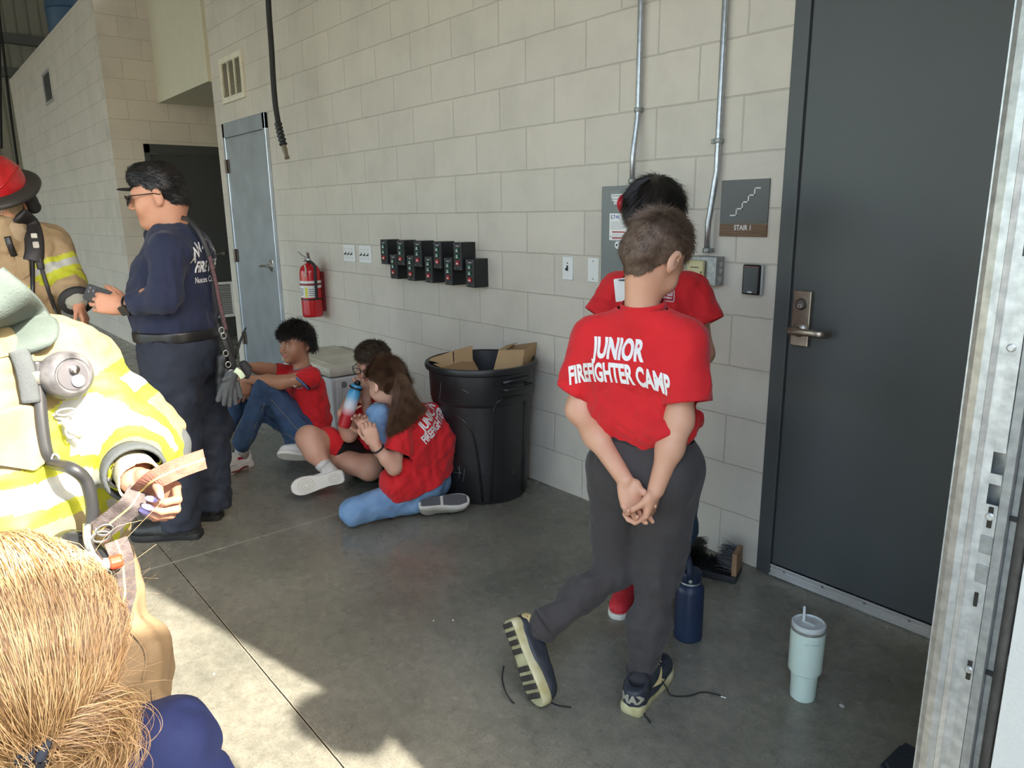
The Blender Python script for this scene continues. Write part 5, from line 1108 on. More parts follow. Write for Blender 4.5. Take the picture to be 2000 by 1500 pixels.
v, f = opened(v, f, [(s1, d1, .1), (s2, d2_, .1)]); v, f = trim(v, f, [(neck-up*.012-vr*.004, up-vr*.25, neck, .08), (hips-up*.02, -up*.9+vr*-.1, hips, .4)])
sh_ = mesh_np('shirt', v, f, pc, [TEE]); md = sh_.modifiers.new('s', 'SOLIDIFY'); md.thickness = .003
b = MB(); b.tube([neck-up*(.012-.012*math.cos(a))+(-vr)*.0+vr*.052*math.cos(a)+lk*.052*math.sin(a) for a in np.linspace(0, 6.283, 26)], .007, 8, cap=False); b.build('collar', TEE, sh_, smooth=True)
b = MB(); b.tube([neck-up*(.004-.010*math.cos(a))+vr*.046*math.cos(a)+lk*.047*math.sin(a) for a in np.linspace(0, 6.283, 26)], .005, 8, cap=False); b.build('undershirt_collar', mat('grey_cotton', rgb(110, 116, 128), .9), sh_, smooth=True)
b = MB(); b.lathe([(.058, 0), (.060, .006), (.052, .010)], s1+d1*.002, tuple(d1), 24, cap=False); b.build('undershirt_cuff', mat('blue_cotton', rgb(86, 110, 160), .9), sh_, smooth=True)
c = q(567, 759, -.19); logo(sh_, sh_, c, nrm(vr*.75+lk*.5), up, nrm(lk*.8-vr*.5), 'ANNAVILLE', 'FIRE DEPARTMENT', .8)
hN, hF = q(592, 848, -.11), q(588, 838, .11); kN, aN_ = q(521, 758, -.12), q(472, 866, -.16); kF, aF_ = q(470, 770, .12), q(437, 846, .16)
P = [stad(hips-up*.0, dp, .15, .115), stad(q(592, 858, 0)+up*.0, dp, .16, .10), cap_(hN, kN, .098, .078), cap_(kN, aN_, .075, .057), cap_(hF, kF, .095, .074), cap_(kF, aF_, .072, .056)]
v, f = sdf(P, .0055, .03, disp=two(folds(61, .008, 60, axis=nrm(kN-hN), stretch=.8), folds(62, .0035, 130)), cuts=[(V([0, 0, .004]), -up)])
je = mesh_np('jeans', v, f, pc, [DENIM])
st = mat('tan_stitching', rgb(150, 138, 110), .8)
def stitch(pts, parent, surf, n_, r_=.0013):
    bvh = BVHTree.FromPolygons([Vector(p) for p in surf[0]], [list(map(int, a)) for a in surf[1]]); n_ = nrm(n_); out = []
    for p in spline(pts, 10):
        h = bvh.ray_cast(Vector(p+n_*.2), Vector(-n_), .5)
        if h[0] is not None: out.append(V(h[0])+n_*.0008)
    if len(out) > 3: b = MB(); b.tube(out, r_, 5); b.build('stitching', st, parent)
stitch([q(487, 862), q(498, 820), q(515, 780), q(522, 757)], je, (v, f), lk); stitch([q(530, 765), q(556, 795), q(578, 820), q(590, 835)], je, (v, f), lk); stitch([q(532, 852), q(545, 838), q(560, 833), q(575, 842)], je, (v, f), lk)
for a_, h_, t_, oo in ((aN_, onfloor(491, 907), onfloor(441, 926), 0), (aF_, onfloor(452, 880), onfloor(415, 890), 1)):
    t_ = h_+nrm(t_-h_)*.285
    u, Rr, o3, L3 = shoe(pc, h_, t_, up, .105, SHOEW, SOLEW, H=.10, sole=.035, laces=mat('white_lace', rgb(220, 220, 220), .6), hi=.02)
    sx = 1 if (Rr[:, 0]@lk) > 0 else -1
    patch('red_panel', [o3+Rr@V([sx*.06, y, z]) for y, z in ((.07, .075), (.115, .085), (.12, .07), (.075, .062))], u, Rr[:, 0]*sx, LOGOR, u); patch('grey_panel', [o3+Rr@V([sx*.06, y, z]) for y, z in ((.13, .05), (.19, .055), (.20, .045), (.14, .042))], u, Rr[:, 0]*sx, mat('pale_grey_panel', rgb(170, 172, 178), .5), u)
    b = MB(); pts = [o3+Rr@V([sx*(.0395+.006*math.sin(math.pi*k/8)), .06+.13*k/8, .014+.004*math.sin(k)]) for k in range(9)]; b.tube(pts, .008, 8, flat=.6); b.build('maroon_wedge', mat('maroon_rubber', rgb(110, 24, 34), .5), u, smooth=True)
    b = MB(); b.tube([o3+Rr@V([0, .055, .07]), a_+up*.02], [.038, .040], 18); b.build('sock', SOCKW, pc, smooth=True)
short_hair(ho, HR, HS, pc, BLKH, L=.028, n=8500, seed=4, grow=.010, front=.055, nape=-.05, extra=[ell((0, .055, .070), (.062, .044, .034), k=.03), ell((0, 0, .10), (.06, .07, .032), k=.03)], lift=.35, jit=.55, grav=.12, rad=.0013, side=.010)
# ---- boy with glasses and bottle ----
bx, by = -1.60, -.66; q = stand(bx, by); lk, vr = axes(bx, by)
pd = empty('person', (bx, by, 0), 'cross-legged boy with glasses in red shirt and black shorts holding a coloured bottle', 'person')
skD = skin('pale', rgb(196, 148, 124), rgb(208, 162, 140))
ho = q(728, 711, .02); HR = frame(-vr*.55+lk*.75-up*.22, up, .06); HS = .97; neck = q(738, 757, .05)
P = TR(head_prims(child=.4, open_=.008, fat=.005), ho, HR, HS)+[cap_(neck-up*.05, ho+HR@V([0, -.022, -.055]), .052, .046, k=.03)]
hv = sdf(P, .0035, .011)
# viewer-left arm holds the bottle, the other hand is at the mouth
sA, sB = q(706, 795, -.04), q(772, 795, .10); eA, wA = q(682, 848, -.16), q(668, 808, -.20); eB, wB = q(724, 850, -.04), q(716, 783, -.14)
bt0, bt1 = q(671, 833, -.235), q(697, 752, -.235); bax = nrm(bt1-bt0)
pA = arm_(sA, eA, wA, .044, .037, .026)+hand_prims(wA, bax+vr*.05, vr*.9-lk*.25, lk*.6-vr*.4, .88, curl=((.9, .8, .5), (.95, .85, .5), (1., .85, .5), (1.05, .9, .5)), thumb=(.8, .4, .3))
pB = arm_(sB, eB, wB, .044, .036, .025)+hand_prims(wB, up*1.-vr*.15, lk*-.9-vr*.3, -vr, .88, curl=((.5, .6, .5), (.6, .7, .5), (.7, .8, .5), (.8, .8, .5)), thumb=(.3, .4, .3))
hips = q(722, 905, .06); kA, aA = q(603, 856, -.20), q(632, 908, -.26); kB, aB = q(722, 913, -.24), q(655, 898, -.14); hA, hB = q(700, 893, -.02), q(745, 905, .02)
pleg = [cap_(hA, kA, .085, .062), cap_(kA, kA*.5+aA*.5+vr*-.01, .060, .055, k=.03), cap_(kA*.5+aA*.5, aA, .054, .036, k=.03), cap_(hB, kB, .085, .066), cap_(kB, aB*.5+kB*.5, .062, .056, k=.03), cap_(kB*.5+aB*.5, aB, .055, .036, k=.03)]
parts = [hv, sdf(pA, .0035, .009), sdf(pB, .0035, .009), sdf(pleg, .006, .02, cuts=[(V([0, 0, .012]), -up, .02)])]; v, f = join_np(parts)
mi = np.concatenate([lips_mi(hv[0], hv[1], ho, HR, HS, .4), np.zeros(len(f)-len(hv[1]), int)])
bo = mesh_np('body', v, f, pd, [skD, LIP], mi=mi); eyes(bo, ho, HR, HS); brows(bo, ho, HR, HS, mat('brown_brow', rgb(80, 60, 46), .8), 2)
dp = nrm(sB-sA); ch = (sA+sB)/2; s1, s2 = q(694, 832, -.12), q(745, 850, .0); d1, d2_ = nrm(s1-sA), nrm(s2-sB)
P = SLV(sA, s1, .064, .066, d1)+SLV(sB, s2, .064, .066, d2_)+[cap_(neck-up*.04, sA, .058, .055, k=.04), cap_(neck-up*.04, sB, .058, .055, k=.04), stad(ch-up*.08, dp, .165, .11), stad(ch-up*.2, dp, .155, .115), stad(hips+up*.09, dp, .155, .115)]
v, f = sdf(P, .006, .03, disp=two(folds(71, .007, 70, axis=up, stretch=.4), folds(72, .003, 150)), cuts=[(V([0, 0, .01]), -up)])
v, f = opened(v, f, [(s1, d1, .1), (s2, d2_, .1)]); v, f = trim(v, f, [(neck-up*.012, up, neck, .08)])
sh_ = mesh_np('shirt', v, f, pd, [TEE]); md = sh_.modifiers.new('s', 'SOLIDIFY'); md.thickness = .003
b = MB(); b.tube([neck-up*.012+vr*.054*math.cos(a)+lk*.054*math.sin(a) for a in np.linspace(0, 6.283, 26)], .007, 8, cap=False); b.build('collar', TEE, sh_, smooth=True)
c = q(737, 794, -.16); b = MB(); b.prism(rrect(.03, .045, .003, c, nrm(vr+lk*.1), nrm(up-vr*.1)), lk, .0012); b.build('name_card', M['white'], pd)
SHB = mat('black_shorts', (.008, .008, .009), .6, bump=.2, bscale=300); m1_ = q(655, 858, -.11)
P = [stad(hips+up*.03, dp, .155, .125), cap_(hA, q(640, 864, -.13), .100, .086), cap_(hB, q(728, 912, -.20), .10, .088)]
v, f = sdf(P, .006, .03, disp=folds(81, .006, 60), cuts=[(V([0, 0, .008]), -up)])
so_ = mesh_np('shorts', v, f, pd, [SHB, TEE], mi=((((v[f].mean(1)-q(664, 860, -.11))@nrm(vr*.8+up*-.5)) < .012) & ((v[f].mean(1)-hA)@up > -.02)).astype(int))
# shoes and socks
hl, tl = q(672, 929, -.33), q(589, 951, -.33); tl = hl+nrm(tl-hl)*.265
if min(hl[2], tl[2]) < .05: hl[2] = max(hl[2], .06); tl[2] = max(tl[2], .05)
u, Rr, o3, L3 = shoe(pd, hl, tl, -lk*.93-up*.22, .10, SHOEW, SOLEW, H=.075, sole=.028)
trd2 = mat('tread_cream', rgb(196, 190, 172), .6)
for yc, rs in ((.19, (.012, .022, .032, .042)), (.05, (.010, .019, .028))):
    for r_ in rs: b = MB(); b.tube([o3+Rr@V([r_*.85*math.cos(a), yc+r_*math.sin(a), -.0005]) for a in np.linspace(0, 6.283, 30)], .0016, 5, cap=False); b.build('tread_ring', trd2, u)
b = MB(); b.tube([aA, o3+Rr@V([0, .05, .05])], [.037, .040], 18); b.tube([aA-nrm(o3+Rr@V([0, .05, .05])-aA)*.02, aA+nrm(o3+Rr@V([0, .05, .05])-aA)*.01], [.040, .040], 18); b.build('sock', SOCKW, pd, smooth=True)
h2 = q(632, 897, -.06); t2 = q(568, 893, -.02); h2[2] = max(h2[2], .045); t2[2] = max(t2[2], .04); t2 = h2+nrm(t2-h2)*.25
u, Rr, o4, L4 = shoe(pd, h2, t2, up*.5+lk*-.5, .098, SHOEW, SOLEW, H=.07, sole=.026)
b = MB(); b.tube([aB, o4+Rr@V([0, .05, .05])], [.036, .040], 18); b.build('sock', SOCKW, pd, smooth=True)
short_hair(ho, HR, HS, pd, mat('mid_brown_hair', rgb(58, 46, 36), .5, col2=rgb(84, 68, 52), vscale=40), L=.018, n=9000, seed=9, grow=.008, front=.06, nape=-.055, extra=[ell((0, .03, .09), (.055, .06, .04), k=.03)], lift=.9, jit=.4, grav=0., rad=.0007)
gl = MB(); m1 = lambda x, y, z: ho+HR@(V([x, y, z])*HS)
for s_ in (-1, 1):
    gl.tube([m1(s_*.034+.025*math.cos(a), .108-.004*abs(math.cos(a)), .002+.018*math.sin(a)) for a in np.linspace(0, 6.283, 22)], .0024, 6, cap=False); gl.tube([m1(s_*.058, .104, .008), m1(s_*.078, .08, .008), m1(s_*.083, .0, .006), m1(s_*.079, -.012, -.008)], .0024, 6)
gl.tube([m1(-.01, .110, .006), m1(.01, .110, .006)], .002, 6); gl.build('glasses', mat('black_frames', (.012, .012, .014), .3), pd, smooth=True)
# bottle
bo_ = empty('flask', bt0, 'blue, white and red insulated bottle with black flip lid held by the boy in glasses', 'bottle')
om = mat('ombre_paint', (1, 1, 1), .35); nt = om.node_tree; g = nt.nodes.new('ShaderNodeNewGeometry'); dd = nt.nodes.new('ShaderNodeVectorMath'); dd.operation = 'SUBTRACT'; dd.inputs[1].default_value = tuple(bt0); d3 = nt.nodes.new('ShaderNodeVectorMath'); d3.operation = 'DOT_PRODUCT'; d3.inputs[1].default_value = tuple(bax)
ml = nt.nodes.new('ShaderNodeMath'); ml.operation = 'MULTIPLY'; ml.inputs[1].default_value = 1/.215; r_ = nt.nodes.new('ShaderNodeValToRGB'); e = r_.color_ramp.elements
e[0].position = .30; e[0].color = (*rgb(184, 40, 48), 1); e[1].position = .92; e[1].color = (*rgb(64, 150, 200), 1)
for p_, c_ in ((.42, rgb(214, 160, 166)), (.52, rgb(216, 216, 220)), (.62, rgb(206, 212, 222)), (.78, rgb(110, 176, 216))): x = e.new(p_); x.color = (*c_, 1)
nt.links.new(g.outputs['Position'], dd.inputs[0]); nt.links.new(dd.outputs[0], d3.inputs[0]); nt.links.new(d3.outputs['Value'], ml.inputs[0]); nt.links.new(ml.outputs[0], r_.inputs[0]); nt.links.new(r_.outputs[0], nt.nodes['Principled BSDF'].inputs['Base Color'])
b = MB(); b.lathe([(.029, 0), (.0325, .004), (.033, .01), (.033, .175), (.029, .195), (.025, .205)], bt0, tuple(bax), 36); b.build('flask_body', om, bo_, smooth='auto')
b = MB(); b.lathe([(.0265, .202), (.0285, .206), (.0285, .222), (.024, .228)], bt0, tuple(bax), 32); tp_ = b.build('lid', mat('lid_blue', rgb(70, 150, 196), .4), bo_, smooth='auto')
b = MB(); c = bt0+bax*.212; b.tube([c+nrm(np.cross(bax, lk))*.031*math.cos(a)+lk*.031*math.sin(a) for a in np.linspace(0, 6.283, 26)], .005, 8, cap=False); b.build('carry_ring', M['black'], tp_, smooth=True)
v, f = sdf([ell(bt0+bax*.236, (.017, .017, .012)), cap_(bt0+bax*.23, bt0+bax*.245+lk*.01, .010)], .002, .008); mesh_np('spout_cap', v, f, tp_, [M['black']])
# ---- kneeling girl with a ponytail ----
bx, by = -1.078, -.712; q = stand(bx, by); lk, vr = axes(bx, by)
pe = empty('person', (bx, by, 0), 'kneeling girl with a brown ponytail, red camp shirt and light blue jeans', 'person')
skE = skin('light', rgb(200, 152, 128), rgb(212, 166, 144))
ho = q(754, 747, .02); HR = frame(-vr*.62-lk*.72-up*.34, up); HS = .95; neck = q(786, 786, .03)
P = TR(head_prims(child=.5), ho, HR, HS)+[cap_(neck-up*.03, ho+HR@V([0, -.022, -.055]), .048, .040, k=.03)]
hv = sdf(P, .0035, .011)
sA, sB = q(786, 822, -.10), q(846, 808, .12)
eA, wA = q(770, 914, -.20), q(732, 868, -.21); wB = q(722, 848, -.07); eB = q(745, 880, .0)
pA = arm_(sA, eA, wA, .038, .029, .021)+hand_prims(wA, up*1.-vr*.28, -lk*.9, -vr, .82, curl=((.8, .8, .5), (.85, .8, .5), (.9, .8, .5), (.9, .8, .5)), spread=.02)
pB = arm_(sB, eB, wB, .040, .032, .022)+hand_prims(wB, up*.7-vr*.3, lk*.9-up*.1, up*.6-vr*.6, .82, curl=((.5, .6, .4),)*4)
v, f = join_np([hv, sdf(pA, .0035, .009), sdf(pB, .0035, .009)]); bo = mesh_np('body', v, f, pe, [skE])
b = MB(); dw = nrm(wA-eA); c = wA-dw*.028; s_ = nrm(np.cross(dw, lk)); b.tube([c+s_*.027*math.cos(a)+nrm(np.cross(dw, s_))*.027*math.sin(a) for a in np.linspace(0, 6.283, 26)], .0045, 8, cap=False); b.build('hair_tie', M['black'], pe, smooth=True)
hips = q(832, 932, .02); dp = nrm(sB-sA); ch = (sA+sB)/2; s1, s2 = q(776, 888, -.175), q(800, 868, .08); d1, d2_ = nrm(nrm(s1-sA)-vr*.2), nrm(s2-sB); hp = nrm(dp+vr*.2)
P = SLV(sA, s1, .058, .070, d1)+SLV(sB, s2, .058, .062, d2_)+[cap_(neck-up*.03, sA, .054, .052, k=.04), cap_(neck-up*.03, sB, .054, .052, k=.04), stad(ch-up*.06+vr*.01, dp, .15, .095), cap_(q(815, 835, .0), q(848, 860, .04), .115), cap_(q(800, 880, -.04), q(846, 880, .03), .125, .105), stad(hips+up*.06, hp, .15, .118), stad(hips+up*.0, hp, .155, .12), cap_(q(778, 945, -.12), q(835, 948, -.05), .098, k=.05)]
v, f = sdf(P, .005, .03, disp=two(folds(91, .008, 68, axis=lk+up*.5, stretch=.45), folds(92, .003, 160)))
v, f = opened(v, f, [(s1, d1, .11), (s2, d2_, .1)]); v, f = trim(v, f, [(neck-up*.004-vr*.002, up-vr*.3, neck, .075), (q(812, 962, -.1), -up*.94+vr*.30, q(812, 958, 0), .5)])
sh_ = mesh_np('shirt', v, f, pe, [TEE]); md = sh_.modifiers.new('s', 'SOLIDIFY'); md.thickness = .003
ru = nrm(vr*.80-lk*.25+up*.62); letters('print', [('JUNIOR', .060, .66, .0024, -.0, .030), ('FIREFIGHTER CAMP', .060, .53, .0022, .035, -.025)], q(852, 826, -.1), ru, nrm(up-vr*.35), [TEXTW], sh_, surf=(v, tris(f)), lift=.0032, sub=.010, reach=.25)
# jeans: kneeling leg and raised knee
kn, an = q(690, 976, -.17), q(812, 988, -.10); kn[2] = .075; an[2] = .055; hK = q(838, 945, -.06); k2, a2 = q(742, 812, -.05), q(778, 930, .08); h2 = q(834, 940, .15)
P = [stad(hips-up*.02, hp, .145, .105), cap_(hK, kn, .080, .070), cap_(kn, an, .058, .046, k=.03), cap_(h2, k2, .08, .06), cap_(k2, a2, .058, .046)]
v, f = sdf(P, .0055, .028, disp=two(folds(101, .006, 60, axis=vr, stretch=.9), folds(102, .003, 150, axis=lk, stretch=.5)), cuts=[(V([0, 0, .004]), -up)])
je = mesh_np('jeans', v, f, pe, [DENIML]); stitch([q(690, 995), q(710, 978), q(740, 968), q(765, 962)], je, (v, f), lk); stitch([q(727, 812), q(733, 845), q(748, 880)], je, (v, f), lk)
gm = mat('shoe_grey_sole', rgb(84, 84, 86), .7, bump=.5, bscale=60); km = mat('shoe_knit_grey', rgb(150, 146, 136), .8, bump=.4, bscale=200)
h_, t_ = q(816, 968, -.14), q(882, 966, -.14); h_[2] = .085; t_[2] = .085; t_ = h_+nrm(t_-h_)*.245; h_ = h_+0
u, Rr, o3, L3 = shoe(pe, h_, t_, -up*.75-lk*.45, .092, km, SOLEW, H=.066, sole=.024)
for (a, c) in ((.012, .105), (.118, .232)):
    b = MB(); P = []
    for y in np.linspace(a, c, 8): w_ = .036*np.interp(y/L3, [0, .1, .3, .45, .62, .8, 1], [.5, .72, .72, .68, .86, .9, .4]); P.append((w_, y))
    pts = [o3+Rr@V([w_, y, -.001]) for w_, y in P]+[o3+Rr@V([-w_, y, -.001]) for w_, y in P[::-1]]; b.prism(pts, -Rr[:, 2], .005); b.build('sole_pad', gm, u, bevel=.0015)
t2 = a2+(-vr*.8-lk*.3)*.12; t2[2] = .0; h3 = a2+vr*.07+lk*.02; h3[2] = 0; shoe(pe, h3, h3+nrm(t2-h3)*.245, up, .092, km, SOLEW, H=.066, sole=.024)
# hair pulled back into a ponytail
hb = mat('chestnut_hair', rgb(78, 54, 40), .42, col2=rgb(118, 88, 66), vscale=30)
v, f = scalp(ho, HR, HS, grow=.009, front=.05, nape=-.07, h=.004, side=-.004); hr = mesh_np('hair', v, f, pe, [hb])
tie = q(768, 755, -.105); tie = ho+HR@(V([-.004, -.108, .012])*HS)
def fl(P_): d = tie-P_; return d/(np.linalg.norm(d, axis=1)[:, None]+1e-6)
a, b_ = strands(v, f, 9000, fl, .05, .0007, segs=5, seed=12, jit=.07, lift=.06); mesh_np('hair_strands', a, b_, hr, [hb], smooth=False)
rg = np.random.RandomState(3); N = 3600; T = np.linspace(0, 1, 14); e0 = q(793, 830, -.17)
ends = np.stack([q(758+72*u_, 857-50*u_-12*abs(u_-.4), -.19+.04*w_) for u_, w_ in rg.rand(N, 2)]); ends += rg.randn(N, 3)*.010
fan = rg.randn(N, 3)*.007; mid = q(783, 795, -.19)+rg.randn(N, 3)*.022+(ends-e0)*.45; st_ = tie+fan
P = [(1-t)**3*st_+3*(1-t)**2*t*(tie+(lk*.05-up*.0+vr*.03)+fan*2.2)+3*(1-t)*t*t*mid+t**3*ends for t in T]; P = np.stack(P, 1)
a, b_ = ribbons(P, .0010, taper=.35); pt = mesh_np('ponytail', a, b_, hr, [hb], smooth=False)
b = MB(); ax_ = nrm(lk*.6+vr*.5+up*-.1); s_ = nrm(np.cross(ax_, up)); w2_ = nrm(np.cross(ax_, s_))
b.tube([tie+ax_*.012+s_*.017*math.cos(a)+w2_*.017*math.sin(a) for a in np.linspace(0, 6.283, 24)], .005, 8, cap=False); b.build('elastic', hb, hr, smooth=True)
# ================= man in navy uniform =================
bx, by = -1.52, -1.64; q = stand(bx, by); lk, vr = axes(bx, by); up = V([0, 0, 1.])
pm = empty('person', (bx, by, 0), 'man in navy uniform with sunglasses on, holding a black phone, seen from behind his side', 'person')
skM = skin('warm', rgb(196, 138, 108), rgb(208, 152, 122)); NAVY = mat('navy_shirt', rgb(30, 36, 62), .85, var=.06, vscale=6, bump=.35, bscale=600, dist=.0008, wrinkle=.6, sheen=.08); NAVT = mat('navy_trousers', rgb(34, 40, 54), .8, var=.05, vscale=6, bump=.3, bscale=800, dist=.0006, wrinkle=.45)
fwM = nrm(-vr*.93-lk*.36); rtM = np.cross(fwM, up)        # rtM = his right
ho = q(310, 384, .0); HR = frame(-vr*.97-lk*.22-up*.14, up); HS = 1.05; neck = q(337, 440, .0)
P = TR(head_prims(fat=.006), ho, HR, HS)+[cap_(neck-up*.06-fwM*.0, ho+HR@V([0, -.028, -.055]), .068, .060, k=.04), ell(ho+HR@V([0, .035, -.105]), (.05, .05, .03), HR, k=.03)]
hv = sdf(P, .0035, .012)
sN, sF = q(330, 492, -.20), q(362, 480, .18); eN, wN = q(322, 578, -.26), q(240, 600, -.14); eF, wF = q(330, 590, .16), q(262, 600, .05)
pN = arm_(sN, eN, wN, .055, .045, .029)+hand_prims(wN, -vr*.85+up*.22-lk*.2, -lk*.9-vr*.1-up*.1, up, 1., curl=((.6, .6, .4), (.6, .6, .4), (.7, .6, .4), (.8, .6, .4)), thumb=(.6, .3, .3), tlat=.9)
pF = arm_(sF, eF, wF, .055, .045, .029)+hand_prims(wF, -vr*.9+up*.1, lk*.6+up*.4, up, 1.)
parts = [hv, sdf(pN, .0035, .01), sdf(pF, .004, .01)]; v, f = join_np(parts)
mi = np.concatenate([lips_mi(hv[0], hv[1], ho, HR, HS), np.zeros(len(f)-len(hv[1]), int)])
bo = mesh_np('body', v, f, pm, [skM, LIP], mi=mi); eyes(bo, ho, HR, HS)
# shirt
hips = q(345, 640, .0); ch = (sN+sF)/2; dp = nrm(sF-sN); dp = nrm(V([dp[0], dp[1], 0])); s1, s2 = q(259, 594, -.175), q(280, 598, .07); d1, d2_ = nrm(s1-eN), nrm(s2-eF)
P = [kap(eN, s1, .066, .052, k=.03), kap(eF, s2, .066, .052, k=.03), cap_(sN, eN, .078, .070, k=.04), cap_(sF, eF, .078, .07, k=.04)]
P += [cap_(neck-up*.045, sN, .075, .07, k=.05), cap_(neck-up*.045, sF, .075, .07, k=.05), stad(q(352, 495, 0), dp, .215, .135), stad(q(340, 545, 0), dp, .20, .165), stad(q(338, 590, 0), dp, .20, .180), stad(hips+up*.015, dp, .195, .168)]
v, f = sdf(P, .006, .04, disp=two(folds(111, .009, 55, axis=lk+up*.3, stretch=.5), folds(112, .0035, 130, axis=up, stretch=.4)))
v, f = opened(v, f, [(s1, d1, .08), (s2, d2_, .08)]); v, f = trim(v, f, [(neck-up*.012, up*.95-fwM*.0, neck, .11), (hips-up*.03, -up, hips, .5)])
sh_ = mesh_np('shirt', v, f, pm, [NAVY]); md = sh_.modifiers.new('s', 'SOLIDIFY'); md.thickness = .003
collar(neck-up*.014, up-fwM*.25, dp*.068, fwM*.072, NAVY, sh_, .022)
cb_ = q(408, 520, -.1); nb = nrm(lk*.75+vr*.66); r1 = nrm(np.cross(up, nb)); r1 = r1 if r1@vr > 0 else -r1
surfM = (v, tris(f)); rws = []
arch = 'ANNAVILLE'
for i, chh in enumerate(arch): a = (i-4)*.33; rws.append((chh, .054, .75, .002, .125*math.sin(a), .075*math.cos(a)-.035+.02))
rws.append(('FIRE RESCUE', .062, .58, .0024, .0, -.035)); rws.append(('Nueces County ESD', .034, .72, .0004, .0, -.088))
letters('print', rws, q(406, 503, -.1), r1, up, [TEXTW], sh_, surf=surfM, lift=.0034, sub=.010, reach=.3)
# belt and trousers
P = [stad(hips-up*.018, dp, .196, .17)]
v, f = sdf(P, .005, .02, cuts=[(hips+up*.004, up, .004), (hips-up*.042, -up, .004)]); bl = mesh_np('belt', v, f, pm, [mat('black_leather', (.012, .012, .012), .35)])
b = MB(); c = q(284, 655, -.115); b.prism(rrect(.05, .052, .006, c, nrm(vr*.7+lk*.4), up), nrm(lk*.7-vr*.6), .008); b.build('buckle', mat('buckle_black', (.03, .03, .03), .3, .6), bl)
hN, hF = q(335, 700, -.10), q(375, 700, .11); kN, aN_ = q(345, 850, -.11), q(352, 1008, -.09); kF, aF_ = q(408, 840, .09), q(417, 970, .08)
eN1, eF1 = aN_+nrm(aN_-kN)*.055, aF_+nrm(aF_-kF)*.055
P = [stad(hips-up*.05, dp, .195, .165), stad(q(350, 690, 0), dp, .20, .17), cap_(hN, kN, .128, .105), kap(kN, eN1, .102, .088), cap_(hF, kF, .128, .105), kap(kF, eF1, .102, .086), cap_(q(310, 780, -.15), q(312, 850, -.16), .062, k=.04)]
v, f = sdf(P, .0065, .03, disp=two(folds(121, .010, 42, axis=up, stretch=.7), folds(122, .004, 110, axis=lk, stretch=.4)))
v, f = opened(v, f, [(eN1, nrm(aN_-kN), .13), (eF1, nrm(aF_-kF), .13)]); v, f = trim(v, f, [(hips-up*.03, up, hips, .5)])
tr_ = mesh_np('trousers', v, f, pm, [NAVT]); md = tr_.modifiers.new('s', 'SOLIDIFY'); md.thickness = .003
c = q(305, 808, -.235); v, f = sdf([cap_(c+up*.05-vr*.03, c+up*.05+vr*.03, .012), cap_(c-up*.07-vr*.03, c-up*.07+vr*.03, .012), ell(c-up*.01, (.06, .06, .085), np.stack([vr, lk, up], 1)), neg(ell(c-up*.01+lk*-.05, (.2, .06, .2), np.stack([vr, lk, up], 1)))], .005, .03, disp=folds(5, .003, 90)); mesh_np('cargo_pocket', v, f, tr_, [NAVT])
# boots
bm = mat('black_boot_leather', (.02, .021, .022), .38, bump=.4, bscale=150); bsol = mat('boot_sole', (.015, .015, .015), .7)
h1, t1 = onfloor(396, 1048), onfloor(262, 1052); t1 = h1+nrm(t1-h1)*.315; u, Rr, o3, L3 = shoe(pm, h1, t1, up, .112, bm, bsol, H=.10, sole=.032, laces=mat('boot_lace', (.02, .02, .02), .7), hi=.03)
b = MB(); b.tube([o3+Rr@V([0, .065, .09]), aN_], [.055, .06], 20); b.build('boot_shaft', bm, u, smooth=True)
h2 = onfloor(436, 1012); t2 = h2+nrm(t1-h1)*.315; u, Rr, o3, L3 = shoe(pm, h2, t2, up, .112, bm, bsol, H=.10, sole=.032, hi=.03)
b = MB(); b.tube([o3+Rr@V([0, .065, .09]), aF_], [.055, .06], 20); b.build('boot_shaft', bm, u, smooth=True)
# hair swept back
short_hair(ho, HR, HS, pm, mat('dark_hair', rgb(26, 24, 24), .4, col2=rgb(58, 54, 52), vscale=18), L=.016, n=10000, seed=14, grow=.003, front=.062, nape=-.045, whorl=(0, .09, .10), extra=[ell((0, .045, .085), (.056, .052, .045), k=.03), ell((0, -.01, .092), (.060, .07, .036), k=.03)], lift=.15, jit=.16, grav=.0, rad=.0008, side=-.004)
# sunglasses (worn)
gl = MB(); m1 = lambda x, y, z: ho+HR@(V([x, y, z])*HS)
for s_ in (-1, 1):
    pts = [m1(s_*(.034+.030*math.cos(a)), .112-.010*abs(math.cos(a))*(1 if math.cos(a) > 0 else .2), .000+.021*math.sin(a)) for a in np.linspace(0, 6.283, 20)[:-1]]
    gl.prism(pts, HR[:, 1], .004); gl.tube([m1(s_*.064, .106, .012), m1(s_*.080, .085, .013), m1(s_*.087, .0, .010), m1(s_*.084, -.025, .002)], .0042, 6, flat=.5)
gl.tube([m1(-.01, .114, .01), m1(.01, .114, .01)], .003, 6); gl.build('sunglasses', mat('gloss_black_frames', (.008, .008, .01), .12), pm, smooth='auto')
b = MB(); b.tube([neck-up*.012+fwM*.065*math.cos(a)+dp*.063*math.sin(a)+up*.012*-math.cos(a) for a in np.linspace(0, 6.283, 40)], .0014, 5, cap=False); b.build('neck_chain', M['steel'], pm)
# watch
c = wN-nrm(wN-eN)*.03; ax_ = nrm(wN-eN); s_ = nrm(np.cross(ax_, up)); w2_ = np.cross(ax_, s_); b = MB()
b.tube([c+s_*.034*math.cos(a)+w2_*.034*math.sin(a) for a in np.linspace(0, 6.283, 24)], .008, 8, cap=False, flat=.5, up=tuple(ax_)); wt = b.build('watch', M['black'], pm, smooth=True)
b = MB(); n_ = nrm(lk*.9-up*.2); n_ = nrm(n_-ax_*(n_@ax_)); b.prism(rrect(.036, .040, .006, c+n_*.034, ax_, np.cross(n_, ax_)), n_, .010); b.build('watch_case', mat('watch_glass', (.05, .045, .04), .15, .4), wt)
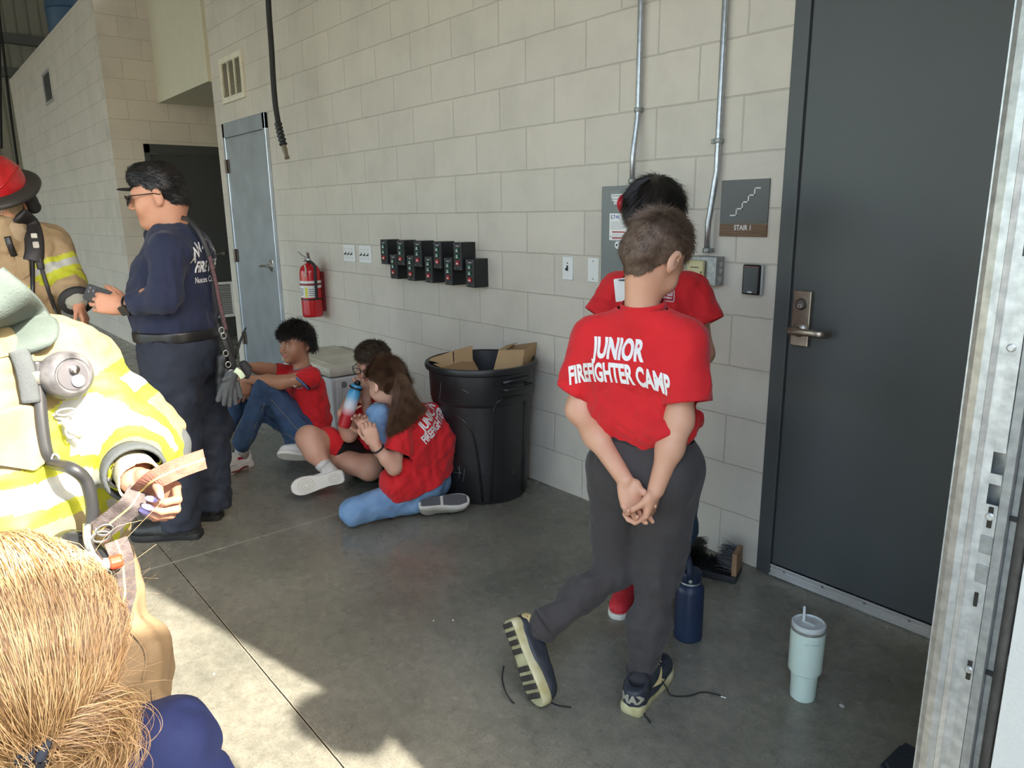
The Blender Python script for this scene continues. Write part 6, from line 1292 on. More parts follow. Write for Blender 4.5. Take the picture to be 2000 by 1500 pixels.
# phone (held)
pc0, ux = q(198, 579, -.10), nrm(vr*.86-up*.40+lk*.1); uy = nrm(np.cross(lk, ux)); uy = uy if uy@up > 0 else -uy; n_ = np.cross(ux, uy); n_ = n_ if n_@lk > 0 else -n_
ph = empty('phone', pc0, 'black smartphone in a case held by the man in navy', 'phone')
b = MB(); b.prism(rrect(.118, .066, .010, pc0, ux, uy), n_, .010); b.build('case', mat('phone_case', (.016, .016, .018), .5), ph, bevel=.002)
b = MB(); b.prism(rrect(.030, .032, .007, pc0-ux*.038+uy*.010+n_*.010, ux, uy), n_, .002); cm_ = b.build('camera_bump', M['black'], ph)
for dx, dy in ((-.007, .007), (-.007, -.008), (.008, 0)):
    b = MB(); b.lathe([(.0055, 0), (.0055, .002), (.003, .0025)], pc0-ux*(.038-dx)+uy*(.010+dy)+n_*.012, tuple(n_), 14); b.build('lens', mat('lens_glass', (.08, .08, .1), .1, .5), cm_)
b = MB(); b.tube([pc0+ux*.012+(ux*math.cos(a)+uy*math.sin(a))*.018+n_*.0105 for a in np.linspace(0, 6.283, 24)], .0012, 5, cap=False); b.build('magnet_ring', mat('ring_grey', (.07, .07, .075), .4), ph)
# shoulder strap, radio gear
STR = mat('strap_black', (.02, .018, .018), .5, bump=.3, bscale=300)
sp_ = [q(300, 640, -.24), q(355, 425, -.09), q(372, 432, -.15), q(392, 460, -.19), q(408, 500, -.20), q(420, 550, -.20), q(430, 600, -.19), q(441, 645, -.18), q(458, 700, -.17)]
b = MB(); b.tube(spline(sp_[1:], 8), .010, 8, flat=.3, up=tuple(lk)); st_ = b.build('shoulder_strap', STR, pm, smooth=True)
b = MB(); b.tube(spline([p+lk*.006+vr*.002 for p in sp_[4:8]], 8), .0075, 8, flat=.25, up=tuple(lk)); b.build('patterned_pad', mat('speckled_band', rgb(120, 84, 84), .7, col2=rgb(60, 40, 44), vscale=160), st_, smooth=True)
b = MB(); b.tube(spline([q(428, 640, -.18), q(440, 668, -.20), q(452, 700, -.20), q(462, 735, -.19)], 6), .012, 8, flat=.4, up=tuple(lk)); b.build('gear_strap', STR, st_, smooth=True)
for (x, y) in ((433, 645), (437, 656), (441, 690), (446, 712), (452, 728)):
    c = q(x, y, -.22); b = MB(); b.tube([c+vr*.010*math.cos(a)+up*.013*math.sin(a)+lk*.003*math.sin(a) for a in np.linspace(0, 6.283, 14)], .0028, 6, cap=False); b.build('snap_ring', M['steel'], st_, smooth=True)
b = MB(); b.tube([q(480, 640, -.10), q(468, 670, -.12), q(458, 700, -.14)], [.004, .006, .007], 8); b.build('radio_antenna', M['blackm'], st_, smooth=True)
v, f = sdf([cap_(q(436, 700, -.14), q(432, 770, -.14), .035, .030), ell(q(452, 735, -.16), (.03, .025, .035))], .004, .02, disp=folds(7, .003, 120)); mesh_np('leather_holster', v, f, st_, [mat('holster_black', (.012, .012, .013), .4)])
gv = empty('glove', q(455, 740, -.2), 'pair of grey work gloves with a pale reflective band hanging from the man in navy', 'gloves')
gm = mat('grey_glove_leather', rgb(82, 84, 86), .85, bump=.5, bscale=120)
P = [cap_(q(452, 733, -.21), q(444, 757, -.21), .028, .026)]
for a, c, o_ in (((436, 752), (426, 781), -.22), ((443, 757), (437, 789), -.23), ((450, 758), (448, 791), -.22), ((457, 757), (460, 787), -.21), ((463, 748), (470, 775), -.2), ((450, 735), (438, 742), -.23)): P.append(cap_(q(a[0], a[1], o_), q(c[0], c[1], o_), .0125, .0115, k=.006))
v, f = sdf(P, .003, .012, disp=folds(9, .002, 150)); mesh_np('glove_body', v, f, gv, [gm])
b = MB(); b.tube(spline([q(459, 722, -.23), q(468, 728, -.235), q(475, 738, -.235)], 5), .013, 8, flat=.35, up=tuple(lk)); b.build('reflective_band', mat('pale_lime_reflective', rgb(214, 226, 190), .4), gv, smooth=True)
v, f = sdf([cap_(q(476, 712, -.2), q(486, 728, -.2), .020, .030)], .003, .01, cuts=[(q(489, 728, -.2), nrm(vr*.9-up*.35), .004)], disp=folds(19, .002, 150)); mesh_np('glove_cuff', v, f, gv, [mat('glove_cuff_dark', rgb(44, 42, 44), .8)])
# ================= capped person behind him =================
bx2, by2 = -1.95, -1.45; q2 = stand(bx2, by2)
ph2 = empty('person', (bx2, by2, 0), 'person in a black cap and navy shirt almost hidden behind the man in navy', 'person')
ho = q2(314, 388, 0); HR = frame(-vr*.95-lk*.25, up); P = TR(head_prims(), ho, HR, 1.)+[cap_(q2(315, 470, 0), ho+HR@V([0, -.025, -.05]), .06, .055, k=.03)]
hv = sdf(P, .005, .012); sA, sB = q2(330, 500, -.12), q2(330, 500, .14); pr_ = [arm_(s_, s_-up*.26+vr*.04, s_-up*.44+vr*.06, .05, .04, .028)+hand_prims(s_-up*.44+vr*.06, -up, lk, up, .95) for s_ in (sA, sB)]
v, f = join_np([hv, sdf(pr_[0], .006, .01), sdf(pr_[1], .006, .01)]); mesh_np('body', v, f, ph2, [skM])
hp2 = q2(345, 640, 0); dp2 = nrm(sB-sA)
P = [cap_(q2(316, 462, 0), sA, .07, .07), cap_(q2(316, 462, 0), sB, .07, .07), kap(sA, sA-up*.27, .07, .065), kap(sB, sB-up*.27, .07, .065), stad(q2(325, 520, 0), dp2, .17, .12), stad(hp2, dp2, .16, .12)]
v, f = sdf(P, .007, .04, disp=folds(131, .008, 60), cuts=[(hp2-up*.06, -up)]); mesh_np('shirt', v, f, ph2, [NAVY])
P = [stad(hp2-up*.06, dp2, .155, .115)]+[cap_(hp2-up*.12+dp2*.08*s_, V([*(hp2+dp2*.10*s_)[:2], .09]), .09, .065) for s_ in (-1, 1)]; v, f = sdf(P, .008, .03, disp=folds(132, .008, 50)); mesh_np('trousers', v, f, ph2, [NAVT])
for s_ in (-1, 1): h_ = V([*(hp2+dp2*.10*s_+vr*.08)[:2], 0]); shoe(ph2, h_, h_-vr*.28, up, .10, bm, bsol)
v, f = sdf(TR([ell((0, -.01, .05), (.085, .105, .075))], ho, HR), .005, .01, cuts=[(ho+HR@V([0, 0, .035]), -HR[:, 2])]); cp = mesh_np('cap', v, f, ph2, [M['black']])
v, f = sdf(TR([ell((0, .125, .043), (.066, .062, .008))], ho, HR), .003, .004); mesh_np('brim', v, f, cp, [M['black']])
# ================= turnout gear materials and helpers =================
def coatmat(name, c, c2): return mat(name, c, .85, col2=c2, vscale=10, bump=.5, bscale=500, dist=.001, wrinkle=.8)
TAN = coatmat('tan_turnout', rgb(146, 122, 90), rgb(164, 140, 106)); LIME = mat('lime_trim', rgb(176, 178, 44), .6, var=.08, vscale=20); SILV = mat('silver_trim', rgb(168, 168, 162), .4, var=.05, vscale=20)
TAN2 = coatmat('pale_tan_turnout', rgb(132, 116, 80), rgb(152, 136, 98)); CHAR = mat('charcoal_canvas', rgb(74, 78, 78), .85, var=.1, vscale=30, bump=.4, bscale=300, wrinkle=.5)
def stripes(f, v, bands):
    """bands (point, axis, t0, t1, width_lime, radius): silver between lime edges around a limb"""
    c = v[f].mean(1); mi = np.zeros(len(f), int)
    for p, a, t0, t1, e, r in bands:
        a = nrm(a); t = (c-p)@a; rad = np.linalg.norm(c-p-t[:, None]*a, axis=1); m = (t > t0) & (t < t1) & (rad < r); mi[m] = 1; m2 = m & (t > t0+e) & (t < t1-e); mi[m2] = 2
    return mi
# ================= firefighter in red helmet =================
bx, by = -2.0, -2.10; q = stand(bx, by); lk, vr = axes(bx, by)
pf = empty('person', (bx, by, 0), 'firefighter in tan turnout coat, hood and red helmet at the left edge', 'person')
ho = q(2, 400, 0); fwF = nrm(lk*.9-vr*.25); HR = frame(fwF*.93-up*.36-vr*.1, up); HS = 1.0; neck = q(8, 447, 0); dpF = nrm(np.cross(up, fwF)); dpF = dpF if dpF@vr > 0 else -dpF
P = TR(head_prims(), ho, HR, HS)+[cap_(neck-up*.05, ho+HR@V([0, -.025, -.055]), .058, .05, k=.03)]
hv = sdf(P, .0035, .012)
sR_, sL_ = q(92, 478, .02), q(-78, 478, .05); eR_, wR_ = q(128, 545, -.05), q(153, 594, -.20); eL_, wL_ = q(-120, 560, .0), q(-110, 620, -.15)
hR_ = hand_prims(wR_, -up*.9+vr*.22+lk*.35, -lk*.4-vr*.8, -vr*.6+lk*.7, .82, curl=((.3, .5, .4), (.4, .5, .4), (.45, .5, .4), (.5, .5, .4)), thumb=(.2, .3, .3), tlat=.6)
hL_ = hand_prims(wL_, -up*.9+lk*.3, vr, lk, .95)
parts = [hv, sdf([cap_(eR_, wR_, .035, .027)]+hR_, .0035, .01), sdf([cap_(eL_, wL_, .035, .027)]+hL_, .0045, .01)]; v, f = join_np(parts)
mi = np.concatenate([lips_mi(hv[0], hv[1], ho, HR, HS), np.zeros(len(f)-len(hv[1]), int)]); bo = mesh_np('body', v, f, pf, [skM, LIP], mi=mi); eyes(bo, ho, HR, HS); brows(bo, ho, HR, HS, BROW, 5)
# hood
P = TR([ell((0, -.012, .028), (.086, .104, .098)), ell((0, .02, -.05), (.078, .078, .085), k=.04)], ho, HR, HS)+[cap_(ho+HR@V([0, -.01, -.09]), neck-up*.03, .080, .105, k=.04), neg(ell(ho+HR@V([0, .10, -.005]), (.050, .06, .072), HR), .01), neg(TR([ell((0, -.01, .0), (.072, .088, .09))], ho, HR)[0], .01)]
v, f = sdf(P, .005, .02, disp=folds(141, .004, 110, axis=dpF, stretch=.5)); mesh_np('hood', v, f, pf, [mat('tan_hood', rgb(168, 146, 118), .9, bump=.4, bscale=400, wrinkle=.3)])
# coat
hem = q(12, 655, 0); s1, d1 = q(150, 588, -.19), nrm(q(150, 588, -.19)-eR_); s2, d2_ = wL_, nrm(wL_-eL_)
P = [kap(eR_, s1, .082, .066, k=.03), kap(eL_, s2, .08, .066, k=.03), cap_(sR_, eR_, .095, .085, k=.04), cap_(sL_, eL_, .095, .085, k=.04), cap_(neck-up*.06, sR_, .085, .085, k=.05), cap_(neck-up*.06, sL_, .085, .085, k=.05), stad((sR_+sL_)/2-up*.1, dpF, .22, .135), stad(q(10, 570, 0), dpF, .215, .145), stad(q(10, 620, 0), dpF, .22, .15), stad(hem+up*.02, dpF, .22, .155), cap_(neck-up*.05+fwF*.02, neck+up*.02+fwF*.02, .095, .082, k=.03)]
v, f = sdf(P, .0065, .04, disp=two(folds(142, .012, 45, axis=up*.4+dpF, stretch=.6), folds(143, .005, 110)))
v, f = opened(v, f, [(s1, d1, .11), (s2, d2_, .11)]); v, f = trim(v, f, [(hem-up*.01, -up, hem, .5)])
aU = nrm(eR_-sR_); aL2 = nrm(s1-eR_); mi = stripes(f, v, [(sR_+aU*.02, aU+vr*.1, .07, .145, .022, .16), (s1, aL2, -.14, -.095, .03, .12), (q(-5, 575, 0), -up-dpF*.04, -.04, .04, .022, .20)])
ct = mesh_np('coat', v, f, pf, [TAN, LIME, SILV], mi=mi); md = ct.modifiers.new('s', 'SOLIDIFY'); md.thickness = .004
b = MB(); b.tube([s1-d1*.01, s1+d1*.008], [.071, .069], 26); b.build('cuff_binding', M['blackm'], ct, smooth=True)
v2, f2 = sdf([cap_(s1-d1*.03, s1-d1*.012, .056, .050)], .004, .01, disp=folds(9, .003, 150, axis=d1)); mesh_np('knit_wristlet', v2, f2, ct, [mat('grey_knit', rgb(150, 148, 136), .95)])
bvh = BVHTree.FromPolygons([Vector(p) for p in v], [list(map(int, a)) for a in f])
def onsurf(p, n_, lift=.004):
    h = bvh.ray_cast(Vector(p+n_*.3), Vector(-n_), .6); return V(h[0])+n_*lift if h[0] is not None else p
for nm, pts, r_, m_, fl_2 in (('storm_flap_edge', [(20, 460), (24, 500), (30, 560), (34, 640)], .005, TAN, .6), ('zip_gap', [(14, 462), (20, 480), (28, 500)], .012, M['black'], .3), ('shoulder_harness', [(38, 420), (58, 436), (66, 460), (68, 490), (64, 510)], .036, STR, .28), ('harness_edge', [(66, 470), (72, 492), (78, 515), (80, 525)], .014, STR, .4), ('air_hose', [(58, 455), (62, 480), (63, 520), (63, 560), (62, 590), (62, 615)], .009, M['black'], 1.), ('hip_strap', [(80, 520), (92, 560), (106, 600), (112, 620)], .008, STR, .4)):
    P = spline([onsurf(q(x, y, -.1), lk, .008 if r_ > .01 else .005) for x, y in pts], 6); b = MB(); b.tube(P, r_, 10, flat=fl_2, up=tuple(lk)); b.build(nm, m_, ct, smooth=True)
for x, y in ((67, 462), (70, 478), (61, 577)):
    b = MB(); c = onsurf(q(x, y, -.1), lk, .018); b.prism(rrect(.022, .026, .004, c, vr, up), lk, .005); b.build('buckle', M['steel'], ct)
P = [onsurf(q(x, y, -.1), lk, .002) for x, y in ((30, 500), (55, 502), (58, 535), (44, 545), (32, 532))]; b = MB(); b.prism(P, lk, .010); b.build('chest_pocket', TAN, ct, bevel=.003)
b = MB(); b.tube(spline([q(26, 392, -.02), q(24, 402, -.04), q(28, 414, -.03), q(24, 424, -.05)], 4), .006, 8); b.build('hood_buckle', M['steel'], ct, smooth=True)
# trousers and boots
P = [stad(hem, dpF, .19, .13)]+[cap_(hem-up*.08+dpF*.1*s_, hem*V([1, 1, 0])+dpF*.12*s_+up*.45, .13, .11) for s_ in (-1, 1)]+[cap_(hem*V([1, 1, 0])+dpF*.12*s_+up*.45, hem*V([1, 1, 0])+dpF*.12*s_+up*.12, .11, .10) for s_ in (-1, 1)]
v, f = sdf(P, .01, .04, disp=folds(144, .012, 40, axis=up, stretch=.7)); mesh_np('trousers', v, f, pf, [TAN])
for s_ in (-1, 1): h_ = hem*V([1, 1, 0])+dpF*.12*s_-fwF*.1; shoe(pf, h_, h_+fwF*.31, up, .12, bm, bsol, H=.1)
b = MB(); b.tube(spline([q(88, 648, -.12), q(100, 640, -.14), q(118, 655, -.12), q(140, 690, -.05), q(160, 730, .0)], 6), .022, 10, flat=.5); b.build('hip_belt', STR, pf, smooth=True)
P = [cap_(q(80, 650, -.14), q(110, 655, -.13), .045, .04), cap_(q(96, 665, -.12), q(112, 700, -.06), .03)]; v, f = sdf(P, .006, .02, disp=folds(1, .006, 90)); mesh_np('belt_pouch', v, f, pf, [M['blackm']])
# helmet
hl = ho+HR@V([0, -.012, .052]); HU = nrm(HR[:, 2]*.95+HR[:, 1]*.12); HF = nrm(HR[:, 1]-HU*(HR[:, 1]@HU)); HX = np.cross(HF, HU)
HB = np.stack([HX, HF, HU], 1); rdh = mat('helmet_red', rgb(176, 24, 30), .3, var=.2, vscale=25, coat=.3)
hm_ = empty('helmet', hl, 'red fire helmet with dark brim worn by the firefighter at the left edge', 'helmet')
v, f = sdf([ell(hl+HU*.03, (.112, .132, .125), HB), cap_(hl+HU*.135-HF*.09, hl+HU*.135+HF*.09, .02, k=.02)], .004, .01, cuts=[(hl+HU*.028, -HU)]); sh2 = mesh_np('shell', v, f, hm_, [rdh])
b = MB(); n_ = 44; vs = []; fs = []
for j, (rx, ry, rb, z) in enumerate(((.110, .130, .130, .034), (.150, .172, .185, .018), (.158, .18, .215, .006), (.154, .176, .21, .000), (.108, .128, .13, .024))):
    for i in range(n_): a = 2*math.pi*i/n_; s_ = math.sin(a); vs.append(hl+HB@V([rx*math.cos(a), (ry if s_ > 0 else rb)*s_, z-.02*(1-abs(s_))*0]))
for j in range(4):
    for i in range(n_): fs.append([j*n_+i, j*n_+(i+1) % n_, (j+1)*n_+(i+1) % n_, (j+1)*n_+i])
b._new(vs, fs); b.build('brim', mat('helmet_brim', (.03, .026, .022), .5), hm_, smooth=True)
for a in (-60, -30, 0, 30, 60):
    a = math.radians(a); b = MB(); b.tube([hl+HU*.03+HB@V([.113*math.sin(a)*math.cos(t), .133*math.sin(t), .127*math.cos(a)*math.cos(t)]) for t in np.linspace(-1.3, 1.3, 14)], .004, 6); b.build('ridge', rdh, sh2, smooth=True)
v, f = sdf([cap_(hl-HF*.10+HX*s_*.05-HU*.0, hl-HF*.10+HX*s_*.07-HU*.10, .035, .03) for s_ in (-1, 1)]+[cap_(hl+HX*.098-HU*.0, hl+HX*.10-HU*.085-HF*.03, .018, .03)]+[cap_(hl-HX*.098-HU*.0, hl-HX*.10-HU*.085-HF*.03, .018, .03)], .005, .03); mesh_np('neck_curtain', v, f, hm_, [M['blackm']])
b = MB(); b.tube(spline([hl+HX*.09+HU*.0+HF*.02, hl+HX*.098-HU*.07+HF*.02, hl+HX*.085-HU*.15+HF*.03, hl+HX*.04-HU*.185+HF*.05], 6), .007, 8, flat=.4); b.build('chin_strap', M['black'], hm_, smooth=True)
b = MB(); b.tube(spline([hl+HX*.15-HF*.1+HU*.01, hl+HX*.17-HF*.12-HU*.02, hl+HX*.13-HF*.14-HU*.06], 5), .006, 8); b.build('hanging_strap', M['black'], hm_, smooth=True)
# ================= firefighter in sunlit coat, nearest on the left =================
T0 = 1.42
bx, by = .17, -2.36; q = stand(bx, by); lk, vr = axes(bx, by)
pg = empty('person', (bx, by, 0), 'sunlit firefighter in pale tan turnout coat with lime stripes pulling a webbing strap', 'person')
skG = skin('hand', rgb(168, 116, 92), rgb(180, 130, 106))
fwG = nrm(vr*.62+lk*.75); dpG = nrm(np.cross(up, fwG)); dpG = dpG if dpG@vr < 0 else -dpG      # dpG towards viewer's left
neck = q(-120, 640, .05); ho = q(-215, 520, .05); HR = frame(fwG*.85-up*.4, up)
P = TR(head_prims(), ho, HR, 1.)+[cap_(neck-up*.05, ho+HR@V([0, -.025, -.05]), .055, .048, k=.03)]; hv = sdf(P, .005, .012)
sN = q(112, 720, .08); eN = q(262, 868, .03); wN = q(262, 938, -.17); sF = q(-150, 690, -.0); eF = q(-240, 900, .02); wF = q(-190, 1090, -.1)
# the hand closes on the webbing: fingers curl towards the viewer's left, thumb on top
hd_ = nrm(vr*.62-up*.38+lk*.50); pn = nrm(lk*.2-vr*.35-up*.8); hh = hand_prims(wN, hd_, -vr*.25+lk*.85-up*.35, up*.9+vr*.2, .90, curl=((.95, 1.25, .7), (1.0, 1.3, .7), (1.05, 1.3, .7), (1.1, 1.3, .7)), spread=.03, thumb=(.6, .75, .35), tlat=.75)
hG = sdf([cap_(eN*.4+wN*.6, wN, .032, .026)]+hh, .0022, .006)
hG2 = sdf([cap_(eF, wF, .036, .026)]+hand_prims(wF, vr+lk*.3, -up, lk, .9), .004, .01)
v, f = join_np([hv, hG, hG2]); bo = mesh_np('body', v, f, pg, [skG])
NAIL = mat('lilac_nail', rgb(150, 138, 184), .2)
# nails: at the tips of the thumb and fingers
tips = [p_ for p_ in hh if p_[0] == 'c' and abs(p_[4]-.0066*.90) < 1e-6]; tt = [p_ for p_ in hh if p_[0] == 'c' and abs(p_[4]-.0072*.90) < 1e-6]
for i, p_ in enumerate(tips[:4]+tt[:1]):
    a_, b_ = p_[1], p_[2]; d = nrm(b_-a_); n_ = nrm((up if i == 4 else lk*.9+up*.3)); n_ = nrm(n_-d*(n_@d)); c = b_+n_*.0048+d*.004
    v, f = sdf([ell(c, (.0058, .0125, .0022), np.stack([np.cross(d, n_), d, n_], 1))], .0012, .002); mesh_np('fingernail', v, f, bo, [NAIL])
short_hair(ho, HR, 1., pg, BLKH, L=.03, n=2500, seed=41, grow=.012)
# coat
hem = q(60, 1090, .0); chn = (sN+sF)/2; s1 = wN-nrm(wN-eN)*.045; d1 = nrm(nrm(s1-eN)+vr*.2); s2 = wF; d2_ = nrm(wF-eF)
Pc = [kap(eN, s1, .104, .056, k=.03, n=d1), kap(eF, s2, .10, .075, k=.03), cap_(sN, eN, .112, .110, k=.04), cap_(sF, eF, .11, .10, k=.04)]
Pc += [cap_(neck-up*.06, sN, .09, .10, k=.05), cap_(neck-up*.06, sF, .09, .10, k=.05), stad(q(-20, 760, .06), dpG, .20, .14), stad(q(10, 880, .05), dpG, .20, .15), stad(q(25, 1000, .04), dpG, .205, .155), stad(hem+up*.03, dpG, .205, .16)]
v, f = sdf(Pc, .005, .04, disp=two(folds(151, .013, 42, axis=up*.3+dpG, stretch=.6), folds(152, .005, 105)))
v, f = opened(v, f, [(s1, d1, .13), (s2, d2_, .11)]); v, f = trim(v, f, [(hem-up*.02, -up, hem, .5)])
aU = nrm(eN-sN); aL2 = nrm(s1-eN)
mi = stripes(f, v, [(eN, aU, -.155, -.055, .030, .17), (s1, aL2, -.115, -.035, .028, .17), (hem, -up-vr*.10, -.215, -.115, .028, .34), (q(60, 850, 0), -up, .03, .031, .5, .0)])
ct = mesh_np('coat', v, f, pg, [TAN2, LIME, SILV], mi=mi); md = ct.modifiers.new('s', 'SOLIDIFY'); md.thickness = .004
bvh = BVHTree.FromPolygons([Vector(p) for p in v], [list(map(int, a)) for a in f])
# cuff, wristlet, elbow patch
b = MB(); b.tube([s1-d1*.022, s1-d1*.004, s1+d1*.014, s1+d1*.02], [.057, .060, .059, .054], 30, cap=False); cfo = b.build('charcoal_cuff', CHAR, ct, smooth=True); md = cfo.modifiers.new('s', 'SOLIDIFY'); md.thickness = .005
wv = [kap(s1-d1*.02, s1+d1*.06+vr*.0, .041, .042)]; v2, f2 = sdf(wv, .003, .008, disp=folds(3, .004, 110, axis=d1)); v2, f2 = opened(v2, f2, [(s1+d1*.06, d1, .09)]); wl = mesh_np('wristlet', v2, f2, ct, [mat('cream_knit', rgb(190, 182, 150), .95, bump=.5, bscale=200)]); md = wl.modifiers.new('s', 'SOLIDIFY'); md.thickness = .004
v2, f2 = sdf([ell(eN+vr*.062-up*.015, (.05, .07, .075), basis(up*1., vr))], .005, .01, disp=folds(6, .003, 100)); mesh_np('elbow_patch', v2, f2, ct, [CHAR])
pk = [(-20, 800), (60, 792), (96, 820), (92, 905), (70, 918), (0, 900), (-20, 890)]
b = MB(); b.prism([onsurf(q(x, y, -.1), lk, .001) for x, y in pk], lk, .016); b.build('chest_pocket', TAN2, ct, bevel=.006)
for pts in ([(0, 700), (30, 705), (62, 770), (90, 790)], [(64, 640), (66, 700), (80, 790), (96, 905)]):
    b = MB(); b.tube(spline([onsurf(q(x, y, -.1), lk, .001) for x, y in pts], 8), .004, 6); b.build('seam', TAN2, ct, smooth=True)
# harness: padded shoulder strap, hose, regulator, buckles
pts = [(-40, 560), (10, 600), (45, 640), (72, 690)]; P_ = spline([onsurf(q(x, y, -.1), lk, .022) for x, y in pts], 8)
b = MB(); b.tube(P_, [.050, ]*(len(P_)-6)+[.056, .056, .054, .05, .044, .03], 14, flat=.28, up=tuple(lk)); pad = b.build('shoulder_pad', mat('grey_green_canvas', rgb(84, 94, 88), .85, var=.12, vscale=14, bump=.5, bscale=250, wrinkle=.8), pg, smooth=True)
b = MB(); b.tube(spline([onsurf(q(x, y, -.1), lk, .022) for x, y in ((38, 690), (52, 730), (62, 790))], 8), .016, 10, flat=.4, up=tuple(lk)); b.build('pad_tail', CHAR, pad, smooth=True)
hs_ = [(74, 712), (78, 760), (82, 820), (90, 880), (104, 905), (140, 915), (168, 940), (180, 990), (178, 1030)]
b = MB(); b.tube(spline([onsurf(q(x, y, -.1), lk, .020) for x, y in hs_[:5]]+[q(x, y, -.16) for x, y in hs_[5:]], 8), .0115, 12); b.build('air_hose', mat('hose_grey', rgb(46, 46, 46), .45), pg, smooth=True)
b = MB(); c = onsurf(q(76, 742, -.1), lk, .020); b.tube([c+up*.012, c-up*.012], [.0145, .0145], 14); b.build('hose_band', mat('band_felt', rgb(110, 106, 96), .9), pg, smooth=True)
rc = onsurf(q(134, 738, -.1), lk, .040); ra = nrm(lk*.93+vr*.35+up*.1)
scf = mat('scuffed_black', (.05, .048, .05), .45, col2=(.24, .23, .23), vscale=22, metal=.2)
b = MB(); b.lathe([(.030, -.035), (.042, -.026), (.046, -.008), (.0455, .008), (.040, .020), (.033, .025), (.030, .022), (.006, .022)], rc, tuple(ra), 40); rg_ = b.build('regulator', scf, pg, smooth='auto')
b = MB(); b.lathe([(.028, .021), (.027, .024), (.002, .025)], rc, tuple(ra), 32); b.build('regulator_face', mat('reg_dark', (.09, .085, .09), .4), rg_)
b = MB(); b.lathe([(.008, .024), (.008, .032), (.005, .034)], rc+up*.011+vr*.002, tuple(ra), 16); b.build('reg_button', M['steel'], rg_, smooth='auto')
b = MB(); b.lathe([(.012, .024), (.012, .027), (.010, .028)], rc-up*.011+vr*.006, tuple(ra), 18); b.build('reg_vent', mat('vent_grey', (.25, .25, .25), .5), rg_)
for (x, y, w_, h_) in ((132, 812, .032, .012), (140, 850, .014, .026), (108, 898, .012, .022)):
    c = onsurf(q(x, y, -.1), lk, .028); b = MB(); P_ = [c+nrm(vr)*w_*math.cos(a)*.5*1.0+up*h_*math.sin(a)*.5*1.0 for a in np.linspace(0, 6.283, 20)]; b.tube(P_, .0026, 8, cap=False); b.build('buckle_ring', M['galv_d'], pg, smooth=True)
b = MB(); c = onsurf(q(146, 842, -.1), lk, .030); b.tube([c-vr*.012+up*.02, c-vr*.004-up*.004, c+vr*.010-up*.022], [.007, .008, .005], 8, flat=.5); b.build('snap_hook', M['galv'], pg, smooth=True)
# metal tube with red knob, gauge and facepiece at the waist
b = MB(); b.tube(spline([q(172, 1022, -.20), q(172, 1055, -.21), q(184, 1085, -.22), q(200, 1104, -.22)], 6), .0085, 12); b.build('steel_tube', M['steel'], pg, smooth=True)
c = q(203, 1103, -.22); b = MB(); b.lathe([(.011, -.012), (.013, 0), (.010, .010)], c, tuple(vr), 16); b.build('valve_body', M['galv'], pg, smooth='auto')
b = MB(); n_ = 24; b.lathe([(.0115, .009), (.0130, .012), (.0130, .028), (.011, .031)], c, tuple(vr), n_)
for i, v_ in enumerate(b.bm.verts):
    if (i % n_) % 3 == 0: v_.co = Vector(c)+(v_.co-Vector(c))*.97
b.build('red_knob', mat('knob_red', rgb(226, 72, 44), .4), pg)
mk = [cap_(q(140, 1085, -.16), q(175, 1120, -.20), .050, .038), cap_(q(175, 1120, -.2), q(196, 1140, -.21), .036, .030), ell(q(150, 1110, -.17), (.05, .05, .045))]
v, f = sdf(mk, .004, .02, disp=folds(8, .003, 80)); mesh_np('mask_pouch', v, f, pg, [mat('gloss_mask_black', (.02, .021, .022), .22)])
b = MB(); b.tube(spline([q(128, 1105, -.22), q(150, 1085, -.235), q(180, 1082, -.235), q(200, 1100, -.23)], 6), .003, 6); b.build('mask_seal', M['white'], pg, smooth=True)
# trousers
hp_ = q(80, 1130, .0); kn = q(225, 1300, -.05); hp2_ = q(150, 1150, .02); an = V([*q(220, 1400, .0)[:2], .12]); TP = coatmat('brown_turnout', rgb(126, 104, 76), rgb(140, 118, 88))
P = [stad(hp_, dpG, .19, .14), cap_(hp2_, kn, .130, .120), cap_(kn, an, .118, .10), cap_(hp_+dpG*.10, V([*(hp_+dpG*.14)[:2], .45]), .13, .11), cap_(V([*(hp_+dpG*.14)[:2], .45]), V([*(hp_+dpG*.14)[:2], .12]), .11, .10), ell(q(270, 1330, -.10), (.065, .07, .10), k=.04), ell(q(262, 1400, -.10), (.06, .06, .05), k=.04)]
v, f = sdf(P, .007, .04, disp=two(folds(161, .014, 34, axis=up*.5+vr, stretch=.7), folds(162, .005, 100))); tr_ = mesh_np('trousers', v, f, pg, [TP])
bvh = BVHTree.FromPolygons([Vector(p) for p in v], [list(map(int, a)) for a in f])
for pts in ([(196, 1200), (205, 1270), (235, 1330), (246, 1380), (270, 1402)], [(287, 1320), (290, 1360), (284, 1420)], [(240, 1210), (275, 1250), (268, 1300)]):
    b = MB(); b.tube(spline([onsurf(q(x, y, -.1), lk, .002) for x, y in pts], 8), .0032, 6); b.build('seam', TP, tr_, smooth=True)
for s_, a_ in ((1, V([*(hp_+dpG*.14)[:2], 0])), (-1, V([*an[:2], 0]))): shoe(pg, a_-fwG*.1, a_+fwG*.21, up, .12, bm, bsol, H=.1)
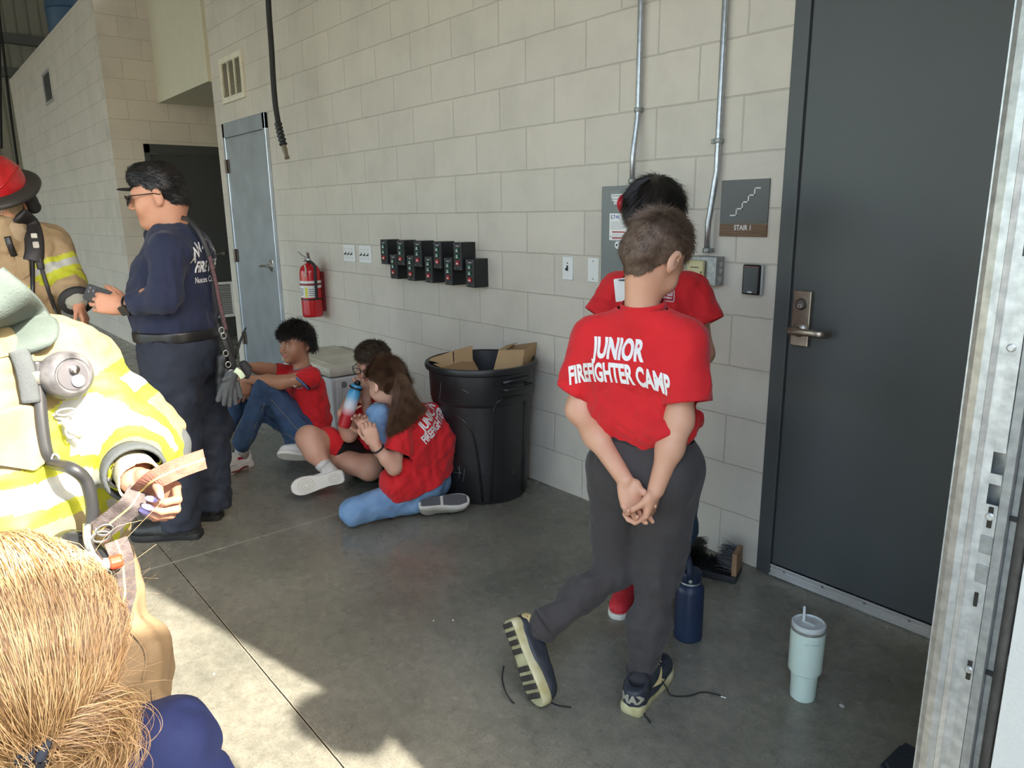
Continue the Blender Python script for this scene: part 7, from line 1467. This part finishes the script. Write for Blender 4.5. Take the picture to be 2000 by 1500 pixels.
# webbing strap (a thing she holds)
c = q(300, 945, -.27); ws = empty('webbing_strap', c, 'grey and rust coloured webbing strap with yellow centre line, its free end held up', 'strap')
WB1 = mat('webbing_rust', rgb(134, 86, 70), .75, col2=rgb(156, 106, 88), vscale=60, bump=.6, bscale=380); WB2 = mat('webbing_grey', rgb(76, 66, 64), .75, col2=rgb(104, 94, 90), vscale=60, bump=.6, bscale=380); YL = mat('yellow_thread', rgb(224, 200, 120), .7)
def strap(name, pts, m, wd=.024, n=8, up_=None):
    P_ = spline([q(*p) for p in pts], n); t = np.gradient(P_, axis=0); t /= np.linalg.norm(t, axis=1)[:, None]; vs = []; vy = []
    for i, p in enumerate(P_):
        s_ = nrm(np.cross(t[i], up_ if up_ is not None else lk)); nn = nrm(np.cross(s_, t[i])); nn = nn if nn@lk > 0 else -nn
        vs += [p+s_*wd+nn*.0009, p-s_*wd+nn*.0009, p-s_*wd-nn*.0009, p+s_*wd-nn*.0009]; vy += [p+s_*.0016+nn*.0014, p-s_*.0016+nn*.0014, p-s_*.0016-nn*.0014, p+s_*.0016-nn*.0014]
    k = len(P_); f = np.array([[4*i+j, 4*i+(j+1) % 4, 4*i+4+(j+1) % 4, 4*i+4+j] for i in range(k-1) for j in range(4)]+[[0, 1, 2, 3], [4*k-1, 4*k-2, 4*k-3, 4*k-4]])
    o = mesh_np(name, np.array(vs), f, ws, [m], smooth=False); mesh_np('centre_line', np.array(vy), f, o, [YL], smooth=False); return o
strap('free_end', [(272, 962, -.215), (300, 938, -.262), (350, 914, -.27), (400, 896, -.26)], WB1, .0195)
strap('pulled_webbing', [(274, 958, -.22), (258, 985, -.235), (232, 1008, -.22), (190, 1040, -.20)], WB2, .0225)
strap('hanging_loop', [(226, 1055, -.20), (238, 1090, -.205), (243, 1140, -.20), (244, 1160, -.198), (236, 1190, -.195), (231, 1220, -.19)], WB2, .0195, up_=lk)
for x, y in ((205, 1035), (198, 1048)):
    b = MB(); cc = q(x, y, -.215); b.tube([cc+vr*.014*math.cos(a)+up*.010*math.sin(a) for a in np.linspace(0, 6.283, 18)], .0028, 6, cap=False); b.build('slide_buckle', M['steel'], ws, smooth=True)
# ================= blonde person seen from above =================
bx, by = .74, -2.44; q = stand(bx, by); lk, vr = axes(bx, by)
pi_ = empty('person', (bx, by, 0), 'blonde person with a low ponytail crouching in the lower left corner, in navy', 'person')
ho = q(2, 1262, .0); dwn = nrm(q(2, 1262, 0)-CAM); fwI = nrm(-lk*.95-vr*.05-up*.18); HR = frame(fwI, up); HS = 1.06
neck = ho-up*.17+lk*.03; P = TR(head_prims(), ho, HR, HS)+[cap_(neck, ho+HR@V([0, -.025, -.055]), .058, .052, k=.03)]
sA, sB = neck-up*.06-vr*.17, neck-up*.06+vr*.17; wA, wB = sA-lk*.12-up*.40, q(330, 1570, -.1)
pr = [sdf([cap_(neck, sA, .05, .05), cap_(sA, sA-up*.26, .05, .04), cap_(sA-up*.26, wA, .038, .027)]+hand_prims(wA, -lk, -up, vr, .95), .005, .01)]
v, f = join_np([sdf(P, .0035, .012)]+pr); mesh_np('body', v, f, pi_, [skG])
NV2 = mat('navy_cotton', rgb(30, 40, 84), .8, col2=rgb(40, 52, 100), vscale=8, bump=.4, bscale=500, wrinkle=.7)
bt = V([ho[0]+.02, ho[1]-.06, .36]); P = [cap_(neck-up*.03, sA, .07, .07), cap_(neck-up*.03, sB, .07, .07), kap(sA, sA-up*.24, .07, .06), kap(sB, sB-up*.24-lk*.1, .07, .06), stad(neck-up*.16, vr, .18, .12), stad(bt+up*.05, vr, .19, .14)]
v, f = sdf(P, .006, .04, disp=folds(171, .008, 60)); v, f = trim(v, f, [(neck-up*.005, up, neck, .09)]); mesh_np('shirt', v, f, pi_, [NV2])
k1, k2 = q(335, 1572, -.05), q(60, 1560, -.3); P = [stad(bt-up*.04, vr, .18, .14), cap_(bt+vr*.08, k1, .105, .085), cap_(k1, V([k1[0]+.02, k1[1]-.02, .1]), .08, .06), cap_(bt-vr*.09, bt-vr*.16-lk*.20+up*.08, .10, .08), cap_(bt-vr*.16-lk*.20+up*.08, V([*(bt-vr*.16-lk*.16)[:2], .1]), .08, .06), cap_(k1-up*.01, q(250, 1580, -.02), .085, .10)]
v, f = sdf(P, .006, .04, disp=two(folds(172, .007, 60), folds(173, .003, 140))); mesh_np('trousers', v, f, pi_, [NV2])
for a_ in (V([k1[0]+.02, k1[1]-.02, 0]), V([*(bt-vr*.16-lk*.16)[:2], 0])): shoe(pi_, a_+lk*.08, a_-lk*.19, up, .10, bm, bsol)
# hair: combed back to a low elastic, then a folded tail
bl1 = mat('blonde_hair', rgb(170, 134, 88), .5, col2=rgb(206, 172, 124), vscale=26); bl2 = mat('blonde_lowlights', rgb(128, 94, 58), .4)
v, f = scalp(ho, HR, HS, grow=.015, front=.05, nape=-.085, h=.004, side=-.03, extra=[ell((0, -.03, .0), (.088, .085, .10), k=.03)]); hr = mesh_np('hair', v, f, pi_, [bl2])
tie = q(72, 1445, -.13); tip = ho+HR@(V([0, .06, .10])*HS)
rg = np.random.RandomState(77); c4 = v[f]; ar = np.linalg.norm(np.cross(c4[:, 2]-c4[:, 0], c4[:, 3]-c4[:, 1]), axis=1); N = 20000; fi = rg.choice(len(f), N, p=ar/ar.sum()); st0 = c4[fi].mean(1)+rg.randn(N, 3)*.002
nn = np.cross(c4[:, 2]-c4[:, 0], c4[:, 3]-c4[:, 1])[fi]; nn /= np.linalg.norm(nn, axis=1)[:, None]
cc = ho+HR@V([0, -.02, .0]); T = np.linspace(0, 1, 11); ends = tie+rg.randn(N, 3)*V([.011, .011, .009]); rad0 = np.linalg.norm(st0-cc, axis=1); lay = rg.uniform(0, .006, N)
P_ = []
for t in T:
    s_ = st0*(1-t)+ends*t; d = s_-cc; L_ = np.linalg.norm(d, axis=1)[:, None]; rr = (rad0*(1-t**3)+np.linalg.norm(ends-cc, axis=1)*t**3)+lay*math.sin(math.pi*t)+.004
    P_.append(cc+d/L_*np.maximum(rr[:, None], L_))
P_ = np.stack(P_, 1)+np.cumsum(rg.randn(N, 11, 3)*.00005, 1)
a, b_ = ribbons(P_, .00048, taper=.8); sel = rg.rand(N) < .3; mi = np.repeat(sel.astype(int), 10*3); mesh_np('hair_strands', a, b_, hr, [bl1, bl2], smooth=False, mi=mi)
b = MB(); tax = nrm(vr*.75+lk*.45-up*.3)
for dx in (-.010, .0, .012): b.tube([tie+lk*.012+tax*dx+nrm(np.cross(tax, up))*.020*math.cos(a_)+nrm(np.cross(tax, np.cross(tax, up)))*.016*math.sin(a_) for a_ in np.linspace(0, 6.283, 22)], .0065, 8, cap=False)
b.build('elastic', mat('dark_elastic', rgb(40, 44, 54), .7, bump=.5, bscale=200), hr, smooth=True)
N = 5000; e = rg.randn(N, 3); way = [(75, 1440, -.12), (120, 1415, -.13), (170, 1400, -.12), (198, 1425, -.11), (190, 1462, -.11), (150, 1500, -.12), (90, 1530, -.12)]
W = np.array([q(*p) for p in way]); wd = [.008, .012, .016, .018, .020, .022, .022]; lt = rg.randn(N, 3)
P_ = np.stack([W[i]+lt*wd[i]+rg.randn(N, 3)*.002 for i in range(7)], 1); P2 = np.stack([np.stack([np.interp(np.linspace(0, 6, 22), range(7), P_[j, :, k]) for k in range(3)], 1) for j in range(N)])
for _ in range(3): P2[:, 1:-1] = (P2[:, :-2]+P2[:, 1:-1]*2+P2[:, 2:])/4
a, b_ = ribbons(P2, .0005, taper=.5); mi = np.repeat((rg.rand(N) < .3).astype(int), 21*3); mesh_np('ponytail', a, b_, hr, [bl1, bl2], smooth=False, mi=mi)
N = 60; P_ = []
for i in range(N):
    s_ = q(150+rg.uniform(-10, 25), 1180+rg.uniform(-60, 220), -.02); e_ = s_+vr*rg.uniform(.03, .11)+up*rg.uniform(-.07, .09)+lk*rg.uniform(-.04, .04); m_ = (s_+e_)/2+rg.randn(3)*.014; P_.append(spline([s_, m_, e_], 5))
a, b_ = ribbons(np.array(P_), .00028, taper=.5); mesh_np('flyaway_hair', a, b_, hr, [bl1], smooth=False)
# ================= two people standing outside the opening; their shadows fall on the floor =================
def bystander(x, y, h, lab, shc, seed, yaw=math.pi, lean=.02):
    s_ = h/1.75; f_ = V([math.cos(yaw), math.sin(yaw), 0.]); r_ = np.cross(f_, up); B = V([x, y, 0.]); p = lambda a, b, c: B+(r_*a+f_*b+up*c)*s_
    o = empty('person', B, lab, 'person'); ho = p(0, lean, 1.61); HR = frame(f_-up*.4, up); P = TR(head_prims(), ho, HR, s_)+[cap_(p(0, 0, 1.45), p(0, 0, 1.56), .055*s_, .05*s_, k=.03)]
    ps = [sdf(P, .006, .012)]
    for k in (-1, 1): ps.append(sdf(arm_(p(.19*k, 0, 1.40), p(.23*k, -.02, 1.12), p(.22*k, .06, .88), .05, .04, .028)+hand_prims(p(.22*k, .06, .88), f_*.1-up, -r_*k, f_, s_), .006, .01))
    v, f = join_np(ps); mesh_np('body', v, f, o, [skM])
    P = [cap_(p(0, 0, 1.44), p(.18*k, 0, 1.40), .07*s_, .06*s_) for k in (-1, 1)]+[kap(p(.19*k, 0, 1.40), p(.22*k, -.01, 1.2), .065*s_, .06*s_) for k in (-1, 1)]+[stad(p(0, 0, 1.28), r_, .2*s_, .12*s_), stad(p(0, 0, .98), r_, .18*s_, .12*s_)]
    v, f = sdf(P, .008, .04, disp=folds(seed, .006, 60), cuts=[(p(0, 0, .93), -up)]); mesh_np('shirt', v, f, o, [shc])
    P = [stad(p(0, 0, .94), r_, .165*s_, .11*s_)]+[cap_(p(.09*k, 0, .88), p(.11*k, .02, .5), .09*s_, .07*s_) for k in (-1, 1)]+[cap_(p(.11*k, .02, .5), p(.12*k, 0, .09), .068*s_, .055*s_) for k in (-1, 1)]
    v, f = sdf(P, .008, .03, disp=folds(seed+1, .006, 60)); mesh_np('trousers', v, f, o, [DENIM])
    for k in (-1, 1): shoe(o, p(.12*k, -.08, 0), p(.13*k, .2, 0), up, .1*s_, SHOEW, SOLEW)
    short_hair(ho, HR, s_, o, BLKH, L=.02, n=1500, seed=seed)
bystander(2.09, -1.15, 1.69, 'person standing outside against the jamb whose head shadow falls on the floor', TEE, 201, -math.pi/2, .10)


# ================= truck added outside, out of view, to shade the blonde person and near floor =================
tx, ty0, ty1, th_ = 3.0, -3.7, -1.31, 2.74
tk = empty('shade_truck', (tx+3, (ty0+ty1)/2, 0), 'white box truck added unseen behind the viewer to cast shade through the opening', 'shade_truck')
tw = mat('truck_white', rgb(206, 208, 208), .4); b = MB(); b.box((tx, ty0, .75), (tx+4.2, ty1, th_), .03); b.build('cargo_box', tw, tk)
b = MB(); b.box((tx+.1, ty0+.2, .55), (tx+6.2, ty1-.2, .75)); b.build('chassis', M['blackm'], tk)
b = MB(); b.prism([(tx+4.3, ty1-.05, .6), (tx+6.4, ty1-.05, .6), (tx+6.4, ty1-.05, 1.3), (tx+5.7, ty1-.05, 1.45), (tx+5.2, ty1-.05, 2.2), (tx+4.3, ty1-.05, 2.25)], (0, -1, 0), ty1-ty0-.1); b.build('cab', tw, tk, bevel=.05)
b = MB(); b.box((tx-.02, ty0+.1, .8), (tx, ty1-.1, th_-.08)); rd = b.build('rear_door', M['galv'], tk)
for wx in (tx+.9, tx+5.3):
    for wy in (ty0+.05, ty1-.3): b = MB(); b.lathe([(.2, 0), (.42, .01), (.45, .05), (.45, .22), (.42, .26), (.2, .27)], (wx, wy, .45), (0, 1, 0), 32); b.build('wheel', M['blackm'], tk, smooth='auto')
b = MB(); b.box((tx-.12, ty0+.1, .5), (tx-.02, ty1-.1, .62), .02); b.build('rear_bumper', M['galv_d'], tk)
